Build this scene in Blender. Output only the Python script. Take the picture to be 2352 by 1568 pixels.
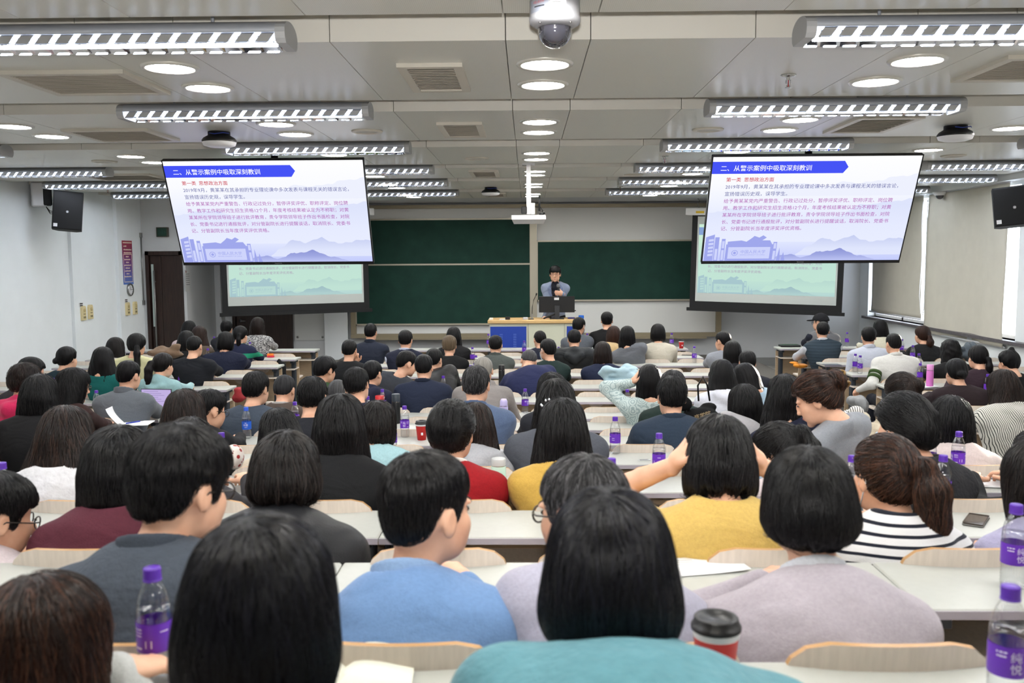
import bpy, math, random
import numpy as np
from mathutils import Vector, Matrix

# ---------------------------------------------------------------- camera, world, sun, exposure
for _o in list(bpy.data.objects):
    bpy.data.objects.remove(_o)
SC = bpy.context.scene
COL = SC.collection
FPX, IW, IH = 2100.0, 2352.0, 1568.0
CAM = np.array([0.0, 0.0, 2.15])
YAW = math.atan((1212 - IW / 2) / FPX)          # optical axis a little to the left of the room axis
PITCH = math.atan((IH / 2 - 590) / FPX)         # looking slightly down
ROLL = math.radians(0.35)
fwd = np.array([-math.sin(YAW) * math.cos(PITCH), math.cos(YAW) * math.cos(PITCH), -math.sin(PITCH)])
rgt0 = np.cross(fwd, [0, 0, 1.0]); rgt0 /= np.linalg.norm(rgt0)
up0 = np.cross(rgt0, fwd)
rgt = rgt0 * math.cos(ROLL) - up0 * math.sin(ROLL)
upv = up0 * math.cos(ROLL) + rgt0 * math.sin(ROLL)
cam = bpy.data.cameras.new('camera')
cam.sensor_width = 36.0
cam.lens = 36.0 * FPX / IW
cam.clip_start = 0.05
cam.dof.use_dof = True
cam.dof.focus_distance = 8.0
cam.dof.aperture_fstop = 5.0
cam_o = bpy.data.objects.new('camera', cam)
COL.objects.link(cam_o)
M4 = Matrix(((rgt[0], upv[0], -fwd[0], CAM[0]), (rgt[1], upv[1], -fwd[1], CAM[1]), (rgt[2], upv[2], -fwd[2], CAM[2]), (0, 0, 0, 1)))
cam_o.matrix_world = M4
SC.camera = cam_o

SC.view_settings.view_transform = 'Standard'
SC.view_settings.look = 'None'
SC.view_settings.gamma = 1.0
SC.view_settings.use_curve_mapping = False
SC.view_settings.exposure = 0.22
SC.cycles.use_denoising = True
SC.cycles.use_adaptive_sampling = True
SC.cycles.adaptive_threshold = 0.06
SC.cycles.use_light_tree = False
SC.cycles.max_bounces = 5
SC.cycles.diffuse_bounces = 3
SC.cycles.glossy_bounces = 3
SC.cycles.transmission_bounces = 6
SC.cycles.transparent_max_bounces = 12
SC.cycles.caustics_reflective = False
SC.cycles.caustics_refractive = False
SC.cycles.sample_clamp_indirect = 8.0

world = bpy.data.worlds.new('world')
SC.world = world
world.use_nodes = True
world.node_tree.nodes['Background'].inputs[0].default_value = (0.80, 0.88, 1.0, 1)
world.node_tree.nodes['Background'].inputs[1].default_value = 5.0

sun = bpy.data.lights.new('sun', 'SUN')
sun.energy = 8.0
sun.angle = math.radians(0.6)
sun.color = (1.0, 0.93, 0.82)
sun_o = bpy.data.objects.new('sun', sun)
COL.objects.link(sun_o)
sun_o.rotation_euler = Vector((-1.0, -0.97, -0.22)).to_track_quat('-Z', 'Y').to_euler()

flash = bpy.data.lights.new('camera_flash', 'SPOT')   # the photographer's flash, just above the lens, head tilted up
flash.energy = 420.0
flash.spot_size = math.radians(125); flash.spot_blend = 1.0
flash.shadow_soft_size = 0.04
flash.color = (1.0, 0.97, 0.93)
flash_o = bpy.data.objects.new('camera_flash', flash)
COL.objects.link(flash_o)
flash_o.location = (0.0, -0.02, 2.30)
flash_o.rotation_euler = Vector((0, 1.0, 0.62)).to_track_quat('-Z', 'Y').to_euler()

DOWNLIGHT_E, TUBE_E, TV_E, PROJ_E = 60.0, 30.0, 0.86, 0.40

# ---------------------------------------------------------------- helpers
def P(px, py, Y):
    """world point seen at pixel (px, py) at depth Y"""
    d = fwd + rgt * ((px - IW / 2) / FPX) + upv * ((IH / 2 - py) / FPX)
    t = (Y - CAM[1]) / d[1]
    return CAM + d * t

def PZ(px, py, Z):
    d = fwd + rgt * ((px - IW / 2) / FPX) + upv * ((IH / 2 - py) / FPX)
    t = (Z - CAM[2]) / d[2]
    return CAM + d * t

def lin(c):
    return tuple((v / 255 / 12.92 if v / 255 <= 0.04045 else ((v / 255 + 0.055) / 1.055) ** 2.4) for v in c)

MATS = {}
def new_mat(name):
    m = bpy.data.materials.new(name)
    m.use_nodes = True
    nt = m.node_tree
    return m, nt, nt.nodes['Principled BSDF'], nt.nodes, nt.links

def mat(name, rgb=(200, 200, 200), rough=0.6, metal=0.0, spec=0.5, emit=None, estr=0.0, noise=0.0, nscale=20.0, bump=0.0, bscale=80.0, stretch=None, alpha=1.0, trans=0.0, ior=1.45, sheen=0.0, coat=0.0):
    if name in MATS:
        return MATS[name]
    m, nt, b, N, L = new_mat(name)
    c = lin(rgb)
    b.inputs['Base Color'].default_value = (*c, 1)
    b.inputs['Roughness'].default_value = rough
    b.inputs['Metallic'].default_value = metal
    b.inputs['Specular IOR Level'].default_value = spec
    b.inputs['Transmission Weight'].default_value = trans
    b.inputs['IOR'].default_value = ior
    if sheen:
        b.inputs['Sheen Weight'].default_value = sheen
        b.inputs['Sheen Roughness'].default_value = 0.4
    if coat:
        b.inputs['Coat Weight'].default_value = coat
    if emit is not None:
        b.inputs['Emission Color'].default_value = (*lin(emit), 1)
        b.inputs['Emission Strength'].default_value = estr
    if noise or bump:
        tc = N.new('ShaderNodeTexCoord'); mp = N.new('ShaderNodeMapping')
        L.new(tc.outputs['Object'], mp.inputs[0])
        if stretch:
            mp.inputs['Scale'].default_value = stretch
        if noise:
            nz = N.new('ShaderNodeTexNoise'); nz.inputs['Scale'].default_value = nscale; nz.inputs['Detail'].default_value = 4
            L.new(mp.outputs[0], nz.inputs['Vector'])
            r = N.new('ShaderNodeValToRGB')
            r.color_ramp.elements[0].position = 0.3; r.color_ramp.elements[1].position = 0.7
            r.color_ramp.elements[0].color = (*[max(0, v * (1 - noise)) for v in c], 1)
            r.color_ramp.elements[1].color = (*[min(1, v * (1 + noise)) for v in c], 1)
            L.new(nz.outputs[0], r.inputs[0]); L.new(r.outputs[0], b.inputs['Base Color'])
        if bump:
            n2 = N.new('ShaderNodeTexNoise'); n2.inputs['Scale'].default_value = bscale; n2.inputs['Detail'].default_value = 3
            L.new(mp.outputs[0], n2.inputs['Vector'])
            bp = N.new('ShaderNodeBump'); bp.inputs['Strength'].default_value = bump; bp.inputs['Distance'].default_value = 0.01
            L.new(n2.outputs[0], bp.inputs['Height']); L.new(bp.outputs[0], b.inputs['Normal'])
    MATS[name] = m
    return m

def emission(name, rgb, strength, sampling='NONE'):
    if name in MATS:
        return MATS[name]
    m, nt, b, N, L = new_mat(name)
    m.cycles.emission_sampling = sampling
    e = N.new('ShaderNodeEmission'); e.inputs[0].default_value = (*lin(rgb), 1); e.inputs[1].default_value = strength
    L.new(e.outputs[0], N['Material Output'].inputs[0]); N.remove(b)
    MATS[name] = m
    return m

class MB:
    """collects vertices and faces of one mesh"""
    def __init__(s):
        s.v, s.f, s.sm, s.mi = [], [], [], []
    def add(s, vs, fs, smooth=False, mi=0):
        n = len(s.v)
        s.v += [tuple(map(float, p)) for p in vs]
        s.f += [tuple(i + n for i in f) for f in fs]
        s.sm += [smooth] * len(fs); s.mi += [mi] * len(fs)
        return s
    def box(s, x0, x1, y0, y1, z0, z1, mi=0, R=None, o=None):
        vs = [(x, y, z) for x in (x0, x1) for y in (y0, y1) for z in (z0, z1)]
        if R is not None:
            vs = [tuple(np.array(R) @ np.array(p) + (np.array(o) if o is not None else 0)) for p in vs]
        return s.add(vs, [(0, 1, 3, 2), (4, 6, 7, 5), (0, 4, 5, 1), (2, 3, 7, 6), (0, 2, 6, 4), (1, 5, 7, 3)], mi=mi)
    def rbox(s, x0, x1, y0, y1, z0, z1, r=0.005, mi=0):
        """box with chamfered vertical and horizontal edges (rounded in plan, 3 segments)"""
        n = 3
        ring = []
        for cx, cy, a0 in ((x1 - r, y1 - r, 0), (x0 + r, y1 - r, 90), (x0 + r, y0 + r, 180), (x1 - r, y0 + r, 270)):
            for i in range(n + 1):
                a = math.radians(a0 + 90 * i / n)
                ring.append((cx, cy, math.cos(a), math.sin(a)))
        vs = []
        for z, k in ((z0, 0.4), (z0 + r * .6, 1.0), (z1 - r * .6, 1.0), (z1, 0.4)):
            vs += [(cx + r * k * c, cy + r * k * sn, z) for cx, cy, c, sn in ring]
        m = len(ring); fs = []
        for l in range(3):
            fs += [(l * m + i, l * m + (i + 1) % m, (l + 1) * m + (i + 1) % m, (l + 1) * m + i) for i in range(m)]
        fs += [tuple(reversed(range(m))), tuple(range(3 * m, 4 * m))]
        return s.add(vs, fs, mi=mi)
    def lathe(s, prof, n=24, c=(0, 0, 0), smooth=True, mi=0, cap=True, R=None):
        vs, fs = [], []
        for r, z in prof:
            vs += [(r * math.cos(2 * math.pi * i / n), r * math.sin(2 * math.pi * i / n), z) for i in range(n)]
        for l in range(len(prof) - 1):
            fs += [(l * n + i, l * n + (i + 1) % n, (l + 1) * n + (i + 1) % n, (l + 1) * n + i) for i in range(n)]
        if cap:
            if prof[0][0] > 1e-5: fs.append(tuple(reversed(range(n))))
            if prof[-1][0] > 1e-5: fs.append(tuple(range((len(prof) - 1) * n, len(prof) * n)))
        vs = np.array(vs)
        if R is not None: vs = vs @ np.array(R).T
        return s.add(vs + np.array(c), fs, smooth, mi)
    def tube(s, pts, r, n=8, smooth=True, mi=0, closed=False):
        pts = [np.array(p, float) for p in pts]
        m = len(pts)
        rs = r if hasattr(r, '__len__') else [r] * m
        vs, fs = [], []
        up = np.array([0.03, 0.05, 1.0])
        for i, p in enumerate(pts):
            if closed: t = pts[(i + 1) % m] - pts[i - 1]
            else: t = pts[min(i + 1, m - 1)] - pts[max(i - 1, 0)]
            t = t / (np.linalg.norm(t) + 1e-9)
            a = np.cross(t, up)
            if np.linalg.norm(a) < 0.1: a = np.cross(t, [1, 0.1, 0])
            a /= np.linalg.norm(a); b = np.cross(t, a)
            vs += [p + rs[i] * (a * math.cos(2 * math.pi * k / n) + b * math.sin(2 * math.pi * k / n)) for k in range(n)]
        for l in range(m if closed else m - 1):
            l2 = (l + 1) % m
            fs += [(l * n + k, l2 * n + k, l2 * n + (k + 1) % n, l * n + (k + 1) % n) for k in range(n)]
        if not closed:
            fs += [tuple(range(n)), tuple(reversed(range((m - 1) * n, m * n)))]
        return s.add(vs, fs, smooth, mi)
    def prism(s, poly, h0, h1, axis='z', mi=0, smooth=False):
        """polygon in the plane across `axis`, extruded h0..h1"""
        n = len(poly)
        def pt(a, b, h):
            return {'z': (a, b, h), 'y': (a, h, b), 'x': (h, a, b)}[axis]
        vs = [pt(a, b, h0) for a, b in poly] + [pt(a, b, h1) for a, b in poly]
        fs = [(i, (i + 1) % n, n + (i + 1) % n, n + i) for i in range(n)]
        s.add(vs, fs, smooth, mi)
        k = len(s.v) - 2 * n
        s.f += [tuple(k + i for i in reversed(range(n))), tuple(k + n + i for i in range(n))]
        s.sm += [False, False]; s.mi += [mi, mi]
        return s
    def mesh(s, name):
        me = bpy.data.meshes.new(name)
        me.from_pydata(s.v, [], s.f)
        me.polygons.foreach_set('use_smooth', s.sm)
        if any(s.mi): me.polygons.foreach_set('material_index', s.mi)
        me.update()
        fix_normals(me)
        return me

def fix_normals(me):
    import bmesh
    bm = bmesh.new(); bm.from_mesh(me)
    bmesh.ops.recalc_face_normals(bm, faces=bm.faces)
    bm.to_mesh(me); bm.free()

def link(name, data, parent=None, m=None, loc=None, rot=None):
    o = bpy.data.objects.new(name, data)
    COL.objects.link(o)
    if parent is not None: o.parent = parent
    if m is not None and data is not None:
        ms = m if isinstance(m, (list, tuple)) else [m]
        if len(data.materials) == 0:
            for x in ms: data.materials.append(x)
        else:
            for i, x in enumerate(ms):
                if data.materials[i] != x:
                    o.material_slots[i].link = 'OBJECT'; o.material_slots[i].material = x
    if loc is not None: o.location = loc
    if rot is not None: o.rotation_euler = rot
    return o

def obj(name, mb, m, parent=None, loc=None, rot=None):
    return link(name, mb.mesh(name), parent, m, loc, rot)

def tag(o, label, cat, group=None, kind=None):
    o['label'] = label; o['category'] = cat
    if group: o['group'] = group
    if kind: o['kind'] = kind
    return o

def thing(name, label, cat, loc=(0, 0, 0), rotz=0.0, group=None, rot=None):
    o = bpy.data.objects.new(name, None); COL.objects.link(o)
    o.empty_display_size = 0.1
    o.location = loc; o.rotation_euler = rot if rot is not None else (0, 0, rotz)
    return tag(o, label, cat, group)

def struct(name, mb, m, parent=None):
    o = obj(name, mb, m, parent)
    if parent is None: o['kind'] = 'structure'
    return o

def dup(root, loc=None, rotz=None, label=None, group=None):
    r = root.copy(); COL.objects.link(r)
    if loc is not None: r.location = loc
    if rotz is not None: r.rotation_euler = (0, 0, rotz)
    if label: r['label'] = label
    if group: r['group'] = group
    for ch in root.children:
        c = ch.copy(); COL.objects.link(c); c.parent = r
        for g in ch.children:
            e = g.copy(); COL.objects.link(e); e.parent = c
    return r

ORD = ['first', 'second', 'third', 'fourth', 'fifth', 'sixth', 'seventh', 'eighth', 'ninth', 'tenth', 'eleventh', 'twelfth', 'thirteenth', 'fourteenth', 'fifteenth', 'sixteenth']

_TXT = {}
def text_mesh(s, size=1.0, align='LEFT', bold=0.0, xscale=1.0):
    """flat lettering as a mesh, baseline at y=0, in the xy plane"""
    key = (s, size, align, bold, xscale)
    if key in _TXT: return _TXT[key]
    c = bpy.data.curves.new('lettering', 'FONT')
    c.body = s; c.size = size; c.align_x = align; c.resolution_u = 2
    if bold: c.offset = bold
    o = bpy.data.objects.new('lettering', c); COL.objects.link(o)
    dg = bpy.context.evaluated_depsgraph_get()
    me = bpy.data.meshes.new_from_object(o.evaluated_get(dg))
    COL.objects.unlink(o); bpy.data.objects.remove(o); bpy.data.curves.remove(c)
    if xscale != 1.0:
        me.transform(Matrix.Diagonal((xscale, 1, 1, 1)))
    _TXT[key] = me
    return me

def text_fit(s, width, height=None, align='LEFT', bold=0.0):
    """lettering scaled to a given width (and optional glyph height)"""
    me = text_mesh(s, 1.0, align, bold).copy()
    co = np.empty(len(me.vertices) * 3); me.vertices.foreach_get('co', co); co = co.reshape(-1, 3)
    w = co[:, 0].max() - co[:, 0].min()
    k = width / w
    ky = k if height is None else height / (co[:, 1].max() - co[:, 1].min())
    co[:, 0] *= k; co[:, 1] *= ky
    me.vertices.foreach_set('co', co.ravel()); me.update()
    return me
# ---------------------------------------------------------------- the room
XL, XR, YF, YB = -6.9, 6.46, 17.9, -2.2
ZC = 3.19                         # underside of the ceiling panels
ROW_D = [1.72, 2.50, 3.44, 4.38, 5.33, 6.28, 7.23, 8.18, 9.10, 10.0, 11.0, 12.0, 12.9]     # chair-back distances, row 0 is the rear row in view
ROW_F = [.617, .547, .431, .342, .251, .163, .082, 0, 0, 0, 0, 0, 0]
REAR_D, REAR_F = 0.82, 0.70       # one more row, whose occupants fill the bottom edge

M_wall = mat('wall_paint', (236, 241, 244), 0.85, noise=0.02, nscale=3, bump=0.04, bscale=250)
M_wallg = mat('wall_paint_grey', (206, 208, 210), 0.85, noise=0.02, nscale=3)
M_floor = mat('floor_terrazzo', (150, 147, 142), 0.55, noise=0.25, nscale=160)
M_riser = mat('floor_riser', (96, 92, 88), 0.7, noise=0.15, nscale=60)
M_recess = mat('recess_paint', (150, 138, 112), 0.8)
M_steel = mat('steel', (150, 150, 148), 0.35, metal=0.9)
M_base = mat('baseboard_steel', (150, 151, 150), 0.4, metal=0.6)
M_dwood = mat('dark_wood', (44, 28, 22), 0.4, noise=0.35, nscale=6, stretch=(8, 8, .7))
M_black = mat('black_plastic', (14, 14, 16), 0.4)
M_matblack = mat('matte_black', (20, 21, 23), 0.75)
M_white = mat('white_plastic', (232, 233, 235), 0.4)
M_cream = mat('cream_plastic', (222, 207, 160), 0.45)

# perforated metal ceiling tray
M_ceil, nt, b, N, L = new_mat('ceiling_metal')
b.inputs['Roughness'].default_value = 0.34
b.inputs['Metallic'].default_value = 0.0; b.inputs['Specular IOR Level'].default_value = 0.8
tc = N.new('ShaderNodeTexCoord'); vo = N.new('ShaderNodeTexVoronoi'); vo.inputs['Scale'].default_value = 120; vo.inputs['Randomness'].default_value = 0
L.new(tc.outputs['Object'], vo.inputs['Vector'])
rp = N.new('ShaderNodeValToRGB'); rp.color_ramp.elements[0].position = 0.18; rp.color_ramp.elements[1].position = 0.26
rp.color_ramp.elements[0].color = (*lin((188, 188, 180)), 1); rp.color_ramp.elements[1].color = (*lin((218, 218, 210)), 1)
L.new(vo.outputs['Distance'], rp.inputs[0])
ge = N.new('ShaderNodeNewGeometry'); sz = N.new('ShaderNodeSeparateXYZ'); L.new(ge.outputs['Normal'], sz.inputs[0])
ab = N.new('ShaderNodeMath'); ab.operation = 'ABSOLUTE'; L.new(sz.outputs[2], ab.inputs[0])
mxc = N.new('ShaderNodeMix'); mxc.data_type = 'RGBA'; mxc.inputs['A'].default_value = (*lin((222, 220, 212)), 1); L.new(ab.outputs[0], mxc.inputs['Factor']); L.new(rp.outputs[0], mxc.inputs['B']); L.new(mxc.outputs['Result'], b.inputs['Base Color'])

# floor: one slab for the front, a terrace for each rear row
m = MB(); m.box(XL - .3, XR + .3, ROW_D[7] - .27, YF + .2, -0.15, 0)
floor = struct('floor', m, M_floor)
for k in range(7):
    m = MB(); m.box(XL - .3, XR + .3, ROW_D[k] - .27, ROW_D[k + 1] - .27, -0.15, ROW_F[k])
    struct('terrace', m, M_floor, floor)
    m = MB(); m.box(XL - .3, XR + .3, ROW_D[k + 1] - .275, ROW_D[k + 1] - .235, ROW_F[k] - .012, ROW_F[k] + .003)
    struct('step_nosing', m, M_riser, floor)
m = MB(); m.box(XL - .3, XR + .3, YB - .2, ROW_D[0] - .27, -0.15, REAR_F)
struct('terrace', m, M_floor, floor)
m = MB(); m.box(-3.6, 4.2, 14.35, YF, 0, 0.22)
st = struct('floor_platform', m, M_riser)

# walls
m = MB()
m.box(XL - .2, XL, YB, 13.7, -0.1, 3.7)
m.box(XL - .2, XL + .05, 13.7, 14.5, -0.1, 3.7)
m.box(XL - .2, XL + .0, 14.5, 15.25, -0.1, 3.7)
m.box(XL - .2, XL + .06, 15.25, 16.2, -0.1, 3.7)
struct('wall_left', m, M_wall)
# left front block that holds the nearer dark door
DX0, DX1, DY = -6.78, -6.12, 16.2
m = MB()
m.box(XL, DX0, DY, DY + .15, 0, 3.7)
m.box(DX0, DX1 + .02, DY, DY + .15, 2.26, 3.7)
m.box(DX1, DX1 + .05, DY, YF, 0, 3.7)
struct('wall_left_front', m, M_wallg)
# front wall, with the opening of the second door
FX0, FX1 = -5.80, -4.62
m = MB()
m.box(XL - .2, FX0, YF, YF + .2, -0.1, 3.7)
m.box(FX0, FX1, YF, YF + .2, 2.2, 3.7)
m.box(FX1, XR + .2, YF, YF + .2, -0.1, 3.7)
struct('wall_front', m, M_wallg)
m = MB()
for x0, x1 in ((-5.42, -5.28), (-3.98, -3.5)):
    pass
m.box(-6.3 + .23, -6.3 + .34, YF - .22, YF, 0, ZC)
struct('trim_1', m, M_wallg)
m = MB(); m.box(-3.98, -3.52, YF - .10, YF, 0, ZC)
struct('trim_2', m, M_wall)
m = MB(); m.box(FX1, -3.98, YF - .02, YF, 0, .16); m.box(-3.98, -3.52, YF - .12, YF - .10, 0, .16); m.box(3.9, XR, YF - .02, YF, 0, .16)
struct('baseboard_front', m, M_base)
m = MB(); m.box(XL, XL + .012, YB, 16.2, 0, .14)
struct('baseboard_left', m, M_base)
m = MB(); m.box(XL - .2, XR + .2, YB - .2, YB, -0.1, 3.7)
struct('wall_back', m, M_wall)

# right wall with window openings (z 1.0 .. 3.05)
WZ0, WZ1 = 1.0, 3.06
WINS = [(14.86, 17.45), (12.18, 14.80), (8.4, 11.5), (5.4, 8.0), (2.1, 4.7)]
m = MB()
m.box(XR, XR + .25, YB, YF + .2, -0.1, WZ0)
m.box(XR, XR + .25, YB, YF + .2, WZ1, 3.7)
ys = [YB] + [v for w in sorted(WINS) for v in w] + [YF + .2]
for i in range(0, len(ys), 2):
    m.box(XR, XR + .25, ys[i], ys[i + 1], WZ0, WZ1)
struct('wall_right', m, M_wall)
M_glass, nt, b, N, L = new_mat('window_glass')
tr = N.new('ShaderNodeBsdfTransparent'); gl = N.new('ShaderNodeBsdfGlossy'); gl.inputs['Roughness'].default_value = 0.02
mx = N.new('ShaderNodeMixShader'); mx.inputs[0].default_value = 0.07
L.new(tr.outputs[0], mx.inputs[1]); L.new(gl.outputs[0], mx.inputs[2]); L.new(mx.outputs[0], N['Material Output'].inputs[0]); N.remove(b)
M_alu = mat('window_aluminium', (205, 207, 212), 0.4, metal=0.3)
for i, (a, c) in enumerate(WINS):
    m = MB()
    x0, x1 = XR + .13, XR + .18
    m.box(x0, x1, a, a + .05, WZ0, WZ1); m.box(x0, x1, c - .05, c, WZ0, WZ1)
    m.box(x0, x1, a, c, WZ0, WZ0 + .05); m.box(x0, x1, a, c, WZ1 - .05, WZ1)
    m.box(x0, x1, (a + c) / 2 - .03, (a + c) / 2 + .03, WZ0, WZ1)
    w = struct('window_%d' % (i + 1), m, M_alu)
    for y0, y1 in ((a + .05, (a + c) / 2 - .03), ((a + c) / 2 + .03, c - .05)):
        g = MB(); g.box(XR + .15, XR + .155, y0, y1, WZ0 + .05, WZ1 - .05)
        struct('pane', g, M_glass, w)
m = MB(); m.box(XR - .10, XR + .13, 1.5, 17.5, WZ0 - .045, WZ0)
struct('trim_3', m, mat('sill_stone', (92, 88, 92), 0.45, noise=0.2, nscale=30))

# roller blinds, slightly wavy fabric
M_blind = mat('blind_fabric', (206, 202, 190), 0.9, noise=0.03, nscale=5, bump=0.08, bscale=300)
def blind(y0, y1, zb, seed, where, wave=0.035, bar=True):
    rs = np.random.RandomState(seed)
    t = thing('roller_blind', 'warm grey fabric roller blind ' + where, 'blind', (XR - .03, (y0 + y1) / 2, zb), group='roller blinds on the window wall')
    ny, nz = 26, 30
    vs, fs = [], []
    ph = rs.rand(4) * 6.28
    for j in range(nz + 1):
        v = j / nz
        z = (3.12 - zb) * v
        for i in range(ny + 1):
            u = i / ny
            y = (u - .5) * (y1 - y0)
            k = (1 - v) ** 0.7
            x = -wave * k * (math.sin(u * 7 + ph[0]) * .5 + math.sin(u * 13 + ph[1] + v * 2) * .3 + math.sin(u * 23 + v * 5 + ph[2]) * .15)
            edge = .05 * k * (abs(u - .5) * 2) ** 6
            yy = y + math.sin(v * 3.0 + ph[3]) * .012 * (1 if u > .5 else -1) * (abs(u - .5) * 2) ** 4 - np.sign(u - .5) * .04 * math.sin(min(1, v * 6) * math.pi * .5) * (abs(u - .5) * 2) ** 8
            vs.append((x - .02, yy, z))
    n = ny + 1
    for j in range(nz):
        for i in range(ny):
            fs.append((j * n + i, j * n + i + 1, (j + 1) * n + i + 1, (j + 1) * n + i))
    mm = MB(); mm.add(vs, fs, True)
    o = obj('fabric', mm, M_blind, t)
    md = o.modifiers.new('thick', 'SOLIDIFY'); md.thickness = 0.003
    if bar:
        b_ = MB(); b_.tube([(-.02, -(y1 - y0) / 2 + .01, 0), (-.02, (y1 - y0) / 2 - .01, 0)], .016, 8)
        obj('bottom_bar', b_, M_alu, t)
    r_ = MB(); r_.tube([(-.02, -(y1 - y0) / 2, 3.12 - zb), (-.02, (y1 - y0) / 2, 3.12 - zb)], .03, 10)
    obj('roller', r_, M_alu, t)
    return t
blind(14.99, 17.22, 1.10, 3, 'nearest the front corner, hanging just above the sill', .03)
blind(12.34, 14.86, 0.90, 5, 'second from the front, its hem below the sill', .06)
blind(8.6, 11.6, 0.92, 8, 'third from the front, beside the black loudspeaker', .05)
blind(5.25, 8.2, 0.92, 11, 'fourth from the front, level with the middle rows', .05)
blind(1.95, 4.9, 0.92, 12, 'furthest from the front, level with the rear rows', .05)
m = MB(); m.box(XR - .16, XR, YB, YF, 3.11, 3.4)
struct('trim_4', m, M_wall)

# ceiling: long trays with open slots between them
m = MB(); m.box(XL - .2, XR + .2, YB, YF + .2, 3.42, 3.6)
ceiling = struct('ceiling', m, M_recess)
BANDS = [(-2.2, -1.85), (-1.38, 0.27), (0.73, 1.93), (2.40, 4.03), (4.52, 6.17), (6.64, 8.27), (8.77, 10.40), (10.81, 12.20), (12.70, 14.18), (14.76, 16.30)]
BANDS[2] = (0.73, 1.95)
CUTS = [XL, -5.55, -4.24, -3.76, -2.19, -1.71, -.95, -.10, .31, 1.10, 1.87, 2.34, 3.78, 4.24, 5.4, XR - .16]
pan_cache = {}
for a, c in BANDS:
    for x0, x1 in zip(CUTS[:-1], CUTS[1:]):
        g = .0024
        key = (round(x1 - x0, 3), round(c - a, 3))
        if key not in pan_cache:
            w, l = (x1 - x0) / 2 - g, (c - a) / 2
            mb = MB(); mb.box(-w, w, -l, l, 0, .175)
            pan_cache[key] = mb.mesh('ceiling_panel')
        link('ceiling_panel', pan_cache[key], ceiling, M_ceil, ((x0 + x1) / 2, (a + c) / 2, ZC))
m = MB(); m.box(XL - .2, XR + .2, 16.30, YF + .2, ZC + .004, ZC + .2)
struct('ceiling_front_strip', m, M_wallg, ceiling)

# doors
def dark_door(name, x0, x1, y, z1, leaf_split, parent=None):
    m = MB()
    m.box(x0, x0 + .06, y - .03, y + .1, 0, z1); m.box(x1 - .06, x1, y - .03, y + .1, 0, z1); m.box(x0, x1, y - .03, y + .1, z1 - .07, z1)
    m.box(x0, x1, y + .075, y + .1, 0, z1)  # unseen backing added behind the leaves to stop sky light leaking through gaps
    d = struct(name, m, M_dwood)
    for a, c in leaf_split:
        l = MB(); l.rbox(a, c, y + .02, y + .065, 0.01, z1 - .075, .006)
        lf = struct('leaf', l, M_dwood, d)
    return d
d1 = dark_door('door_1', DX0, DX1, DY, 2.29, [(DX0 + .065, -6.52), (-6.515, DX1 - .065)])
m = MB(); m.box(-6.69, -6.65, DY + .005, DY + .022, .95, 2.06)
struct('vision_panel', m, mat('door_glass', (190, 205, 200), 0.15, spec=0.8), d1)
m = MB(); m.tube([(-6.63, DY - .03, .4), (-6.63, DY - .03, 1.95)], .014, 10); m.tube([(-6.63, DY - .03, .6), (-6.63, DY + .02, .6)], .01); m.tube([(-6.63, DY - .03, 1.75), (-6.63, DY + .02, 1.75)], .01)
struct('pull_bar', m, M_steel, d1)
d2 = dark_door('door_2', FX0, FX1, YF - .04, 2.2, [(FX0 + .065, -5.21), (-5.205, FX1 - .065)])
m = MB(); hx, hy, hz = P(551, 737, YF - .05)
m.lathe([(0, 0), (.03, .002), (.03, .015), (0, .018)], 14, (hx, hy + .03, hz), R=[[1, 0, 0], [0, 0, -1], [0, 1, 0]])
m.tube([(hx, hy - .01, hz), (hx + .02, hy - .03, hz), (hx + .12, hy - .03, hz)], .011)
struct('lever_handle', m, M_steel, d2)
# ---------------------------------------------------------------- ceiling fittings
M_disc = emission('downlight_disc', (255, 252, 246), DOWNLIGHT_E, 'FRONT')
M_rim = mat('downlight_rim', (214, 212, 204), 0.35, metal=0.3)
M_fix = mat('fixture_grey', (176, 181, 190), 0.42, metal=0.25)
M_fixcap = mat('fixture_cap', (172, 174, 176), 0.5)
M_louver = mat('louver_aluminium', (235, 238, 246), 0.09, metal=1.0)
M_tube = emission('fluorescent_tube', (236, 244, 255), TUBE_E, 'FRONT')
M_vent = mat('vent_frame', (205, 200, 188), 0.45)
M_ventin = mat('vent_inside', (120, 116, 108), 0.7)
M_slat = mat('vent_slat', (186, 180, 168), 0.5)
M_chrome = mat('chrome', (200, 200, 200), 0.12, metal=1.0)

rim_mb = MB(); rim_mb.lathe([(.126, -.004), (.130, -.012), (.150, -.012), (.155, 0), (.155, .012), (.126, .012), (.126, -.004)], 32, cap=False)
rim_me = rim_mb.mesh('rim')
disc_me = bpy.data.meshes.new('diffuser')
_n = 20
disc_me.from_pydata([(.127 * math.cos(-2 * math.pi * i / _n), .127 * math.sin(-2 * math.pi * i / _n), -.006) for i in range(_n)], [], [tuple(range(_n))]); disc_me.update()
COLS = [(-6.0, 'second column from the left wall' ), (-4.0, 'outer left column'), (-1.94, 'inner left column'), (.10, 'centre column'), (2.10, 'inner right column'), (4.0, 'outer right column')]
for bi, (a, c) in enumerate(BANDS):
    if bi < 2: continue
    for X, cn in COLS:
        if X < -5 : continue
        for j, t in enumerate((.33, .69)):
            y = a + (c - a) * t
            if y < 1.0: continue
            n = bi - 3
            lab = 'round white downlight, %s, %s ceiling bay from the front, %s of its pair' % (cn, ORD[9 - bi], ('rear' if j == 0 else 'front'))
            t_ = thing('downlight', lab, 'ceiling light', (X, y, ZC), group='recessed round downlights')
            link('rim', rim_me, t_, M_rim); link('diffuser', disc_me, t_, M_disc)

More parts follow.
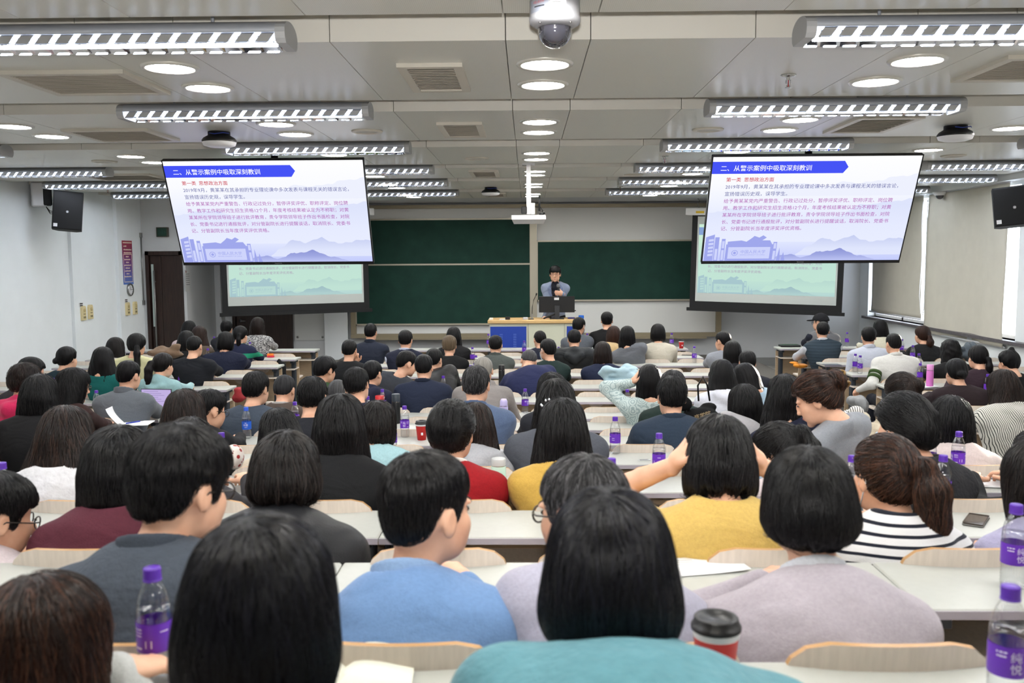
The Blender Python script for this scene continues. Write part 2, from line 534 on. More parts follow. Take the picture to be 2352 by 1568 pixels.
# louvred fluorescent fixtures in the slots
prof = []
for i in range(13):                      # half-round aluminium housing, open below
    a = math.pi * i / 12
    prof.append((.115 * math.cos(a), -.045 + .065 * math.sin(a) ** .8))
FL = 1.62
def make_fixture(detail):
    body = MB()
    n = len(prof)
    vs = [(x, p, q) for x in (-FL / 2, FL / 2) for p, q in prof] + [(x, p * .93, q - .006 if 0 < i < n - 1 else q) for x in (-FL / 2, FL / 2) for i, (p, q) in enumerate(prof)]
    fs = [(i, i + 1, n + i + 1, n + i) for i in range(n - 1)] + [(2 * n + i, 3 * n + i, 3 * n + i + 1, 2 * n + i + 1) for i in range(n - 1)]
    fs += [(0, n, 3 * n, 2 * n), (n - 1, 2 * n + n - 1, 3 * n + n - 1, n + n - 1)]
    body.add(vs, fs, True)
    body = body.mesh('housing')
    cap = MB(); cap.prism([(p * 1.0, q) for p, q in prof] + [(-.108, -.07), (-.09, -.088), (.09, -.088), (.108, -.07)], 0, .045, 'x')
    cap = cap.mesh('end_cap')
    tube = MB()
    for yy in (-.045, .045):
        tube.tube([(-FL / 2 + .03, yy, -.062), (FL / 2 - .03, yy, -.062)], .013, 6)
    tube = tube.mesh('lamp_tube')
    bl = MB()                            # one V-shaped louvre blade across the fixture
    bl.add([(-.03, -.1, -.085), (-.018, -.1, -.085), (-.004, .0, -.052), (.008, 0, -.052), (.018, .1, -.085), (.03, .1, -.085),
            (-.028, -.1, -.06), (-.02, -.1, -.06), (.0, .0, -.046), (.004, 0, -.046), (.02, .1, -.06), (.028, .1, -.06)],
           [(0, 1, 3, 2), (2, 3, 5, 4), (6, 8, 9, 7), (8, 10, 11, 9), (0, 2, 8, 6), (1, 7, 9, 3), (2, 4, 10, 8), (3, 9, 11, 5)])
    for sy in (-.103, .103):
        bl.add([(-.045, sy, -.089), (.012, sy, -.089), (.046, sy * .98, -.044), (-.011, sy * .98, -.044), (-.045, sy * .97, -.089), (.012, sy * .97, -.089), (.046, sy * .95, -.044), (-.011, sy * .95, -.044)], [(0, 1, 2, 3), (4, 7, 6, 5), (0, 3, 7, 4), (1, 5, 6, 2)])
    blade = bl.mesh('louver_blade')
    nb = 18
    allb = MB()
    for i in range(nb):
        x = -FL / 2 + .05 + (FL - .1) * i / (nb - 1)
        allb.add([(p.co.x + x, p.co.y, p.co.z) for p in blade.vertices], [tuple(f.vertices) for f in blade.polygons])
    side = MB()
    for sy in (-1, 1):
        side.add([(-FL / 2 + .02, sy * .105, -.086), (FL / 2 - .02, sy * .105, -.086), (FL / 2 - .02, sy * .07, -.05), (-FL / 2 + .02, sy * .07, -.05)], [(0, 1, 2, 3)])
    return body, cap, tube, blade, allb.mesh('louver'), side.mesh('reflector'), nb
FXM = make_fixture(True)
_r = MB(); _r.tube([(0, 0, .01), (0, 0, .23)], .008, 8); ROD = _r.mesh('hanger_rod')
def fixture(xc, y, label, detail):
    t = thing('louvred_fixture', label, 'ceiling light', (xc, y, ZC), group='louvred fluorescent fixtures in the ceiling slots')
    body, cap, tube, blade, allb, side, nb = FXM
    link('housing', body, t, M_fix)
    link('end_cap', cap, t, M_fixcap, (-FL / 2 - .045, 0, 0)); link('end_cap', cap, t, M_fixcap, (FL / 2, 0, 0))
    for hx_ in (-.5, .5): link('hanger_rod', ROD, t, M_fix, (hx_, 0, 0))
    link('lamp_tube', tube, t, M_tube); link('reflector', side, t, M_louver)
    if detail:
        for i in range(nb):
            link('louver_blade', blade, t, M_louver, (-FL / 2 + .05 + (FL - .1) * i / (nb - 1), 0, 0))
    else:
        o = link('louver', allb, t, M_louver); o['kind'] = 'stuff'
GAPS = [(BANDS[i][1] + BANDS[i + 1][0]) / 2 - .04 for i in range(3, 9)]
for gi, gy in enumerate(GAPS):
    for xc, nm in ((-1.92, 'inner left'), (2.08, 'inner right')):
        fixture(xc, gy, 'grey louvred tube fixture, %s run, %s slot from the front' % (nm, ORD[5 - gi]), gi < 3)
    if gi >= 2:
        for xc, nm in ((-5.65, 'outer left'), (5.35, 'outer right')):
            fixture(xc - .0, gy, 'grey louvred tube fixture, %s run, %s slot from the front' % (nm, ORD[5 - gi]), False)
fixture(-1.92, (BANDS[2][1] + BANDS[3][0]) / 2, 'grey louvred tube fixture above the camera, left run', False)
fixture(2.08, (BANDS[2][1] + BANDS[3][0]) / 2, 'grey louvred tube fixture above the camera, right run', False)

def vent(x0, x1, y0, y1, label, ns, fr=.05, m_in=None):
    t = thing('air_vent', label, 'air vent', ((x0 + x1) / 2, (y0 + y1) / 2, ZC), group='ceiling air vents')
    w, l = (x1 - x0) / 2, (y1 - y0) / 2
    f = MB()
    f.box(-w, -w + fr, -l, l, -.022, .002); f.box(w - fr, w, -l, l, -.022, .002); f.box(-w + fr, w - fr, -l, -l + fr, -.022, .002); f.box(-w + fr, w - fr, l - fr, l, -.022, .002)
    obj('frame', f, M_vent, t)
    bk = MB(); bk.box(-w + fr, w - fr, -l + fr, l - fr, -.004, .002); obj('back_plate', bk, M_ventin, t)
    s = MB(); s.box(-w + fr, w - fr, -.010, .010, -.0015, .0015, R=[[1, 0, 0], [0, .8, -.6], [0, .6, .8]])
    sm = s.mesh('slat')
    for i in range(ns):
        link('slat', sm, t, m_in or M_slat, (0, -l + fr + (2 * l - 2 * fr) * (i + .5) / ns, -.012))
vent(-2.93, -2.22, 5.11, 5.79, 'large square return vent with brown mesh above the rear rows, left side', 20)
vent(-.70, -.345, 5.02, 5.78, 'pale slatted supply vent beside the centre downlights, largest in view', 14)
vent(-.70, -.345, 7.18, 7.94, 'pale slatted supply vent beside the centre downlights, second from the rear', 14)
vent(-3.72, -3.02, 7.36, 8.05, 'square brown mesh return vent left of the black access point', 14)
vent(2.53, 3.24, 4.96, 5.62, 'square mesh return vent at the upper right corner', 18)
vent(2.50, 3.0, 7.05, 7.9, 'small mesh vent above the television on the window side', 10)
vent(-.70, -.345, 11.1, 11.9, 'slatted supply vent beside the centre downlights, third from the rear', 8)
vent(-.70, -.345, 15.0, 15.8, 'slatted supply vent beside the centre downlights, nearest the blackboard', 6)
vent(-5.5, -4.6, 11.2, 12.0, 'square vent in front of the wall loudspeaker, left side', 6)
vent(-6.7, -5.8, 11.0, 11.5, 'narrow vent at the foot of the left wall ceiling edge', 5)
vent(2.9, 3.7, 11.2, 12.0, 'square vent above the right television edge, far bay', 6)

def speaker_disc(px, py, lab):
    x, y, _ = PZ(px, py, ZC)
    t = thing('ceiling_speaker', lab, 'speaker', (x, y, ZC), group='round flush ceiling speakers')
    r = MB(); r.lathe([(.09, -.004), (.095, -.014), (.125, -.012), (.13, 0), (.09, 0)], 28, cap=False); obj('rim', r, M_vent, t)
    g = MB(); g.lathe([(0, -.008), (.092, -.008), (.092, 0), (0, 0)], 28, smooth=False); obj('grille', g, mat('speaker_grille', (188, 186, 178), .6, bump=.3, bscale=600), t)
for px, py, lab in ((843, 301, 'round flush ceiling speaker right of the left louvred fixture'), (1626, 297, 'round flush ceiling speaker left of the right downlight pair'), (1095, 363, 'round flush ceiling speaker beside the centre strip'), (240, 370, 'round flush ceiling speaker left of the television'), (2190, 357, 'round flush ceiling speaker right of the right television'), (1455, 401, 'small round ceiling speaker in a far bay right of the pole')):
    speaker_disc(px, py, lab)

def sprinkler(px, py, lab):
    x, y, _ = PZ(px, py, ZC)
    t = thing('sprinkler', lab, 'sprinkler', (x, y, ZC), group='fire sprinklers')
    r = MB(); r.lathe([(.045, 0), (.043, -.006), (.025, -.012), (.012, -.014), (.012, -.03), (0, -.03)], 18); obj('escutcheon', r, M_chrome, t)
    r = MB(); r.tube([(-.012, 0, -.028), (-.014, 0, -.05), (-.004, 0, -.07)], .003); r.tube([(.012, 0, -.028), (.014, 0, -.05), (.004, 0, -.07)], .003); obj('frame_arm', r, M_chrome, t)
    r = MB(); r.lathe([(.018, -.07), (.02, -.073), (0, -.075)], 14); obj('deflector', r, M_chrome, t)
    r = MB(); r.tube([(0, 0, -.03), (0, 0, -.068)], .003); obj('bulb', r, mat('red_bulb', (170, 20, 15), .2), t)
sprinkler(1811, 172, 'chrome fire sprinkler between the two rows of downlights')
sprinkler(1527, 358, 'chrome fire sprinkler left of the right television')
sprinkler(247, 431, 'chrome fire sprinkler right of the wall loudspeaker')
sprinkler(1425, 428, 'tiny fire sprinkler in the far bay right of the projector pole')

def access_point(px, py, lab):
    x, y, _ = PZ(px, py, ZC)
    t = thing('access_point', lab, 'access point', (x, y, ZC), group='round ceiling access points')
    r = MB(); r.lathe([(.09, 0), (.09, -.03), (.125, -.05), (.14, -.07), (.138, -.085)], 28, cap=False); obj('base', r, M_black, t)
    r = MB(); r.lathe([(.138, -.083), (.128, -.11), (.09, -.122), (0, -.125)], 28, cap=False); obj('cover', r, M_white, t)
    r = MB(); r.tube([(-.05, -.1, -.02), (.0, -.12, -.03), (.07, -.11, -.02), (.1, -.06, -.02)], .004); obj('cable', r, mat('blue_cable', (40, 60, 150), .5), t)
access_point(503, 303, 'black and white round wireless unit above the left television')
access_point(2195, 289, 'black and white round wireless unit at the right, beyond the vent')
access_point(1127, 430, 'tiny black and white round wireless unit near the blackboard')

# dome camera over the rear rows
x, y, _ = PZ(1274, 6, ZC)
t = thing('dome_camera', 'white dome security camera with dark glass hanging from the ceiling panel', 'security camera', (x, y - .02, ZC)); t.scale = (.82, .82, .82)
r = MB(); r.lathe([(0, 0), (.125, 0), (.125, -.075), (.128, -.08), (.128, -.098), (.122, -.112), (.086, -.132), (.08, -.125), (0, -.125)], 40); obj('housing', r, mat('dome_housing', (176, 178, 184), .45), t)
M_dome, nt, b, N, L = new_mat('dome_glass')
b.inputs['Base Color'].default_value = (.03, .03, .04, 1); b.inputs['Roughness'].default_value = .05; b.inputs['Coat Weight'].default_value = 1.0
r = MB(); r.lathe([(.084, -.125)] + [(.084 * math.cos(a), -.145 - .084 * math.sin(a)) for a in np.linspace(0, math.pi / 2, 10)], 36, cap=False); obj('dome', r, M_dome, t)
for k, (sx, sz) in enumerate(((-.075, -.118), (.075, -.118))):
    r = MB(); r.lathe([(0, 0), (.008, 0), (.008, -.006), (0, -.006)], 10, (sx, -.075, sz)); obj('screw', r, M_chrome, t)
# label sheets on the curved housing
def curved_patch(a0, a1, z0, z1, R, n=10):
    mb = MB(); vs = []
    for z in (z0, z1):
        for i in range(n + 1):
            a = a0 + (a1 - a0) * i / n; vs.append((R * math.sin(a), -R * math.cos(a), z))
    mb.add(vs, [(i, i + 1, n + 2 + i, n + 1 + i) for i in range(n)], True)
    return mb
def wrap_text(me, a_c, z_c, R, flip=1):
    co = np.empty(len(me.vertices) * 3); me.vertices.foreach_get('co', co); co = co.reshape(-1, 3)
    cx = (co[:, 0].max() + co[:, 0].min()) / 2; cy = (co[:, 1].max() + co[:, 1].min()) / 2
    a = a_c + (co[:, 0] - cx) / R
    out = np.stack([R * np.sin(a), -R * np.cos(a), z_c + (co[:, 1] - cy)], 1)
    me.vertices.foreach_set('co', out.ravel()); me.update()
    return me
st = obj('sticker', curved_patch(-1.25, -.28, -.072, -.012, .1256), mat('sticker_silver', (150, 156, 170), .45), t)
link('lettering', wrap_text(text_fit('中国人民大学', .07, .014), -.74, -.026, .1262), st, mat('print_red', (205, 80, 70), .6))
obj('print_line', curved_patch(-.95, -.45, -.05, -.044, .1262), mat('print_black', (40, 42, 48), .6), st)
st2 = obj('sticker', curved_patch(-.2, .42, -.045, -.012, .1256), mat('sticker_white', (228, 230, 235), .5), t)
obj('print_line', curved_patch(-.14, .2, -.024, -.018, .1262), MATS['print_black'], st2)
obj('print_line', curved_patch(-.14, .2, -.036, -.033, .1262), MATS['print_black'], st2)
# ---------------------------------------------------------------- slides: drawn once on a 1.6 x 0.9 sheet, shared by four screens
def ramp(N, pts):
    r = N.new('ShaderNodeValToRGB')
    e = r.color_ramp.elements
    e[0].position, e[0].color = pts[0][0], (*lin(pts[0][1]), 1)
    e[1].position, e[1].color = pts[-1][0], (*lin(pts[-1][1]), 1)
    for p, c in pts[1:-1]:
        x = e.new(p); x.color = (*lin(c), 1)
    return r

def slide_mat(name, gain, pts, tint=(1, 1, 1)):
    m, nt, b, N, L = new_mat(name)
    m.cycles.emission_sampling = 'FRONT' if name.endswith('_bg') else 'NONE'
    tc = N.new('ShaderNodeTexCoord'); sp = N.new('ShaderNodeSeparateXYZ'); L.new(tc.outputs['Object'], sp.inputs[0])
    mr = N.new('ShaderNodeMapRange'); mr.inputs[1].default_value = -.45; mr.inputs[2].default_value = .45; L.new(sp.outputs[1], mr.inputs[0])
    r = ramp(N, pts); L.new(mr.outputs[0], r.inputs[0])
    e = N.new('ShaderNodeEmission'); L.new(r.outputs[0], e.inputs[0]); e.inputs[1].default_value = gain
    L.new(e.outputs[0], N['Material Output'].inputs[0]); N.remove(b)
    return m

TITLE = '二、从警示案例中吸取深刻教训'
BODY = [('第一类  思想政治方面', .118, .265, .37, 'red', .006),
        ('2019年9月，黄某某在其承担的专业理论课中多次发表与课程无关的错误言论，', .118, .205, 1.345, 'blue', 0),
        ('宣扬错误历史观，误导学生。', .118, .145, .49, 'blue', 0),
        ('给予黄某某党内严重警告、行政记过处分，暂停评奖评优、职称评定、岗位聘', .118, .085, 1.325, 'pur', 0),
        ('用、教学工作和研究生招生资格12个月，年度考核结果被认定为不称职；对黄', .118, .025, 1.325, 'pur', 0),
        ('某某所在学院领导班子进行批评教育，责令学院领导班子作出书面检查，对院', .118, -.035, 1.325, 'pur', 0),
        ('长、党委书记进行通报批评，对分管副院长进行提醒谈话，取消院长、党委书', .118, -.095, 1.325, 'pur', 0),
        ('记、分管副院长当年度评奖评优资格。', .118, -.155, .645, 'pur', 0)]
def poly_mesh(name, polys, z):
    mb = MB()
    for p in polys:
        mb.add([(a, c, z) for a, c in p], [tuple(range(len(p)))])
    me = bpy.data.meshes.new(name); me.from_pydata(mb.v, [], mb.f); me.update()
    return me
def ridge(x0, x1, base, pts, seed):
    rs = np.random.RandomState(seed)
    xs = np.linspace(x0, x1, 60)
    ys = np.interp(xs, [p[0] for p in pts], [p[1] for p in pts])
    ys = ys + .006 * np.sin(xs * 31 + seed) + .004 * np.sin(xs * 67) + rs.randn(60) * .0015
    return [[(xs[i], base), (xs[i + 1], base), (xs[i + 1], max(base, ys[i + 1])), (xs[i], max(base, ys[i]))] for i in range(59)]
banner_me = poly_mesh('title_banner', [[(-.8, .31), (.215, .31), (.25, .36), (.215, .41), (-.8, .41)]], .0006)
mt_far = poly_mesh('mountain_ridge', ridge(-.3, .8, .12, [(-.3, .19), (-.1, .235), (.1, .20), (.25, .24), (.4, .225), (.6, .27), (.8, .30)], 1), .0003)
mt_mid = poly_mesh('mountain_ridge', ridge(-.8, .8, -.28, [(-.8, -.02), (-.5, .03), (-.2, -.06), (0, -.14), (.2, -.08), (.4, .04), (.8, .09)], 2), .0004)
mt_low = poly_mesh('mountain_ridge', ridge(-.05, .8, -.40, [(-.05, -.40), (.02, -.33), (.08, -.29), (.15, -.25), (.25, -.27), (.4, -.23), (.55, -.29), (.68, -.25), (.8, -.26)], 3), .0005)
mt_near = poly_mesh('mountain_ridge', ridge(-.28, .62, -.45, [(-.28, -.45), (-.2, -.40), (-.1, -.395), (0, -.42), (.15, -.37), (.3, -.345), (.45, -.40), (.62, -.45)], 4), .0006)
tower = [[(-.79, -.45), (-.72, -.45), (-.72, -.21), (-.79, -.235)]]
gate = [[(-.62, -.45), (-.24, -.45), (-.24, -.30), (-.62, -.30)], [(-.61, -.30), (-.25, -.30), (-.27, -.265), (-.38, -.265), (-.43, -.285), (-.5, -.265), (-.61, -.275)],
        [(-.66, -.45), (-.63, -.45), (-.63, -.25), (-.66, -.25)], [(-.715, -.45), (-.68, -.45), (-.68, -.235), (-.715, -.235)], [(-.24, -.45), (-.21, -.45), (-.21, -.28), (-.24, -.28)],
        [(-.47, -.285), (-.36, -.285), (-.30, -.24), (-.33, -.22), (-.36, -.24), (-.40, -.225), (-.42, -.245)],
        [(-.20, -.45), (-.17, -.45), (-.185, -.33)], [(-.165, -.45), (-.13, -.45), (-.15, -.37)]]
gate_me = poly_mesh('campus_gate', tower + gate, .0008)
win = [[(-.712 + .0, -.24 - i * .03 - .022), (-.0, 0)] for i in range(0)]
light_polys = [[(-.765, -.255 - i * .033), (-.725, -.250 - i * .033), (-.725, -.270 - i * .033), (-.765, -.275 - i * .033)] for i in range(5)]
light_polys += [[(-.60, -.43), (-.26, -.43), (-.26, -.325), (-.60, -.325)], [(-.655, -.335), (-.635, -.335), (-.635, -.27), (-.655, -.27)], [(-.655, -.44), (-.635, -.44), (-.635, -.35), (-.655, -.35)], [(-.708, -.44), (-.687, -.44), (-.687, -.34), (-.708, -.34)], [(-.235, -.34), (-.215, -.34), (-.215, -.29), (-.235, -.29)], [(-.235, -.44), (-.215, -.44), (-.215, -.36), (-.235, -.36)]]
gate_lt = poly_mesh('gate_panels', light_polys, .001)
bird = []
for bx, by, s in ((-.425, .005, 1), (-.60, -.045, .5), (-.49, -.115, .45)):
    bird += [[(bx - .032 * s, by + .006 * s), (bx - .012 * s, by + .004 * s), (bx, by - .008 * s), (bx - .014 * s, by - .0 * s)], [(bx + .032 * s, by + .006 * s), (bx + .012 * s, by + .004 * s), (bx, by - .008 * s), (bx + .014 * s, by)]]
bird_me = poly_mesh('bird_marks', bird, .001)
title_me = text_fit(TITLE, .70, bold=.008)
for v in title_me.vertices: v.co.x += -.735; v.co.y += .337; v.co.z = .0012
body_me = []
for s, x, y, w, c, bd in BODY:
    me = text_fit(s, w, bold=bd)
    for v in me.vertices: v.co.x += x - .8; v.co.y += y - .018; v.co.z = .0012
    body_me.append((me, c))
gate_txt = text_fit('中国人民大学', .20)
for v in gate_txt.vertices: v.co.x += -.50; v.co.y += -.38; v.co.z = .0014
gate_txt2 = text_fit('RENMIN UNIVERSITY OF CHINA', .20)
for v in gate_txt2.vertices: v.co.x += -.50; v.co.y += -.40; v.co.z = .0014
emb = MB(); emb.lathe([(.026, .0013), (.021, .0013)], 20, cap=False, c=(-.545, -.378, 0)); emb.lathe([(.012, .0013), (0, .0013)], 12, cap=False, c=(-.545, -.378, 0))
emb_me = emb.mesh('round_emblem')

def slide_set(pre, g, tint, fade):
    def C(rgb):
        return tuple(int(min(255, (fade * 236 + (1 - fade) * v) * t)) for v, t in zip(rgb, tint))
    k = {}
    k['bg'] = slide_mat(pre + '_bg', g, [(0, C((196, 204, 252))), (.2, C((226, 232, 255))), (.45, C((232, 237, 255))), (.75, C((250, 251, 255))), (1, C((255, 255, 255)))])
    k['banner'] = emission(pre + '_banner', C((70, 84, 246)), g)
    k['white'] = emission(pre + '_white', C((255, 255, 255)), g)
    k['red'] = emission(pre + '_red', C((205, 20, 60)), g)
    k['blue'] = emission(pre + '_blue', C((82, 86, 160)), g)
    k['pur'] = emission(pre + '_purple', C((176, 70, 176)), g)
    k['m1'] = emission(pre + '_m1', C((238, 241, 254)), g)
    k['m2'] = slide_mat(pre + '_m2', g, [(0, C((236, 240, 255))), (.35, C((230, 235, 255))), (.55, C((222, 228, 252))), (1, C((225, 231, 252)))])
    k['m3'] = slide_mat(pre + '_m3', g, [(0, C((226, 231, 253))), (.12, C((224, 230, 253))), (.25, C((198, 206, 242))), (1, C((198, 206, 242)))])
    k['m4'] = slide_mat(pre + '_m4', g, [(0, C((190, 197, 244))), (.06, C((160, 168, 226))), (.12, C((142, 150, 214))), (1, C((140, 148, 214)))])
    k['gate'] = emission(pre + '_gate', C((160, 168, 236)), g)
    k['gl'] = emission(pre + '_gl', C((206, 212, 252)), g)
    return k
def slide(parent, k, lift=0.0, title=True):
    """the projected sheet: background plus flat print, in the parent's local xy plane"""
    mb = MB(); mb.add([(-.8, -.45, lift), (.8, -.45, lift), (.8, .45, lift), (-.8, .45, lift)], [(0, 1, 2, 3)])
    me = bpy.data.meshes.new('picture'); me.from_pydata(mb.v, [], mb.f); me.update()
    link('picture', me, parent, k['bg'])
    for me, c in [(mt_far, 'm1'), (mt_mid, 'm2'), (mt_low, 'm3'), (mt_near, 'm4'), (gate_me, 'gate'), (gate_lt, 'gl'), (bird_me, 'gate'), (banner_me, 'banner'), (title_me, 'white'), (gate_txt, 'gate'), (gate_txt2, 'gate'), (emb_me, 'gate')] + body_me:
        link(me.name.split('.')[0] if 'lettering' not in me.name else 'lettering', me, parent, k[c], (0, 0, lift))

K_TV = slide_set('tv_slide', TV_E, (1, 1, 1), 0.0)
K_PR = slide_set('projected_slide', PROJ_E * 2, (.86, 1.0, .90), 0.55)  # projector light put into these sheets as their own glow

def frame_basis(tl, tr, bl, br):
    """place a screen by its four corners: centre, right, up, normal (towards the viewer)"""
    tl, tr, bl, br = map(np.array, (tl, tr, bl, br))
    c = (tl + tr + bl + br) / 4
    r = (tr + br - tl - bl) / 2; w = np.linalg.norm(r); r /= w
    u = (tl + tr - bl - br) / 2; u -= r * (u @ r); h = np.linalg.norm(u); u /= h
    return c, r, u, np.cross(r, u), w, h

# ---------------------------------------------------------------- hanging televisions
def television(xc_top, ytop, xc_bot, ybot, d, wpx, label):
    W, H = 1.92, 1.10
    top = P(xc_top, ytop, d)
    W = wpx * d / FPX
    H = W * .572
    # tilt so that the lower edge projects to ybot
    best = None
    for a in np.linspace(0, 50, 201):
        ar = math.radians(a)
        bot = top + H * np.array([0, math.sin(ar), -math.cos(ar)])
        dd = bot - CAM
        yp = IH / 2 - FPX * (dd @ upv) / (dd @ fwd)
        e = abs(yp - ybot)
        if best is None or e < best[0]: best = (e, ar)
    ar = best[1]
    t = thing('television', label, 'television', tuple(top), group='televisions hung from the ceiling')
    t.rotation_euler = (math.pi / 2 + ar, 0, 0)         # local xy plane is the screen, z towards the audience
    # local y axis -> up the screen
    k = W / 1.64
    bz = MB(); bz.rbox(-W / 2, W / 2, -H, 0, -.045, -.002, .008); obj('back_shell', bz, M_black, t)
    e = .010
    f = MB(); f.box(-W / 2, -W / 2 + e, -H, 0, -.004, .006); f.box(W / 2 - e, W / 2, -H, 0, -.004, .006); f.box(-W / 2, W / 2, -e, 0, -.004, .006); f.box(-W / 2, W / 2, -H, -H + .03, -.004, .006)
    obj('bezel', f, M_black, t)
    lg = MB(); lg.box(-.035, .035, -H + .012, -H + .018, .006, .0065); obj('maker_mark', lg, mat('mark_grey', (120, 120, 125), .5), t)
    ph = bpy.data.objects.new('display', None); COL.objects.link(ph); ph.parent = t
    sw, sh = W - 2 * e, H - e - .03
    ph.location = (0, -e - sh / 2, .0); ph.scale = (sw / 1.6, sh / .9, 1)
    slide(ph, K_TV)
    # ceiling pole with plate, vertical in the world
    Ri = np.array(t.rotation_euler.to_matrix()).T
    def loc(p): return Ri @ (np.array(p) - top)
    pc = top + np.array([0.02, .36, -.1])
    pl = MB(); pl.tube([loc(pc + [0, 0, -.25]), loc([pc[0], pc[1], ZC])], .035, 12); pl.box(-.2, .2, -.5, -.12, -.10, -.045); pl.tube([(0, -.3, -.08), loc(pc + [0, 0, -.2])], .03, 8); obj('pole', pl, M_matblack, t)
    pl = MB(); pl.tube([loc([pc[0], pc[1], ZC - .02]), loc([pc[0], pc[1], ZC])], .09, 16, smooth=False); obj('ceiling_plate', pl, M_matblack, t)
    return t
television(602, 366, 631, 607, 8.75, 463, 'large flat television with blue slide hung left of the blackboard')
television(1879, 356, 1846, 604, 8.65, 474, 'large flat television with blue slide hung on the window side')

# ---------------------------------------------------------------- pull-down projection screens
M_scr = mat('screen_fabric', (190, 196, 194), .8)
def proj_screen(corners, ds, label, case_px):
    tl, tr, bl, br = [P(x, y, dd) for (x, y), dd in zip(corners, ds)]
    c, r, u, n, W, H = frame_basis(tl, tr, bl, br)
    t = thing('projection_screen', label, 'projection screen', tuple(c))
    R = Matrix(((r[0], u[0], n[0]), (r[1], u[1], n[1]), (r[2], u[2], n[2])))
    t.rotation_euler = R.to_euler()
    bd = .10
    s = MB(); s.box(-W / 2, W / 2, -H / 2, H / 2, -.004, 0); obj('black_border', s, M_matblack, t)
    s = MB(); s.box(-W / 2 + bd, W / 2 - bd, -H / 2 + bd * 1.3, H / 2 - .02, 0, .002); obj('white_sheet', s, M_scr, t)
    s = MB(); s.box(-W / 2 - .05, W / 2 + .05, -H / 2 - .05, -H / 2 + .01, -.02, .02); obj('weight_bar', s, M_matblack, t)
    s = MB(); s.rbox(-W / 2 - .12, W / 2 + .12, H / 2 - .0, H / 2 + .13, -.07, .06, .012); cs = obj('case', s, M_white, t)
    s = MB(); s.box(-W / 2 + .07, -W / 2 + .22, H / 2 + .035, H / 2 + .075, .06, .062); obj('yellow_label', s, mat('label_yellow', (225, 190, 40), .5), t)
    for sx in (-W / 2 + .1, W / 2 - .1):
        q = [(sx, H / 2 + .12, 0)] + [(sx + .018 * math.sin(i * 1.7), H / 2 + .12 + .03 * i, .0) for i in range(1, 9)]
        ch = MB(); ch.tube(q, .006, 6); obj('hanging_chain', ch, M_steel, t)
    ph = bpy.data.objects.new('projected_image', None); COL.objects.link(ph); ph.parent = t
    iw, ih = W - 2 * bd - .06, (H - bd * 1.3) * .80
    ph.location = (-.0, H / 2 - .16 - ih / 2, .003); ph.scale = (iw / 1.6, ih / .9, 1)
    slide(ph, K_PR)
    return t
proj_screen([(510, 497), (846, 492), (503, 718), (846, 712)], [16.0, 16.9, 16.0, 16.9], 'pull-down projection screen with pale green slide behind the left television', None)
proj_screen([(1590, 492), (1941, 497), (1584, 709), (1937, 717)], [16.9, 16.0, 16.9, 16.0], 'pull-down projection screen with pale green slide behind the right television', None)

# ---------------------------------------------------------------- blackboard
YBD = 17.75
M_alub = mat('board_aluminium', (150, 140, 118), .4, metal=.55)
M_alub2 = mat('board_aluminium_light', (176, 170, 154), .4, metal=.4)
M_green = mat('chalkboard_green', (27, 58, 50), .7, spec=.25, noise=.16, nscale=3.5, bump=.03, bscale=400)
M_wboard = mat('board_white_back', (218, 219, 217), .5)
bb0, bb1 = P(807, 775, YBD), P(1656, 771, YBD)
xl, xr = bb0[0], bb1[0]
zb = bb1[2] + .02; zt = P(1231, 476, YBD)[2]
t = thing('blackboard', 'wide green sliding chalkboard with aluminium frame on the front wall', 'blackboard', ((xl + xr) / 2, YBD, 0))
cx = (xl + xr) / 2
def bx(x0, x1, y0, y1, z0, z1): return (x0 - cx, x1 - cx, y0, y1, z0, z1)
m = MB(); m.box(*bx(xl + .05, xr - .05, .06, .10, zb, zt)); obj('white_back_panel', m, M_wboard, t)
m = MB()
m.box(*bx(xl, xl + .10, -.02, .10, zb, zt)); obj('side_rail', m, M_alub, t)
m = MB(); m.box(*bx(xr - .10, xr, -.02, .10, zb, zt)); obj('side_rail', m, M_alub, t)
xm = P(1226, 600, YBD)[0]
m = MB(); m.box(*bx(xm - .06, xm + .06, -.03, .10, zb, zt)); m.box(*bx(xm + .0, xm + .03, -.05, -.03, zb, zt)); obj('middle_rail', m, M_alub2, t)
m = MB(); m.box(*bx(xl - .0, xr, -.03, .10, zt - .01, zt + .06)); m.box(*bx(xl - 1.6, xr + 1.4, -.06, -.03, zt + .0, zt + .03)); obj('top_rail', m, M_alub, t)
m = MB(); m.box(*bx(xl, xr, -.05, .10, zb - .03, zb + .05)); m.box(*bx(xl + .3, xr - .3, -.13, -.04, zb - .06, zb - .03)); obj('chalk_ledge', m, M_alub, t)
def board(x0, x1, z0, z1, yo):
    p = MB(); p.box(*bx(x0, x1, yo, yo + .02, z0, z1)); bo = obj('chalkboard_panel', p, M_green, t)
    f = MB(); e = .03
    f.box(*bx(x0, x1, yo - .012, yo + .03, z1 - e, z1)); f.box(*bx(x0, x1, yo - .012, yo + .03, z0, z0 + e)); f.box(*bx(x0, x0 + e * .6, yo - .012, yo + .03, z0, z1)); f.box(*bx(x1 - e * .6, x1, yo - .012, yo + .03, z0, z1))
    obj('panel_frame', f, M_alub2, bo)
zz = lambda py: P(1231, py, YBD)[2]
board(xl + .10, xm - .06, zz(745), zz(604), -.01)
board(xl + .10, xm - .06, zz(640), zz(500), .03)
board(xm + .06, xr - .10, zz(692), zz(552), .0)

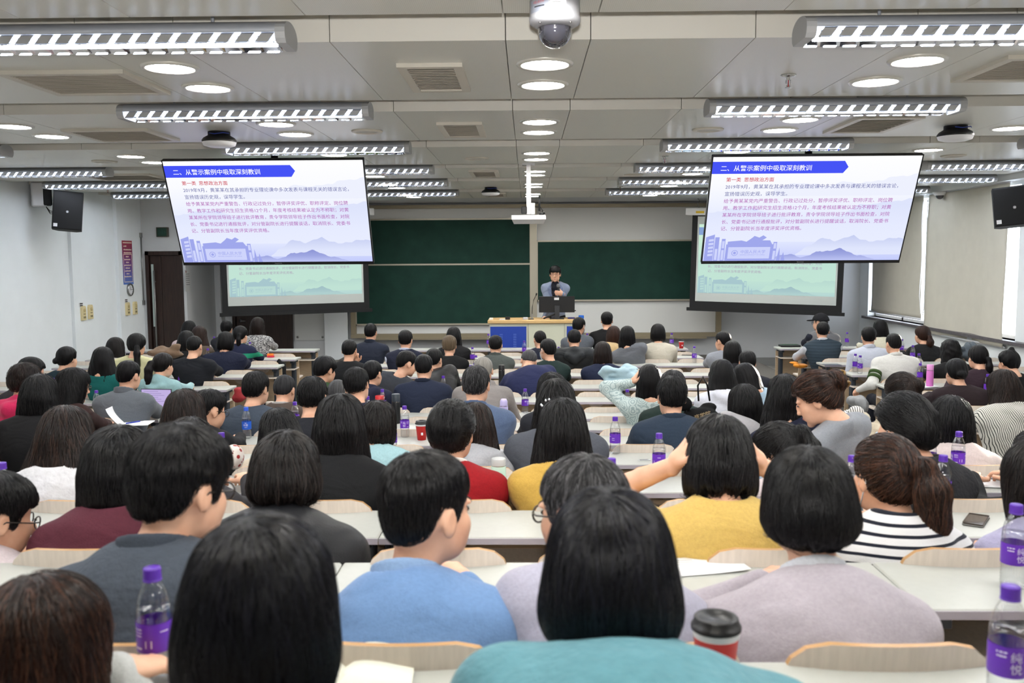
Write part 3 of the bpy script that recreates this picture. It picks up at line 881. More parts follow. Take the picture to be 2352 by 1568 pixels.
# white blank panel between the far door and the board
a, c = P(676, 712, YF), P(746, 781, YF)
m = MB(); m.rbox(a[0], c[0], YF - .03, YF - .005, c[2], a[2] + .5, .005); o = obj('wall_cover_panel', m, mat('cover_panel', (205, 207, 206), .4)); tag(o, 'pale grey blank cover panel on the wall between dark door and board', 'panel')
for px in (684, 741):
    q = P(px, 774, YF - .03); s = MB(); s.lathe([(0, .012), (.022, .01), (.022, 0)], 12, (q[0], q[1], q[2]), R=[[1, 0, 0], [0, 0, -1], [0, 1, 0]]); so = obj('screw_cap', s, M_steel, o)

# ---------------------------------------------------------------- projector on its pole
ptop = PZ(1214, 376, ZC)
t = thing('projector', 'white short-throw projector on a white ceiling pole in front of the board', 'projector', tuple(ptop))
d = ptop[1]
zb_ = P(1214, 492, d)[2] - ZC
m = MB(); m.box(-.025, .025, -.02, .02, zb_, 0); obj('pole', m, M_white, t)
m = MB(); m.box(-.07, .07, -.07, .07, -.015, 0); obj('ceiling_plate', m, M_white, t)
z0, z1 = P(1214, 509, d)[2] - ZC, P(1214, 495, d)[2] - ZC
m = MB(); m.add([(-.19, -.15, z1), (.19, -.15, z1), (.19, -.15, z0 + .02), (-.19, -.15, z0 + .02), (-.19, .15, z1), (.19, .15, z1), (.17, .15, z0 - .02), (-.17, .15, z0 - .02)], [(0, 1, 2, 3), (4, 7, 6, 5), (0, 4, 5, 1), (3, 2, 6, 7), (0, 3, 7, 4), (1, 5, 6, 2)]); obj('body', m, M_white, t)
m = MB(); m.rbox(.02, .07, -.05, .05, z1 + .01, z1 + .14, .01); obj('mount_box', m, M_white, t)
m = MB(); m.rbox(-.085, -.02, -.06, .06, z1 + .02, z1 + .10, .01); obj('bracket', m, M_black, t)
m = MB(); m.tube([(.12, 0, z1 + .05), (.12, 0, z1 + .22)], .011, 8); obj('antenna', m, M_black, t)
m = MB(); m.tube([(.07, 0, z1 + .1), (.13, .02, z1 + .1), (.16, .02, z1 + .05), (.13, 0, z1 + .01)], .006, 6); m.tube([(.12, 0, z1 + .005), (.18, 0, z1 + .03)], .016, 8); obj('cable', m, M_black, t)

# ---------------------------------------------------------------- lectern and what stands on it
LD = 14.9
zt_l = P(1220, 735, LD)[2]
x0, x1 = P(1120, 740, LD)[0], P(1338, 740, LD)[0]
t = thing('lectern_desk', 'cream metal lectern desk with blue louvred panels and wooden top', 'lectern', ((x0 + x1) / 2, LD, .22))
W2 = (x1 - x0) / 2
M_creamm = mat('lectern_cream', (202, 205, 186), .5); M_blue = mat('lectern_blue', (24, 62, 160), .45); M_lwood = mat('lectern_wood', (206, 172, 118), .45, noise=.12, nscale=8, stretch=(1, 8, 20))
hz = zt_l - .22
m = MB(); m.rbox(-W2, W2, -.02, .68, hz - .055, hz, .015); obj('wooden_top', m, M_lwood, t)
m = MB(); m.box(-W2 + .03, W2 - .03, .02, .66, 0, hz - .055); obj('body', m, M_creamm, t)
pL, pR, pT = P(1126, 750, LD)[0], P(1209, 750, LD)[0], P(1150, 750, LD)[2] - .22
cxl = (x0 + x1) / 2
def panel(a, b_):
    m = MB(); m.box(a - cxl, b_ - cxl, .008, .02, .06, pT); pn = obj('blue_panel', m, M_blue, t)
    for col in (.30, .68):
        for i in range(8):
            s = MB(); xx = a - cxl + (b_ - a) * col; s.box(xx - .025, xx + .025, .003, .009, pT - .13 - i * .028, pT - .124 - i * .028)
            obj('louvre_slot', s, mat('slot_light', (110, 140, 215), .4), pn)
panel(pL, pR)
panel(P(1302, 750, LD)[0], P(1334, 750, LD)[0])
m = MB(); m.box(P(1213, 750, LD)[0] - cxl, P(1213, 750, LD)[0] - cxl + .004, .014, .02, .02, hz - .06); m.box(P(1296, 750, LD)[0] - cxl, P(1296, 750, LD)[0] - cxl + .004, .014, .02, .02, hz - .06); obj('door_gap', m, mat('gap_dark', (90, 90, 80), .7), t)

def on_top(px, dy=.2):
    return (P(px, 733, LD + dy)[0], LD + dy, zt_l)
# monitor seen from behind
q = on_top(1279, .25)
k = (LD + .25) / FPX
t = thing('monitor', 'black computer monitor seen from behind on the lectern', 'monitor', q)
hb, ht = (731 - 716) * k, (731 - 679) * k
m = MB(); m.rbox(-41 * k, 41 * k, -.0, .035, hb, ht, .006); obj('panel', m, mat('monitor_black', (12, 12, 14), .45), t)
m = MB(); m.box(-5 * k, 6 * k, -.035, 0, .01, (731 - 700) * k); obj('stand', m, mat('monitor_stand', (55, 58, 62), .4, metal=.3), t)
m = MB(); m.rbox(-.12, .12, -.09, .12, 0, .012, .01); obj('base', m, M_black, t)
m = MB(); m.box(-6 * k, 5 * k, -.004, 0, ht - .06, ht - .02); obj('white_label', m, M_white, t)
m = MB(); m.tube([(-.02, -.02, .09), (-.12, -.05, .05), (-.22, -.02, .012)], .014, 8); obj('cable', m, M_black, t)
m = MB(); m.box(41 * k, 44 * k, .005, .02, hb + .02, hb + .035); obj('usb_plug', m, M_black, t)
# gooseneck microphone
q = on_top(1222, .2)
t = thing('gooseneck_microphone', 'black gooseneck microphone left of the monitor on the lectern', 'microphone', q)
m = MB(); m.rbox(-.06, .03, -.05, .05, 0, .012, .008); obj('base', m, M_black, t)
m = MB(); m.rbox(-.012, .012, -.012, .012, .01, .09, .004); obj('socket', m, M_steel, t)
m = MB(); m.tube([(0, 0, .08), (.005, 0, .2), (.03, .02, .32), (.07, .03, .40)], .0055, 8); obj('neck', m, M_black, t)
m = MB(); m.tube([(.068, .03, .395), (.08, .032, .43)], [.010, .014], 10); obj('capsule', m, M_black, t)
def small_box(px, w, d_, h, rgb, name, lab, cat, dy=.15):
    q = on_top(px, dy); m = MB(); m.rbox(-w / 2, w / 2, -d_ / 2, d_ / 2, 0, h, min(.008, h * .3)); t = thing(name, lab, cat, q); obj('body', m, mat('p_' + name + str(px), rgb, .5), t)
    s = MB(); s.box(-w / 2 * .8, w / 2 * .8, -d_ / 2 * .8, d_ / 2 * .8, h, h + .002); obj('top_face', s, mat('p_' + name + str(px) + 't', tuple(min(255, int(v * 1.15 + 6)) for v in rgb), .5), t)
small_box(1128, .06, .06, .03, (225, 225, 220), 'white_box', 'small white rounded gadget on the left corner of the lectern', 'gadget')
small_box(1166, .08, .06, .045, (22, 22, 24), 'black_box', 'small black case on the lectern top', 'case')
small_box(1207, .085, .06, .035, (190, 195, 205), 'grey_box', 'small pale grey box on the lectern left of the microphone', 'box')
small_box(1154, .10, .07, .012, (215, 218, 225), 'paper_slip', 'low white slip lying on the lectern beside the black case', 'paper')
small_box(1312, .12, .08, .02, (40, 40, 105), 'blue_notebook', 'dark blue notebook lying at the right end of the lectern', 'notebook', .3)
small_box(1335, .09, .05, .055, (30, 100, 200), 'tissue_box', 'blue tissue pack standing at the right end of the lectern', 'tissue pack', .3)

# chalk tray dot row, wall fittings -------------------------------------------------
def wall_loudspeaker(x, y, z, w, h, dep, rotz, tilt, lab, badge):
    t = thing('loudspeaker', lab, 'loudspeaker', (x, y, z), rot=(tilt[0], tilt[1], rotz), group='black wall loudspeakers')
    m = MB(); m.prism([(-w / 2, 0), (w / 2, 0), (w / 2 - .0, dep * .6), (w / 2 - .07, dep), (-w / 2 + .07, dep), (-w / 2, dep * .6)], -h / 2, h / 2); obj('cabinet', m, M_matblack, t)
    m = MB(); m.rbox(-w / 2 + .01, w / 2 - .01, -.012, .0, -h / 2 + .01, h / 2 - .01, .005); obj('grille', m, mat('speaker_mesh', (17, 17, 19), .8, bump=.4, bscale=900), t)
    m = MB(); m.lathe([(.016, .002), (.012, .002)], 16, (0, -.013, -.02), cap=False, R=[[1, 0, 0], [0, 0, -1], [0, 1, 0]]); m.box(-.008, .008, -.015, -.012, -.028, -.012); obj('badge', m, mat('badge_silver', (210, 212, 215), .4), t)
    m = MB(); m.box(-w / 2 + .02, -w / 2 + .07, -.0135, -.012, -h / 2 + .03, -h / 2 + .075); obj('white_sticker', m, M_white, t)
    m = MB(); m.box(-.05, .05, dep, dep + .05, -.15, .15); m.tube([(0, dep + .04, .05), (-.1, dep + .16, .05)], .02, 8); obj('bracket', m, M_black, t)
    return t
sc = 12.6 / FPX
c_ = P(155, 483, 12.6)
wall_loudspeaker(c_[0], c_[1], c_[2], 62 * sc, 88 * sc, .30, math.radians(24), (math.radians(-4), math.radians(5)), 'black loudspeaker with small silver badge on the left wall', True)
c_ = P(2330, 472, 10.5); sc = 10.5 / FPX
wall_loudspeaker(c_[0], c_[1], c_[2], 84 * sc, 88 * sc, .32, math.radians(-24), (math.radians(-4), math.radians(-6)), 'black loudspeaker with small silver badge on the window wall', True)
# column speaker behind the left loudspeaker
a = P(98, 447, 12.75)
t = thing('column_speaker', 'white and black curved column speaker above the left loudspeaker', 'loudspeaker', (XL + .14, 12.75, a[2]), rot=(0, 0, math.radians(30)))
m = MB(); m.rbox(-.13, .06, -.08, .12, -.17, .17, .03); obj('white_shell', m, M_white, t)
m = MB(); m.rbox(.02, .13, -.10, .10, -.15, .17, .02); obj('black_grille', m, M_matblack, t)
m = MB()
for j in range(3): m.tube([(.05, 0, -.16), (.1, .02, -.22 - .02 * j), (.2, .03, -.24 - .015 * j), (.28, .03, -.2)], .005, 6)
obj('cables', m, M_black, t)

def on_left_wall(px, py, x=None):
    X = (XL + .06) if x is None else x
    d = fwd + rgt * ((px - IW / 2) / FPX) + upv * ((IH / 2 - py) / FPX)
    return CAM + d * ((X - CAM[0]) / d[0])
# poster
q0, q1 = on_left_wall(279, 552), on_left_wall(306, 652)
M_post, nt, b, N, L = new_mat('poster_print')
tc = N.new('ShaderNodeTexCoord'); sp = N.new('ShaderNodeSeparateXYZ'); L.new(tc.outputs['Generated'], sp.inputs[0])
r = ramp(N, [(0, (92, 128, 205)), (.35, (110, 84, 160)), (.7, (128, 40, 92)), (1, (160, 28, 52))]); L.new(sp.outputs[2], r.inputs[0]); L.new(r.outputs[0], b.inputs['Base Color'])
pw, phh = abs(q1[1] - q0[1]), abs(q0[2] - q1[2])
t = thing('wall_poster', 'tall red and blue gradient poster on the left wall above the clock', 'poster', (XL + .062, (q0[1] + q1[1]) / 2, (q0[2] + q1[2]) / 2))
m = MB(); m.box(0, .006, -pw / 2, pw / 2, -phh / 2, phh / 2); obj('sheet', m, M_post, t)
M_pt = mat('poster_text', (245, 225, 205), .6)
def wall_text(n, w, yc, zc, parent, mt, h=None):
    """a line of print too small to read in the photograph: n blurred character blocks"""
    mb = MB(); p_ = w / n; hh = min(p_ * .9, .022) if h is None else h
    for i in range(n):
        y = yc - w / 2 + p_ * (i + .1)
        k = .75 + .25 * ((i * 7 + n) % 3) / 2
        mb.box(.0075, .0085, y, y + p_ * .8, zc, zc + hh * k)
    o = obj('print_line', mb, mt, parent); o['kind'] = 'stuff'
    return o
fr = MB(); bw = .012
for (ya, yb_, za, zb2) in ((-.42, .42, .18, .18 + bw), (-.42, .42, -.45, -.45 + bw)):
    fr.box(.006, .008, pw * ya, pw * yb_, phh * za, phh * za + bw)
for ya in (-.42, .42): fr.box(.006, .008, pw * ya - bw / 2, pw * ya + bw / 2, -.45 * phh, .18 * phh)
obj('border_line', fr, M_pt, t)
wall_text(3, pw * .3, -pw * .25, phh * .36, t, M_pt)
wall_text(10, pw * .8, 0, phh * .28, t, M_pt)
wall_text(10, pw * .8, 0, phh * .21, t, M_pt)
wall_text(16, pw * .9, 0, phh * .44, t, M_pt)
for i, (n_, w) in enumerate(((4, .3), (8, .62), (4, .3), (9, .7), (4, .45), (6, .6), (4, .3), (8, .7))):
    wall_text(n_, pw * w, -pw * .05, phh * (.12 - i * .065), t, M_pt)
# clock
q = on_left_wall(297, 665)
t = thing('wall_clock', 'small round white wall clock under the poster', 'clock', (XL + .06, q[1], q[2]))
RX = [[0, 0, 1], [0, 1, 0], [-1, 0, 0]]
m = MB(); m.lathe([(0, 0), (.105, 0), (.11, .02), (.105, .035), (.09, .03)], 28, R=RX, cap=False); obj('case', m, M_steel, t)
m = MB(); m.lathe([(0, .022), (.092, .022)], 28, R=RX, cap=False, smooth=False); obj('dial', m, M_white, t)
m = MB(); m.box(.024, .026, -.004, .004, -.01, .055); m.box(.026, .028, -.004, .05, -.003, .003); obj('hands', m, M_black, t)
m = MB()
for i in range(12):
    a = i * math.pi / 6; m.box(.0235, .025, .08 * math.sin(a) - .004, .08 * math.sin(a) + .004, .08 * math.cos(a) - .006, .08 * math.cos(a) + .006)
obj('hour_marks', m, M_black, t)
# thermostats / sockets
for i, (px, py, lab) in enumerate(((189, 719, 'cream thermostat switch nearest the rear on the left wall, under the paper note'), (205, 716, 'cream thermostat switch second from the rear on the left wall'), (291, 709, 'cream thermostat switch below the clock, under a paper note'), (308, 707, 'cream thermostat switch nearest the dark door'))):
    q = on_left_wall(px, py, XL + (.05 if i < 2 else .06))
    t = thing('wall_thermostat', lab, 'switch', (XL + (.05 if i < 2 else .06), q[1], q[2]), group='cream wall thermostats')
    m = MB(); m.prism([(-.06, -.11), (.06, -.11), (.06, .08), (.04, .11), (-.04, .11), (-.06, .08)], 0, .035, 'x'); obj('plate', m, M_cream, t)
    m = MB(); m.lathe([(0, .05), (.022, .05), (.026, .035)], 14, R=RX, c=(0, .0, .045)); obj('dial_knob', m, mat('knob_cream', (200, 184, 136), .5), t)
    m = MB(); m.box(.035, .038, -.03, .03, -.02, -.008); m.box(.035, .04, -.03, -.01, -.08, -.05); m.box(.035, .04, .01, .03, -.08, -.05); obj('buttons', m, mat('btn_dark', (120, 110, 80), .5), t)
for i, (px, py) in enumerate(((186, 700), (288, 691))):
    q = on_left_wall(px, py, XL + (.05 if i < 2 else .06) + .002)
    m = MB(); m.box(0, .003, -.06, .06, -.035, .035); t = thing('paper_note', 'small paper note taped above the thermostats, ' + ('rear pair' if i == 0 else 'front pair'), 'note', (XL + (.05, .06)[i] + .001, q[1], q[2])); obj('sheet', m, M_white, t)
    wall_text(4, .09, 0, .01, t, MATS['print_black']); wall_text(4, .09, 0, -.02, t, MATS['print_black'])
# exit sign box and second notice
q = P(374, 533, DY - .03)
k = DY / FPX
t = thing('exit_sign', 'dark green exit sign box above the dark door', 'sign', (q[0], DY - .05, q[2]))
m = MB(); m.rbox(-13 * k, 13 * k, -.03, .05, -11 * k, 11 * k, .008); obj('case', m, mat('sign_case', (66, 62, 50), .5), t)
m = MB(); m.box(-10.5 * k, 11 * k, -.034, -.03, -9 * k, 9 * k); obj('green_face', m, mat('sign_green', (16, 58, 44), .35), t)
mb = MB()                                   # faint unlit pictograms: a doorway, a running mark, an arrow
mb.box(-8 * k, -3 * k, -.0355, -.034, -5 * k, 5 * k); mb.box(-1 * k, 3 * k, -.0355, -.034, -5 * k, 5 * k)
mb.prism([(5 * k, -4 * k), (9 * k, 0), (5 * k, 4 * k)], -.0355, -.034, 'y')
o = obj('pictogram', mb, mat('sign_text', (30, 66, 56), .5), t); o['kind'] = 'stuff'
X = DX1 + .052
q0, q1 = on_left_wall(424, 620, X), on_left_wall(437, 668, X)
t = thing('notice_sheet', 'pale printed notice sheet on the side wall beside the dark door', 'notice', (X, (q0[1] + q1[1]) / 2, (q0[2] + q1[2]) / 2))
w, h = abs(q1[1] - q0[1]), abs(q0[2] - q1[2])
m = MB(); m.box(0, .004, -w / 2, w / 2, -h / 2, h / 2); obj('sheet', m, mat('notice_paper', (205, 206, 205), .7), t)
for i in range(6): wall_text(11, w * .75, 0, h * (.3 - .1 * i), t, MATS['print_black'], .008)
m = MB(); m.lathe([(0, .006), (.02, .006)], 12, R=RX, c=(0, -w * .3, h * .42), cap=False); obj('red_seal', m, mat('seal_red', (150, 60, 55), .6), t)
# door closer bar on the corner of the left wall
q0, q1 = P(319, 545, 16.1), P(325, 690, 16.1)
m = MB(); m.tube([(XL + .075, 16.15, q0[2]), (XL + .075, 16.15, q1[2])], .012, 8); m.box(XL + .06, XL + .09, 16.12, 16.18, q0[2], q0[2] + .08); m.box(XL + .06, XL + .09, 16.12, 16.18, q1[2] - .08, q1[2])
o = obj('wall_rod', m, M_steel); tag(o, 'thin steel rod on the wall corner left of the dark door', 'rod')
# mini dome camera and blind cord on the window side
q = PZ(2127, 440, 3.11)
t = thing('small_dome_camera', 'small white and black dome camera above the window blinds', 'security camera', (XR - .12, q[1] if q[1] < 16 else 14.9, 3.11))
m = MB(); m.lathe([(0, 0), (.10, 0), (.10, -.03), (.07, -.06), (0, -.06)], 24); obj('housing', m, M_white, t)
m = MB(); m.lathe([(.06, -.055)] + [(.06 * math.cos(a), -.06 - .06 * math.sin(a)) for a in np.linspace(0, 1.57, 8)], 24, cap=False); obj('dome', m, M_dome, t)
m = MB(); pts = [(XR - .10, 14.93, 3.0)] + [(XR - .10 - .01 * math.sin(i), 14.93, 3.0 - i * .19) for i in range(1, 9)]
pts += [(XR - .10, 14.88, 1.2), (XR - .10, 14.80, 1.18), (XR - .10, 14.76, 1.3)] + [(XR - .10, 14.76, 1.3 + i * .19) for i in range(1, 10)]
m.tube(pts, .006, 6); o = obj('blind_cord', m, M_white); tag(o, 'white looped pull cord hanging between two window blinds', 'cord')
# ---------------------------------------------------------------- desks and folding seats
M_desk = mat('desk_laminate', (174, 176, 171), .4, noise=.02, nscale=40)
M_edge = mat('desk_edge', (170, 165, 176), .4)
M_dwd = mat('desk_wood_panel', (188, 166, 138), .5, noise=.10, nscale=5, stretch=(2, 2, 14))
M_leg = mat('desk_leg_metal', (52, 58, 66), .45, metal=.35)
M_ply = mat('seat_plywood', (218, 206, 194), .38, noise=.07, nscale=7, stretch=(14, 6, 1.2), coat=.2)
M_plyedge = mat('seat_edge', (178, 138, 92), .45)
DESK_H, SEAT_TOP = .755, .805
SEAT_P = .467; MOD_W = 1.47
BLOCKS = {'left': (-6.66, -3.22, [-6.16, -4.69, -3.22]), 'centre': (-1.99, 2.42, [-1.99, -.52, .95, 2.42]), 'right': (3.78, 6.2, [3.78, 5.25, 6.24])}
def desk_meshes(w):
    m = MB(); m.rbox(-w / 2 + .002, w / 2 - .002, 0, .345, DESK_H - .026, DESK_H, .008); top = m.mesh('desk_top')
    m = MB(); m.box(-w / 2 + .002, w / 2 - .002, -.003, .0, DESK_H - .024, DESK_H - .003); edge = m.mesh('edge_band')
    m = MB(); m.box(-w / 2 + .03, w / 2 - .03, .03, .31, .600, .616); shelf = m.mesh('book_shelf')
    m = MB(); m.box(-w / 2 + .03, w / 2 - .03, .31, .328, .26, .70); front = m.mesh('front_panel')
    m = MB(); m.rbox(-.025, .025, .10, .20, .02, DESK_H - .03, .012); m.rbox(-.03, .03, .02, .34, 0, .03, .01); m.box(-.02, .02, .03, .31, DESK_H - .06, DESK_H - .026); leg = m.mesh('leg')
    return top, edge, shelf, front, leg
DM = {}
def desk(x0, x1, row, label):
    w = x1 - x0
    k = round(w, 3)
    if k not in DM: DM[k] = desk_meshes(w)
    top, edge, shelf, front, leg = DM[k]
    if row < 12 and row >= 0: y = ROW_D[row + 1] - .36
    elif row == 12: y = 13.72
    else: y = ROW_D[0] - .36
    fz = ROW_F[min(12, row + 1)]
    t = thing('desk', label, 'desk', ((x0 + x1) / 2, y, fz), group='long desks with white tops')
    link('desk_top', top, t, M_desk); link('edge_band', edge, t, M_edge); link('book_shelf', shelf, t, M_ply); link('front_panel', front, t, M_dwd)
    for x in (-w / 2 + .06, w / 2 - .06): link('leg', leg, t, M_leg, (x, 0, 0))
# seat meshes
def seat_meshes():
    w, hh = .398, .40
    nx, nz = 12, 9
    def outline(u, v):           # u -1..1 , v 0..1 -> x,z of the rounded-top back
        z = v * hh
        r = .085
        x = u * w / 2
        top = hh - z
        lim = w / 2
        if top < r: lim = w / 2 - r + math.sqrt(max(0, r * r - (r - top) ** 2)) * 1.0
        return u * lim, z
    def sheet(off):
        vs = []
        for j in range(nz + 1):
            v = 1 - (1 - j / nz) ** 1.6
            for i in range(nx + 1):
                u = -1 + 2 * i / nx
                x, z = outline(u, v)
                y = -.035 * v + .030 * (1 - (x / (w / 2)) ** 2) * -1 + off
                vs.append((x, y, z + SEAT_TOP - hh))
        return vs
    A, B_ = sheet(0), sheet(.016)
    n = nx + 1
    m = MB()
    fs = []
    for j in range(nz):
        for i in range(nx):
            a = j * n + i
            fs.append((a, a + 1, a + n + 1, a + n))
    m.add(A, fs, True)
    m.add(B_, [tuple(reversed(f)) for f in fs], True)
    k = len(A)
    back = m
    rim = [j * n for j in range(nz + 1)] + [nz * n + i for i in range(1, nx + 1)] + [j * n + nx for j in range(nz - 1, -1, -1)]
    e = MB()
    e.add([A[i] for i in rim] + [B_[i] for i in rim], [(i, i + 1, len(rim) + i + 1, len(rim) + i) for i in range(len(rim) - 1)], False)
    pan = MB(); pan.rbox(-.19, .19, .03, .40, .425, .445, .03)
    br = MB(); br.rbox(-.02, .02, -.045, -.01, .0, .62, .008); br.box(-.018, .018, -.03, .22, .395, .42); br.rbox(-.05, .05, -.08, .03, 0, .015, .006)
    return back.mesh('seat_back'), e.mesh('back_edge'), pan.mesh('seat_pan'), br.mesh('bracket')
SM = seat_meshes()
def seat(x, row, label):
    y = ROW_D[row] if row >= 0 else REAR_D
    fz = ROW_F[row] if row >= 0 else REAR_F
    t = thing('folding_seat', label, 'seat', (x, y, fz), group='plywood folding seats')
    b_ = link('seat_back', SM[0], t, M_ply); link('back_edge', SM[1], b_, M_plyedge)
    link('seat_pan', SM[2], t, M_ply); link('bracket', SM[3], t, M_leg)
POS3 = ['left', 'middle', 'right']
SEATS = []
for row in range(-1, 13):
    rn = 'rear row at the bottom edge' if row < 0 else ORD[12 - row] + ' row from the front'
    for bn, (a, c, cuts) in BLOCKS.items():
        for i, (x0, x1) in enumerate(zip(cuts[:-1], cuts[1:])):
            d_ = (ROW_D[row] if row >= 0 else REAR_D)
            pl, pr_ = 1212 + x0 * FPX / (d_ + 1), 1212 + x1 * FPX / (d_ + 1)
            if pr_ < -60 or pl > 2412: continue
            nmod = len(cuts) - 1
            mn = ('wall-side' if (i == 0) == (bn == 'left') else 'aisle-side') if nmod == 2 else POS3[i]
            desk(x0, x1, row, 'white-topped desk, %s block, %s section, %s' % (bn, mn, rn))
            ns = 3 if x1 - x0 > 1.2 else 2
            for j in range(ns):
                sx = (x0 + x1) / 2 + (j - (ns - 1) / 2) * SEAT_P
                seat(sx, row, 'pale plywood folding seat, %s block, %s section, %s seat, %s' % (bn, mn, POS3[j] if ns == 3 else POS3[j * 2], rn))
                SEATS.append((sx, row))
# a closing apron in front of the first row is part of each desk (front_panel)
# ---------------------------------------------------------------- people: implicit surfaces turned into meshes
f32 = np.float32
def ell(p, c, r):
    q = [(p[i] - f32(c[i])) for i in range(3)]
    a = np.sqrt((q[0] / f32(r[0])) ** 2 + (q[1] / f32(r[1])) ** 2 + (q[2] / f32(r[2])) ** 2)
    b = np.sqrt((q[0] / f32(r[0] ** 2)) ** 2 + (q[1] / f32(r[1] ** 2)) ** 2 + (q[2] / f32(r[2] ** 2)) ** 2)
    return a * (a - 1) / (b + f32(1e-6))
def cap(p, a, b, r1, r2=None):
    r2 = r1 if r2 is None else r2
    a = np.asarray(a, f32); b = np.asarray(b, f32)
    ba = b - a; L2 = float(ba @ ba) + 1e-9
    q = [p[i] - a[i] for i in range(3)]
    t = np.clip((q[0] * ba[0] + q[1] * ba[1] + q[2] * ba[2]) / f32(L2), 0, 1)
    return np.sqrt((q[0] - t * ba[0]) ** 2 + (q[1] - t * ba[1]) ** 2 + (q[2] - t * ba[2]) ** 2) - (f32(r1) + t * f32(r2 - r1))
def smin(a, b, k):
    h = np.maximum(f32(k) - np.abs(a - b), 0)
    return np.minimum(a, b) - h * h / f32(4 * k)
def smax(a, b, k):
    h = np.maximum(f32(k) - np.abs(a - b), 0)
    return np.maximum(a, b) + h * h / f32(4 * k)
def sinnoise(p, rs, freq, n=4):
    out = 0
    for i in range(n):
        v = rs.randn(3); v /= np.linalg.norm(v); v = v * np.array(freq) * (0.7 + rs.rand() * .8)
        out = out + np.sin(p[0] * f32(v[0]) + p[1] * f32(v[1]) + p[2] * f32(v[2]) + f32(rs.rand() * 6.28))
    return out / n

def surface(fn, lo, hi, h):
    """naive surface nets of fn over a box; returns vertices and quads"""
    lo = np.asarray(lo, float); hi = np.asarray(hi, float)
    n = np.maximum(4, np.ceil((hi - lo) / h).astype(int) + 1)
    ax = [(lo[i] + np.arange(n[i]) * h).astype(f32) for i in range(3)]
    g = np.meshgrid(*ax, indexing='ij')
    D = fn(g).astype(f32)
    # close the surface at the box faces
    for i in range(3):
        s = [slice(None)] * 3
        s[i] = 0; D[tuple(s)] = np.maximum(D[tuple(s)], h * .3)
        s[i] = -1; D[tuple(s)] = np.maximum(D[tuple(s)], h * .3)
    ins = D < 0
    c = [ins[i:n[0] - 1 + i, j:n[1] - 1 + j, k:n[2] - 1 + k] for i in (0, 1) for j in (0, 1) for k in (0, 1)]
    any_ = c[0] | c[1] | c[2] | c[3] | c[4] | c[5] | c[6] | c[7]
    all_ = c[0] & c[1] & c[2] & c[3] & c[4] & c[5] & c[6] & c[7]
    act = any_ & ~all_
    idx = np.argwhere(act)
    if len(idx) == 0:
        return np.zeros((0, 3)), np.zeros((0, 4), int)
    num = -np.ones(act.shape, np.int32); num[act] = np.arange(len(idx))
    acc = np.zeros((len(idx), 3)); cnt = np.zeros(len(idx))
    corners = [(i, j, k) for i in (0, 1) for j in (0, 1) for k in (0, 1)]
    vals = {cc: D[idx[:, 0] + cc[0], idx[:, 1] + cc[1], idx[:, 2] + cc[2]] for cc in corners}
    for a in corners:
        for axis in range(3):
            if a[axis] == 0:
                b = list(a); b[axis] = 1; b = tuple(b)
                va, vb = vals[a], vals[b]
                mk = (va < 0) != (vb < 0)
                t = np.where(mk, va / np.where(mk, va - vb, 1), 0)
                pos = np.tile(np.array(a, float), (len(idx), 1)); pos[:, axis] = t
                acc += pos * mk[:, None]; cnt += mk
    V = lo + (idx + acc / cnt[:, None]) * h
    F = []
    for axis in range(3):
        o1, o2 = [(1, 2), (2, 0), (0, 1)][axis]
        s0 = [slice(1, -1)] * 3; s1 = [slice(1, -1)] * 3
        s0[axis] = slice(0, -1); s1[axis] = slice(1, None)
        A, B = ins[tuple(s0)], ins[tuple(s1)]
        e = np.argwhere(A != B)
        if len(e) == 0: continue
        inv = A[e[:, 0], e[:, 1], e[:, 2]]
        base = e.copy()
        for o in (o1, o2): base[:, o] += 1
        q = []
        for d1, d2 in ((-1, -1), (0, -1), (0, 0), (-1, 0)):
            cc = base.copy(); cc[:, o1] += d1; cc[:, o2] += d2
            q.append(num[cc[:, 0], cc[:, 1], cc[:, 2]])
        q = np.stack(q, 1)
        q[~inv] = q[~inv][:, ::-1]
        F.append(q)
    F = np.concatenate(F)
    F = F[(F >= 0).all(1)]
    return V, F

def vnormals(V, F):
    n = np.cross(V[F[:, 2]] - V[F[:, 0]], V[F[:, 3]] - V[F[:, 1]])
    N = np.zeros_like(V)
    for i in range(4): np.add.at(N, F[:, i], n)
    return N / (np.linalg.norm(N, axis=1, keepdims=True) + 1e-12)

def relax(V, F, it=1, k=.5):
    for _ in range(it):
        S = np.zeros_like(V); C = np.zeros(len(V))
        for i in range(4):
            j = (i + 1) % 4
            np.add.at(S, F[:, i], V[F[:, j]]); np.add.at(S, F[:, j], V[F[:, i]])
            C += np.bincount(F[:, i], minlength=len(V)) + np.bincount(F[:, j], minlength=len(V))
        V = V * (1 - k) + k * S / np.maximum(C, 1)[:, None]
    return V

def quads_mesh(name, V, F, uv=None):
    me = bpy.data.meshes.new(name)
    me.vertices.add(len(V)); me.vertices.foreach_set('co', np.asarray(V, f32).ravel())
    me.loops.add(F.size); me.loops.foreach_set('vertex_index', F.astype(np.int32).ravel())
    me.polygons.add(len(F)); me.polygons.foreach_set('loop_start', np.arange(0, F.size, 4, dtype=np.int32))
    me.polygons.foreach_set('use_smooth', np.ones(len(F), bool))
    if uv is not None:
        at = me.attributes.new('strand', 'FLOAT_VECTOR', 'POINT'); at.data.foreach_set('vector', np.asarray(uv, f32).ravel())
    me.update(calc_edges=True)
    return me

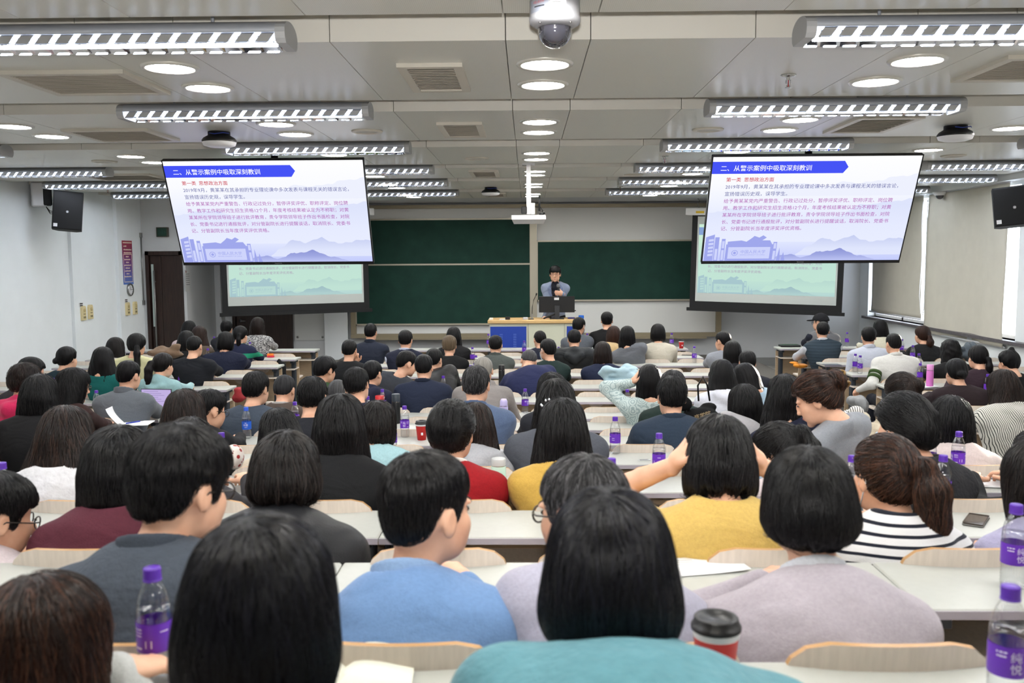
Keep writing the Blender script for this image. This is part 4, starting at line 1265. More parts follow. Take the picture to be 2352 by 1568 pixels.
def Rz(a): c, s = math.cos(a), math.sin(a); return np.array([[c, -s, 0], [s, c, 0], [0, 0, 1.]])
def Rx(a): c, s = math.cos(a), math.sin(a); return np.array([[1., 0, 0], [0, c, -s], [0, s, c]])
def Ry(a): c, s = math.cos(a), math.sin(a); return np.array([[c, 0, s], [0, 1., 0], [-s, 0, c]])
def loc3(p, R, c, s=1.0):
    """world grid to local frame (columns of R are the local axes)"""
    q = [p[i] - f32(c[i]) for i in range(3)]
    return [(q[0] * f32(R[0, i]) + q[1] * f32(R[1, i]) + q[2] * f32(R[2, i])) * f32(1 / s) for i in range(3)]

# ---- the head (local frame: x right, y forward, z up; chin at -0.115, crown at +0.115)
def skull(p, t=0.0):
    d = ell(p, (0, -.012, .030), (.076 + t, .096 + t, .087 + t))
    d = smin(d, ell(p, (0, -.045, .0), (.062 + t, .055 + t, .07 + t)), .03)
    return d
def head_sdf(p, face):
    ax = np.abs(p[0])
    s = [ax, p[1], p[2]]
    d = skull(p)
    d = smin(d, ell(p, (0, .030, -.040), (.060, .062, .066)), .03)         # lower face
    d = smin(d, ell(s, (.034, .035, -.062), (.026, .045, .036)), .03)      # jaw
    d = smin(d, ell(p, (0, .072, -.098), (.022, .020, .017)), .02)         # chin
    d = smin(d, ell(s, (.040, .060, -.022), (.022, .022, .022)), .03)      # cheeks
    if face:
        d = smin(d, ell(s, (.030, .080, .024), (.024, .012, .008)), .014)  # brow
        d = smax(d, -ell(s, (.031, .094, .004), (.019, .012, .011)), .016) # eye sockets
        d = smin(d, ell(s, (.031, .078, .004), (.0125, .0125, .010)), .004)
        d = smin(d, ell(p, (0, .0965, -.012), (.009, .012, .026)), .012)   # nose
        d = smin(d, ell(p, (0, .105, -.030), (.011, .011, .009)), .010)
        d = smin(d, ell(s, (.011, .097, -.032), (.008, .010, .007)), .006)
        d = smin(d, ell(p, (0, .090, -.058), (.023, .010, .0055)), .006)   # lips
        d = smin(d, ell(p, (0, .087, -.069), (.019, .010, .0065)), .006)
        d = smax(d, -ell(p, (0, .101, -.0635), (.020, .006, .0018)), .003)
    else:
        d = smin(d, ell(p, (0, .10, -.022), (.012, .016, .022)), .014)
    # ears
    e = ell(s, (.080, -.008, -.006), (.010, .020, .033))
    e = smax(e, -ell(s, (.089, -.002, .0), (.006, .011, .019)), .006)
    d = smin(d, e, .010)
    return d

# ---- hair
FZ_Y = [-.14, -.10, -.06, -.045, -.03, .005, .012, .030, .040, .060, .12]
FZ_S = [-.068, -.064, -.040, -.002, .028, .028, -.010, -.016, .025, .052, .060]   # short cut, ears free
def hair_sdf(p, st, rs, g):
    """st: dict(style, t, len, flare, ...); g: direction of gravity in the head frame"""
    ax = np.abs(p[0])
    sty = st['style']
    t = st.get('t', .014)
    az = np.arctan2(p[0], p[1] + f32(.03))
    lockn = (np.sin(az * 9 + rs.rand() * 6) + .7 * np.sin(az * 17 + rs.rand() * 6) + .5 * np.sin(az * 31 + rs.rand() * 6)) * f32(.35)
    topv = np.clip((p[2] - f32(.02)) / f32(.08), 0, 1)
    if sty in ('short', 'balding'):
        side = st.get('side', .006)
        d = skull(p, 0) - (f32(side) + (t - side) * topv)
        zl = np.interp(p[1], FZ_Y, FZ_S).astype(f32) + lockn * f32(.004)
        d = smax(d, (zl - p[2]) * f32(.8), .008)
        if sty == 'balding':
            d = smax(d, -ell(p, (0, -.035, .115), (.05, .055, .045)), .02)
        # fringe swept over the forehead
        if st.get('fringe', 0):
            d = smin(d, smax(smax(skull(p, 0) - f32(t), f32(.030) + lockn * f32(.012) - p[2], .008), f32(.02) - p[1], .02), .012)
        return d
    # fuller styles: the cap comes down to the nape and covers the ears unless tied up
    tied = sty in ('pony', 'bun', 'updo')
    capd = skull(p, 0) - (f32(t * .8) + f32(t * .3) * topv)
    if tied:
        zl = np.interp(p[1], FZ_Y, [-.084, -.080, -.072, -.062, -.040, .008, .000, .004, .032, .058, .066]).astype(f32)
        d = smax(capd, (zl - p[2]) * f32(.8), .010)
        if sty == 'pony':
            a = np.array(st.get('tie', (0, -.105, .045)))
            ln = st.get('len', .26); w = st.get('w', .032)
            pts = [a, a + np.array([st.get('side', 0) * .5, -.035, -.01]), a + np.array([st.get('side', 0), -.045, -.08]) , a + np.array([st.get('side', 0) * 1.2, -.035, -ln * .6]), a + np.array([st.get('side', 0) * 1.3, -.02, -ln])]
            rr = [.018, .026, w, w * .95, w * .35]
            for i in range(4): d = smin(d, cap(p, pts[i], pts[i + 1], rr[i], rr[i + 1]), .014)
        elif sty == 'bun':
            b = st.get('at', (0, -.12, .04)); r = st.get('r', .036)
            d = smin(d, ell(p, b, (r * 1.1, r * .85, r)), .010)
        else:
            b = st.get('at', (0, -.095, .02)); r = st.get('r', .05)
            d = smin(d, ell(p, b, (r * 1.15, r * .8, r * 1.25)), .02)
            d = smin(d, ell(p, (b[0] + .02, b[1] - .01, b[2] + r), (r * .6, r * .5, r * .5)), .014)
        return d
    # hanging hair: bob / long
    ln = st.get('len', .0)                       # z of the ends, head frame
    fl = st.get('flare', .12)
    gx, gy = g[0] / max(.2, -g[2]), g[1] / max(.2, -g[2])
    low = np.maximum(f32(-.02) - p[2], 0)
    hb = st.get('back', 0.0)
    x2 = p[0] - f32(gx) * low
    y2 = p[1] - f32(min(gy, .03) - hb) * low
    rx = f32(.080 + t * .75) + np.clip(f32(.04) - p[2], 0, .16) * f32(fl) - np.clip(f32(st.get('tz', -.12)) - p[2], 0, 1) * f32(st.get('taper', .10))
    cyc = -.018 - np.clip(f32(-.06) - p[2], 0, .2) * f32(st.get('cyshift', .10))
    ry = f32(.092 + t * .7) - np.clip(f32(-.06) - p[2], 0, 1) * f32(st.get('thin', .18))
    rx = np.maximum(rx, .03); ry = np.maximum(ry, .03)
    yy = y2 - cyc
    k = np.sqrt((x2 / rx) ** 2 + (yy / ry) ** 2)
    cyl = (k - 1) * np.minimum(rx, ry)
    ends = f32(ln) + lockn * f32(st.get('rag', .012)) + np.where(p[1] > 0, f32(st.get('frontlen', 0.0)), 0)
    cyl = smax(cyl, ends - p[2], .05 if sty == 'bob' else .03)
    cyl = smax(cyl, p[2] - f32(.02), .07)
    d = smin(capd, cyl, .045)
    # face opening
    fw = st.get('facew', .060)
    op = np.maximum(np.maximum(f32(st.get('facey', .030)) - p[1], ax - f32(fw) - np.maximum(f32(-.05) - p[2], 0) * .15), p[2] - f32(st.get('fringez', .045)))
    d = smax(d, -op, .012)
    # below the ears keep a neck hollow for hair parted to the front
    return d

def strand_uv(V, sty, seed):
    """coordinates that run along the strands (for the shader)"""
    x, y, z = V[:, 0], V[:, 1] + .03, V[:, 2]
    az = np.arctan2(x, y)
    r = np.sqrt(x * x + y * y)
    ln = np.where(z > .03, .12 - np.sqrt(np.maximum(0, (z - .03) ** 2)) * 1.2, .12 - (z - .03))
    # on top of the head strands leave the crown: use polar angle around the whorl
    return np.stack([az * 1.0 + seed * 7.3, ln * 3.0, r * 6], 1)

def hair_disp(V, N, amp, rs):
    az = np.arctan2(V[:, 0], V[:, 1] + .03)
    a = np.zeros(len(V))
    for f, w in ((14, 1.0), (27, .8), (49, .6), (83, .4)):
        a += w * np.sin(az * f + rs.rand() * 6.28 + 2.0 * np.sin(V[:, 2] * 18 + rs.rand() * 6))
    fade = np.clip(np.sqrt(V[:, 0] ** 2 + (V[:, 1] + .03) ** 2) / .06, 0.15, 1)
    return V + N * (a * amp * .4 * fade)[:, None]

def make_strands(V, F, N_, sdf, g, n, rs, seg, step, lift, tie=None):
    """fine strands that run over the hair surface, away from the crown and down"""
    fi = rs.randint(0, len(F), n)
    w = rs.rand(n, 4) + .05; w /= w.sum(1, keepdims=True)
    Pq = (V[F[fi]] * w[:, :, None]).sum(1); Nq = (N_[F[fi]] * w[:, :, None]).sum(1)
    crown = np.array([rs.uniform(-.02, .02), -.045, .125])
    out = np.zeros((n, seg, 3)); off = rs.rand(n) ** 2 * lift + .0006
    wild = (rs.rand(n) < .05) * rs.rand(n) * .008
    jit = rs.randn(n, 3) * .22
    p_ = Pq.copy()
    e = 2e-3
    def ev(q): return np.asarray(sdf([q[:, 0].astype(f32), q[:, 1].astype(f32), q[:, 2].astype(f32)]), float)
    d_prev = None
    for i in range(seg):
        out[:, i] = p_ + Nq * (off + wild * (i / seg) ** 2)[:, None]
        rad = p_ - crown; rl = np.linalg.norm(rad, axis=1, keepdims=True)
        top = np.clip(1.2 - rl / .11, 0, 1)
        d = rad / (rl + 1e-6) * (.35 + top) + g * (1.1 - top * .8) + jit
        if tie is not None:
            tv = tie - p_; tl = np.linalg.norm(tv, axis=1, keepdims=True)
            k_ = np.clip((tl - .05) / .03, 0, 1) * (p_[:, 1:2] > tie[1] - .02)
            d = d * (1 - k_) + (tv / (tl + 1e-6) + jit * .5) * k_
        d -= Nq * (d * Nq).sum(1, keepdims=True)
        d /= np.linalg.norm(d, axis=1, keepdims=True) + 1e-6
        p_ = p_ + d * step
        v0 = ev(p_)
        gr = np.stack([ev(p_ + np.eye(3)[k] * e) - v0 for k in range(3)], 1) / e
        gl = np.linalg.norm(gr, axis=1, keepdims=True)
        Nn = np.where(gl > .2, gr / (gl + 1e-6), Nq)
        Nq = Nq * .4 + Nn * .6; Nq /= np.linalg.norm(Nq, axis=1, keepdims=True) + 1e-6
        p_ = p_ - Nq * np.clip(v0, -.01, .01)[:, None] * .9
    return out

def strand_object(name, pts, root, m, r0):
    n, seg = pts.shape[:2]
    hc = bpy.data.hair_curves.new(name)
    hc.add_curves([seg] * n)
    hc.attributes['position'].data.foreach_set('vector', pts.astype(f32).ravel())
    at = hc.attributes.get('radius') or hc.attributes.new('radius', 'FLOAT', 'POINT')
    at.data.foreach_set('value', np.tile(np.linspace(1, .25, seg) * r0, n).astype(f32))
    hc.materials.append(m)
    o = bpy.data.objects.new(name, hc); COL.objects.link(o); o.parent = root
    o['kind'] = 'stuff'
    return o

def strand_mat(name, base, tip):
    if name in MATS: return MATS[name]
    m, nt, b, N, L = new_mat(name)
    hi = N.new('ShaderNodeHairInfo')
    r = ramp(N, [(0, tuple(v * .6 for v in base)), (.6, base), (1, tuple(min(255, v * 1.25) for v in tip))]); L.new(hi.outputs['Random'], r.inputs[0]); L.new(r.outputs[0], b.inputs['Base Color'])
    b.inputs['Roughness'].default_value = .30; b.inputs['Specular IOR Level'].default_value = .38
    MATS[name] = m
    return m

# ---- materials for people
def hair_mat(name, base, tip, rough=.33):
    if name in MATS: return MATS[name]
    m, nt, b, N, L = new_mat(name)
    at = N.new('ShaderNodeAttribute'); at.attribute_name = 'strand'
    mp = N.new('ShaderNodeMapping'); mp.inputs['Scale'].default_value = (60, .6, 1.2); L.new(at.outputs['Vector'], mp.inputs[0])
    nz = N.new('ShaderNodeTexNoise'); nz.inputs['Scale'].default_value = 1.0; nz.inputs['Detail'].default_value = 5; nz.inputs['Roughness'].default_value = .65; L.new(mp.outputs[0], nz.inputs['Vector'])
    r = ramp(N, [(.30, tuple(v * .6 for v in base)), (.55, base), (.78, tip)]); L.new(nz.outputs[0], r.inputs[0])
    L.new(r.outputs[0], b.inputs['Base Color'])
    bp = N.new('ShaderNodeBump'); bp.inputs['Strength'].default_value = .55; bp.inputs['Distance'].default_value = .006
    L.new(nz.outputs[0], bp.inputs['Height']); L.new(bp.outputs[0], b.inputs['Normal'])
    b.inputs['Roughness'].default_value = rough; b.inputs['Specular IOR Level'].default_value = .16
    MATS[name] = m
    return m
HAIR = {'black': ((9, 8, 10), (20, 19, 22)), 'blue': ((9, 9, 13), (24, 24, 34)), 'dark': ((17, 14, 14), (38, 31, 29)), 'brown': ((36, 22, 17), (78, 49, 35)), 'dbrown': ((24, 16, 14), (54, 36, 28)),
        'red': ((44, 26, 20), (92, 56, 40)), 'grey': ((60, 60, 62), (135, 135, 137)), 'sgrey': ((30, 30, 32), (88, 87, 90)), 'white': ((140, 136, 130), (205, 202, 196)), 'blonde': ((92, 78, 62), (172, 152, 122))}
M_skin, nt, b, N, L = new_mat('skin')
b.inputs['Base Color'].default_value = (*lin((214, 166, 138)), 1); b.inputs['Roughness'].default_value = .52
b.inputs['Subsurface Weight'].default_value = 0.0
tc = N.new('ShaderNodeTexCoord'); nz = N.new('ShaderNodeTexNoise'); nz.inputs['Scale'].default_value = 14; nz.inputs['Detail'].default_value = 5; L.new(tc.outputs['Object'], nz.inputs['Vector'])
r = ramp(N, [(.3, (204, 152, 124)), (.7, (222, 176, 148))]); L.new(nz.outputs[0], r.inputs[0]); L.new(r.outputs[0], b.inputs['Base Color'])
MATS['skin'] = M_skin

def cloth_mat(name, rgb, kind='plain', rgb2=None, rough=.85):
    if name in MATS: return MATS[name]
    m, nt, b, N, L = new_mat(name)
    b.inputs['Roughness'].default_value = rough
    b.inputs['Sheen Weight'].default_value = .12 if (rough > .6 and sum(rgb) > 300) else 0.0
    b.inputs['Specular IOR Level'].default_value = .25
    c1 = tuple(v * .80 for v in lin(rgb)); c2 = tuple(v * .80 for v in lin(rgb2)) if rgb2 else None
    tc = N.new('ShaderNodeTexCoord')
    nz = N.new('ShaderNodeTexNoise'); nz.inputs['Scale'].default_value = 260 if kind != 'fuzzy' else 70; nz.inputs['Detail'].default_value = 3; L.new(tc.outputs['Object'], nz.inputs['Vector'])
    bp = N.new('ShaderNodeBump'); bp.inputs['Strength'].default_value = .35 if kind != 'fuzzy' else .9; bp.inputs['Distance'].default_value = .004; L.new(nz.outputs[0], bp.inputs['Height'])
    fold = N.new('ShaderNodeTexNoise'); fold.inputs['Scale'].default_value = 6; fold.inputs['Detail'].default_value = 1.5; fold.inputs['Distortion'].default_value = .8
    mpf = N.new('ShaderNodeMapping'); mpf.inputs['Scale'].default_value = (1, 1, 1.8); L.new(tc.outputs['Object'], mpf.inputs[0]); L.new(mpf.outputs[0], fold.inputs['Vector'])
    bp2 = N.new('ShaderNodeBump'); bp2.inputs['Strength'].default_value = .42; bp2.inputs['Distance'].default_value = .035; L.new(fold.outputs[0], bp2.inputs['Height']); L.new(bp.outputs[0], bp2.inputs['Normal']); L.new(bp2.outputs[0], b.inputs['Normal'])
    dk = tuple(v * .78 for v in c1)
    if kind in ('plain', 'fuzzy'):
        r = N.new('ShaderNodeMix'); r.data_type = 'RGBA'; r.inputs['A'].default_value = (*dk, 1); r.inputs['B'].default_value = (*[min(1, v * 1.1) for v in c1], 1)
        n2 = N.new('ShaderNodeTexNoise'); n2.inputs['Scale'].default_value = 40 if kind == 'fuzzy' else 120; n2.inputs['Detail'].default_value = 4; L.new(tc.outputs['Object'], n2.inputs['Vector'])
        L.new(n2.outputs[0], r.inputs['Factor']); L.new(r.outputs['Result'], b.inputs['Base Color'])
    else:
        mx = N.new('ShaderNodeMix'); mx.data_type = 'RGBA'; mx.inputs['A'].default_value = (*c1, 1); mx.inputs['B'].default_value = (*c2, 1)
        sp = N.new('ShaderNodeSeparateXYZ'); L.new(tc.outputs['Object'], sp.inputs[0])
        def math_(op, a, bb=None):
            q = N.new('ShaderNodeMath'); q.operation = op
            for i, v in enumerate((a, bb)):
                if v is None: continue
                if isinstance(v, (int, float)): q.inputs[i].default_value = v
                else: L.new(v, q.inputs[i])
            return q.outputs[0]
        if kind == 'hstripe':      # narrow navy lines on white
            v = math_('GREATER_THAN', math_('FRACT', math_('MULTIPLY', sp.outputs[2], 38.0)), .68)
        elif kind == 'vstripe':    # fine lines, bent by the folds
            wv = N.new('ShaderNodeTexNoise'); wv.inputs['Scale'].default_value = 5; L.new(tc.outputs['Object'], wv.inputs['Vector'])
            v = math_('GREATER_THAN', math_('FRACT', math_('MULTIPLY', math_('ADD', math_('ADD', sp.outputs[0], math_('MULTIPLY', sp.outputs[2], .35)), math_('MULTIPLY', wv.outputs[0], .09)), 80.0)), .70)
        elif kind == 'bands':      # a few wide bands (navy with green)
            v = math_('GREATER_THAN', math_('FRACT', math_('ADD', math_('MULTIPLY', sp.outputs[2], 5.2), .35)), .66)
        elif kind == 'tweed':
            n3 = N.new('ShaderNodeTexNoise'); n3.inputs['Scale'].default_value = 1.0; n3.inputs['Detail'].default_value = 2
            mp = N.new('ShaderNodeMapping'); mp.inputs['Scale'].default_value = (40, 40, 220); L.new(tc.outputs['Object'], mp.inputs[0]); L.new(mp.outputs[0], n3.inputs['Vector'])
            v = math_('GREATER_THAN', n3.outputs[0], .5)
        elif kind == 'paisley':
            vo = N.new('ShaderNodeTexVoronoi'); vo.inputs['Scale'].default_value = 16; L.new(tc.outputs['Object'], vo.inputs['Vector'])
            v = math_('GREATER_THAN', math_('SINE', math_('MULTIPLY', vo.outputs['Distance'], 26.0)), .35)
        elif kind == 'flower':
            vo = N.new('ShaderNodeTexVoronoi'); vo.inputs['Scale'].default_value = 34; L.new(tc.outputs['Object'], vo.inputs['Vector'])
            v = math_('LESS_THAN', vo.outputs['Distance'], .28)
        elif kind == 'patch':      # blotchy print
            n3 = N.new('ShaderNodeTexNoise'); n3.inputs['Scale'].default_value = 26; n3.inputs['Detail'].default_value = 3; L.new(tc.outputs['Object'], n3.inputs['Vector'])
            v = math_('GREATER_THAN', n3.outputs[0], .57)
        elif kind == 'quilt':      # horizontal channels
            v = math_('GREATER_THAN', math_('FRACT', math_('MULTIPLY', sp.outputs[2], 26.0)), .9)
        L.new(v, mx.inputs['Factor']); L.new(mx.outputs['Result'], b.inputs['Base Color'])
    MATS[name] = m
    return m

M_tr = [cloth_mat('trousers_navy', (30, 33, 44)), cloth_mat('trousers_black', (22, 22, 24)), cloth_mat('trousers_grey', (70, 72, 78)), cloth_mat('trousers_denim', (52, 66, 92))]
M_shoe = mat('shoe_leather', (24, 22, 22), .4)
M_lens = mat('spectacle_rim', (40, 34, 30), .3)
M_mask = mat('surgical_mask', (176, 208, 232), .8)

# shared lower body (seated): pelvis at the origin, knees forward
def leg_fn(p):
    ax = np.abs(p[0]); s = [ax, p[1], p[2]]
    d = ell(p, (0, -.01, .02), (.17, .12, .11))
    d = smin(d, cap(s, (.09, .02, .0), (.105, .40, -.005), .082, .058), .04)
    d = smin(d, cap(s, (.105, .40, -.005), (.11, .36, -.37), .058, .042), .03)
    return d
V, F = surface(leg_fn, (-.24, -.18, -.46), (.24, .50, .16), .02)
LEGS_ME = quads_mesh('trousers', relax(V, F, 1), F)
def shoe_fn(p):
    d = cap(p, (0, -.05, 0), (0, .12, -.008), .040, .034)
    d = smin(d, cap(p, (0, -.04, .02), (0, -.03, .06), .036), .03)
    return smax(d, f32(-.035) - p[2], .01)
V, F = surface(shoe_fn, (-.07, -.12, -.06), (.07, .19, .11), .013)
SHOE_ME = quads_mesh('shoe', V, F)
# relaxed hand: wrist at the origin, fingers along +y, palm down, thumb towards +x
def hand_fn(p, curl=.0):
    d = ell(p, (0, .048, 0), (.040, .052, .016))
    d = smin(d, cap(p, (0, -.012, 0), (0, .02, 0), .025, .027), .02)
    for i, (x, L0, z) in enumerate(((.029, .040, 0), (.010, .045, .002), (-.010, .041, .001), (-.029, .032, -.002))):
        c = curl + .05 * i
        b = np.array([x, .088 - .004 * abs(i - 1), 0]); e1 = b + L0 * np.array([x * 1.2, math.cos(c * .6), -math.sin(c * .6)]); e2 = e1 + L0 * .72 * np.array([0, math.cos(c * 1.5), -math.sin(c * 1.5)])
        e3 = e2 + L0 * .5 * np.array([0, math.cos(c * 2.2), -math.sin(c * 2.2)])
        dd = np.minimum(np.minimum(cap(p, b, e1, .0095, .0088), cap(p, e1, e2, .0088, .008)), cap(p, e2, e3, .008, .0068))
        d = smin(d, dd, .006)
    t0 = np.array([.030, .022, -.004]); t1 = np.array([.058, .052, -.012]); t2 = np.array([.064, .088, -.016])
    d = smin(d, np.minimum(cap(p, t0, t1, .014, .0115), cap(p, t1, t2, .0115, .009)), .010)
    return d
HANDS = {}
for nm, cu in (('flat', .22), ('curl', .75), ('fist', 1.15)):
    HANDS[nm] = surface(lambda p: hand_fn(p, cu), (-.06, -.07, -.12), (.09, .21, .05), .0062)

def frame_from(fwd_, up_):
    f_ = np.asarray(fwd_, float); f_ = f_ / np.linalg.norm(f_)
    r_ = np.cross(f_, up_); r_ /= np.linalg.norm(r_) + 1e-9
    u_ = np.cross(r_, f_)
    return np.stack([r_, f_, u_], 1)

NPEOPLE = 0
def person(px, ytop, row, label, hair=None, hc='black', top=('plain', (40, 42, 48)), yaw=0, pitch=8, roll=0, dd=.22, s=1.0, byaw=None, lean=0.0, shw=1.0, bulk=1.0,
           arms='desk', neck=None, collar=None, hood=None, face=False, glasses=False, mask=False, depth=None, floor_z=None, seat_x=None, bare=None, tq=0, extra=None, zup=0.0, skin_tone=None, curve=.05, trousers=True, vest=None, short=False, nshift=0.0):
    """px, ytop: where the top of the head shows; row: the seat row; angles in degrees (yaw>0 turns to the left of the picture)"""
    global NPEOPLE
    NPEOPLE += 1
    rs = np.random.RandomState(NPEOPLE * 17 + 3)
    dr = REAR_D if row < 0 else ROW_D[row]
    fz = (REAR_F if row < 0 else ROW_F[row]) if floor_z is None else floor_z
    dh = dr + dd if depth is None else depth
    hair = hair or {'style': 'short'}
    yr, pr, rr = math.radians(yaw), math.radians(pitch), math.radians(roll)
    Rh = Rz(yr) @ Ry(rr) @ Rx(-pr)
    topP = P(px, ytop, dh)
    tt = hair.get('t', .014)
    Ch = topP - np.array([0, 0, (.117 + tt) * s])
    # pelvis and spine
    sx = Ch[0] if seat_x is None else seat_x
    pelv = np.array([sx - (Ch[0] - sx) * .0, dr + .13, fz + .50])
    if extra == 'stand': pelv = np.array([sx, dh + .02, fz + .95])
    by = math.radians(byaw if byaw is not None else yaw * .35)
    hup = Rh[:, 2]; hf = Rh[:, 1]
    Nk = Ch - hup * .135 * s - hf * .050 * s + np.array([0, -.01, -.015 * s + zup]) + np.array([nshift, 0, 0])
    u = Nk - pelv; L = np.linalg.norm(u); u /= L
    fb = Rz(by) @ np.array([0, 1., 0]); fb = fb - u * (fb @ u); fb /= np.linalg.norm(fb)
    rb = np.cross(fb, u)
    root = thing('person', label, 'person', (pelv[0], pelv[1], fz))
    O = np.array([pelv[0], pelv[1], fz])
    dist = dh
    # ---------------- clothes
    h = float(np.clip(dist * .0026, .0085, .017))
    S = {}; E = {}; W = {}
    wsh = .165 * shw * s
    for sd in (-1, 1):
        S[sd] = Nk - u * .075 * s + rb * sd * wsh - fb * .005
    deskz = (ROW_F[min(12, max(0, row + 1))]) + .785
    deskY = (ROW_D[row + 1] if row < 12 else 14.08) - .36
    side_m = {-1: arms, 1: arms} if not isinstance(arms, dict) else arms
    for sd in (-1, 1):
        a = side_m[sd]
        if a == 'desk':
            W[sd] = np.array([Nk[0] + sd * .11, min(deskY + .26, max(deskY + .03, Nk[1] + .24)), deskz + .02]); out = .16
        elif a == 'wide':
            W[sd] = np.array([Nk[0] + sd * .07, min(deskY + .26, max(deskY + .03, Nk[1] + .20)), deskz + .02]); out = .40
        elif a == 'lap':
            W[sd] = np.array([pelv[0] + sd * .08, pelv[1] + .24, fz + .60]); out = .06
        elif a == 'down':
            W[sd] = S[sd] + np.array([sd * .03, .05, -.50]); out = .02
        elif a == 'head':
            W[sd] = Ch + Rh @ np.array([sd * .13, .02, -.01]) * s; out = .20
        elif a == 'chin':
            W[sd] = Ch + Rh @ np.array([sd * .05, .10, -.13]) * s; out = .10
        elif isinstance(a, (tuple, list, np.ndarray)):
            W[sd] = np.asarray(a[:3], float); out = a[3] if len(a) > 3 else .1
        dv = W[sd] - S[sd]; Ld = np.linalg.norm(dv)
        l1, l2 = .29 * s, .25 * s
        if Ld > (l1 + l2) * .985:
            W[sd] = S[sd] + dv / Ld * (l1 + l2) * .985; dv = W[sd] - S[sd]; Ld = np.linalg.norm(dv)
        ca = (l1 * l1 + Ld * Ld - l2 * l2) / (2 * l1 * Ld); ca = np.clip(ca, -1, 1)
        pole = np.array([sd * out * 4, -.25, -.7]) if a not in ('head',) else np.array([sd * .75, .25, -.8])
        pole = pole - dv / Ld * (pole @ dv / Ld); pole /= np.linalg.norm(pole)
        E[sd] = S[sd] + dv / Ld * l1 * ca + pole * l1 * math.sqrt(max(0, 1 - ca * ca))
    Mid = (pelv + Nk) / 2 - fb * curve * (.4 + 1.2 * max(0, u[1]))
    chest = pelv * .25 + Nk * .75 - fb * (curve * .8 * (.4 + max(0, u[1]))) - u * .02
    RB = np.stack([rb, fb, u], 1)
    B = bulk
    nseed = rs.randint(1 << 30)
    amp = .0068 if dist < 4 else .005
    slv = {-1: True, 1: True} if not short else {-1: False, 1: False}
    if vest == 'sleeveless': slv = {-1: None, 1: None}
    def top_fn(p, sleeves=True, fat=0.0):
        rr_ = np.random.RandomState(nseed)
        q = loc3(p, RB, pelv)
        d = ell(q, (0, 0, .0), (.172 * B + fat, .128 * B + fat, .13))
        qm = loc3(p, RB, Mid)
        d = smin(d, ell(qm, (0, .0, 0), (.158 * B * s + fat, .118 * B * s + fat, .20 * s)), .08)
        qc = loc3(p, RB, chest)
        d = smin(d, ell(qc, (0, .005, 0), (.168 * B * shw * s + fat, .118 * B * s + fat, .17 * s)), .08)
        a_, b_ = Nk - u * .085 * s - rb * (wsh - .03) , Nk - u * .085 * s + rb * (wsh - .03)
        d = smin(d, cap(p, a_, b_, .064 * B * s + fat), .07)
        for sd in (-1, 1):
            d = smin(d, cap(p, Nk + u * .008, S[sd] + u * .018 * s, .056 * s + fat, .050 * s + fat), .035)
            if sleeves and slv[sd] is not None:
                e_ = E[sd] if slv[sd] else S[sd] + (E[sd] - S[sd]) * .62
                d = smin(d, cap(p, S[sd], e_, .060 * B * s + fat, .052 * B * s + fat), .045)
                if slv[sd]:
                    d = smin(d, cap(p, E[sd], W[sd], .050 * B * s + fat, .037 * s + fat), .03)
        if hood:
            hz = Nk + u * .0 - fb * .075
            d = smin(d, cap(p, hz - rb * .075 * s, hz - fb * .035 - u * .03, .044 * hood * s, .052 * hood * s), .03)
            d = smin(d, cap(p, hz + rb * .075 * s, hz - fb * .035 - u * .03, .044 * hood * s, .052 * hood * s), .03)
            d = smin(d, cap(p, hz - rb * .075 * s, hz - rb * .06 + fb * .10 - u * .02, .036 * hood * s, .026 * s), .03)
            d = smin(d, cap(p, hz + rb * .075 * s, hz + rb * .06 + fb * .10 - u * .02, .036 * hood * s, .026 * s), .03)
        d = d + f32(amp) * sinnoise(p, rr_, (20, 20, 38), 5)
        if amp and dist < 5: d = d + f32(.0022) * sinnoise(p, rr_, (60, 60, 85), 5)
        # neckline
        qn = loc3(p, RB, Nk)
        nl = .022 if neck is None else neck
        hole = np.maximum(np.sqrt(qn[0] ** 2 + (qn[1] - f32(.012)) ** 2) - f32(.058 * s) - np.maximum(qn[2], 0) * f32(.25), f32(nl) - qn[1] * f32(.55) - f32(.012) - qn[2])
        if not hood: d = smax(d, -np.maximum(hole, -.03), .008)
        return d
    pts = [pelv, Nk] + [S[k_] for k_ in S] + [E[k_] for k_ in E] + [W[k_] for k_ in W]
    pts = np.array(pts)
    lo = pts.min(0) - [.14 * B, .20 * B, .12]; hi = pts.max(0) + [.14 * B, .16 * B, .10]
    lo[0] = min(lo[0], pelv[0] - .24 * B); hi[0] = max(hi[0], pelv[0] + .24 * B)
    lo[2] = max(lo[2], fz + .44 if extra != 'stand' else pelv[2] - .35)
    V, F = surface(top_fn, lo, hi, h)
    V = relax(V, F, 1, .4)
    kind, rgb = top[0], top[1]
    mt = cloth_mat('cloth_%s_%d_%d_%d' % (kind, *rgb) + ('_%d_%d_%d' % top[2] if len(top) > 2 and top[2] else ''), rgb, kind, top[2] if len(top) > 2 else None, rough=top[3] if len(top) > 3 else .85)
    link('top', quads_mesh('top', V - O, F), root, mt)
    if vest and vest != 'sleeveless':
        vk, vr = vest[0], vest[1]
        fat = .012
        V, F = surface(lambda p: top_fn(p, False, fat), lo, hi, h)
        link('vest', quads_mesh('vest', V - O, F), root, cloth_mat('vest_%s_%d_%d_%d' % (vk, *vr), vr, vk, vest[2] if len(vest) > 2 else None))
    # ---------------- body: head, neck, bust and hands in one mesh
    hs = float(np.clip(dist * .0018, .0056, .0105))
    if face: hs = min(hs, .0052)
    nl_ = np.linalg.inv(Rh) @ (Nk - Ch) / s
    busts = np.linalg.inv(Rh) @ (Nk - u * .06 - Ch) / s
    shl = [np.linalg.inv(Rh) @ (S[k_] + u * .0 - Ch) / s for k_ in (-1, 1)]
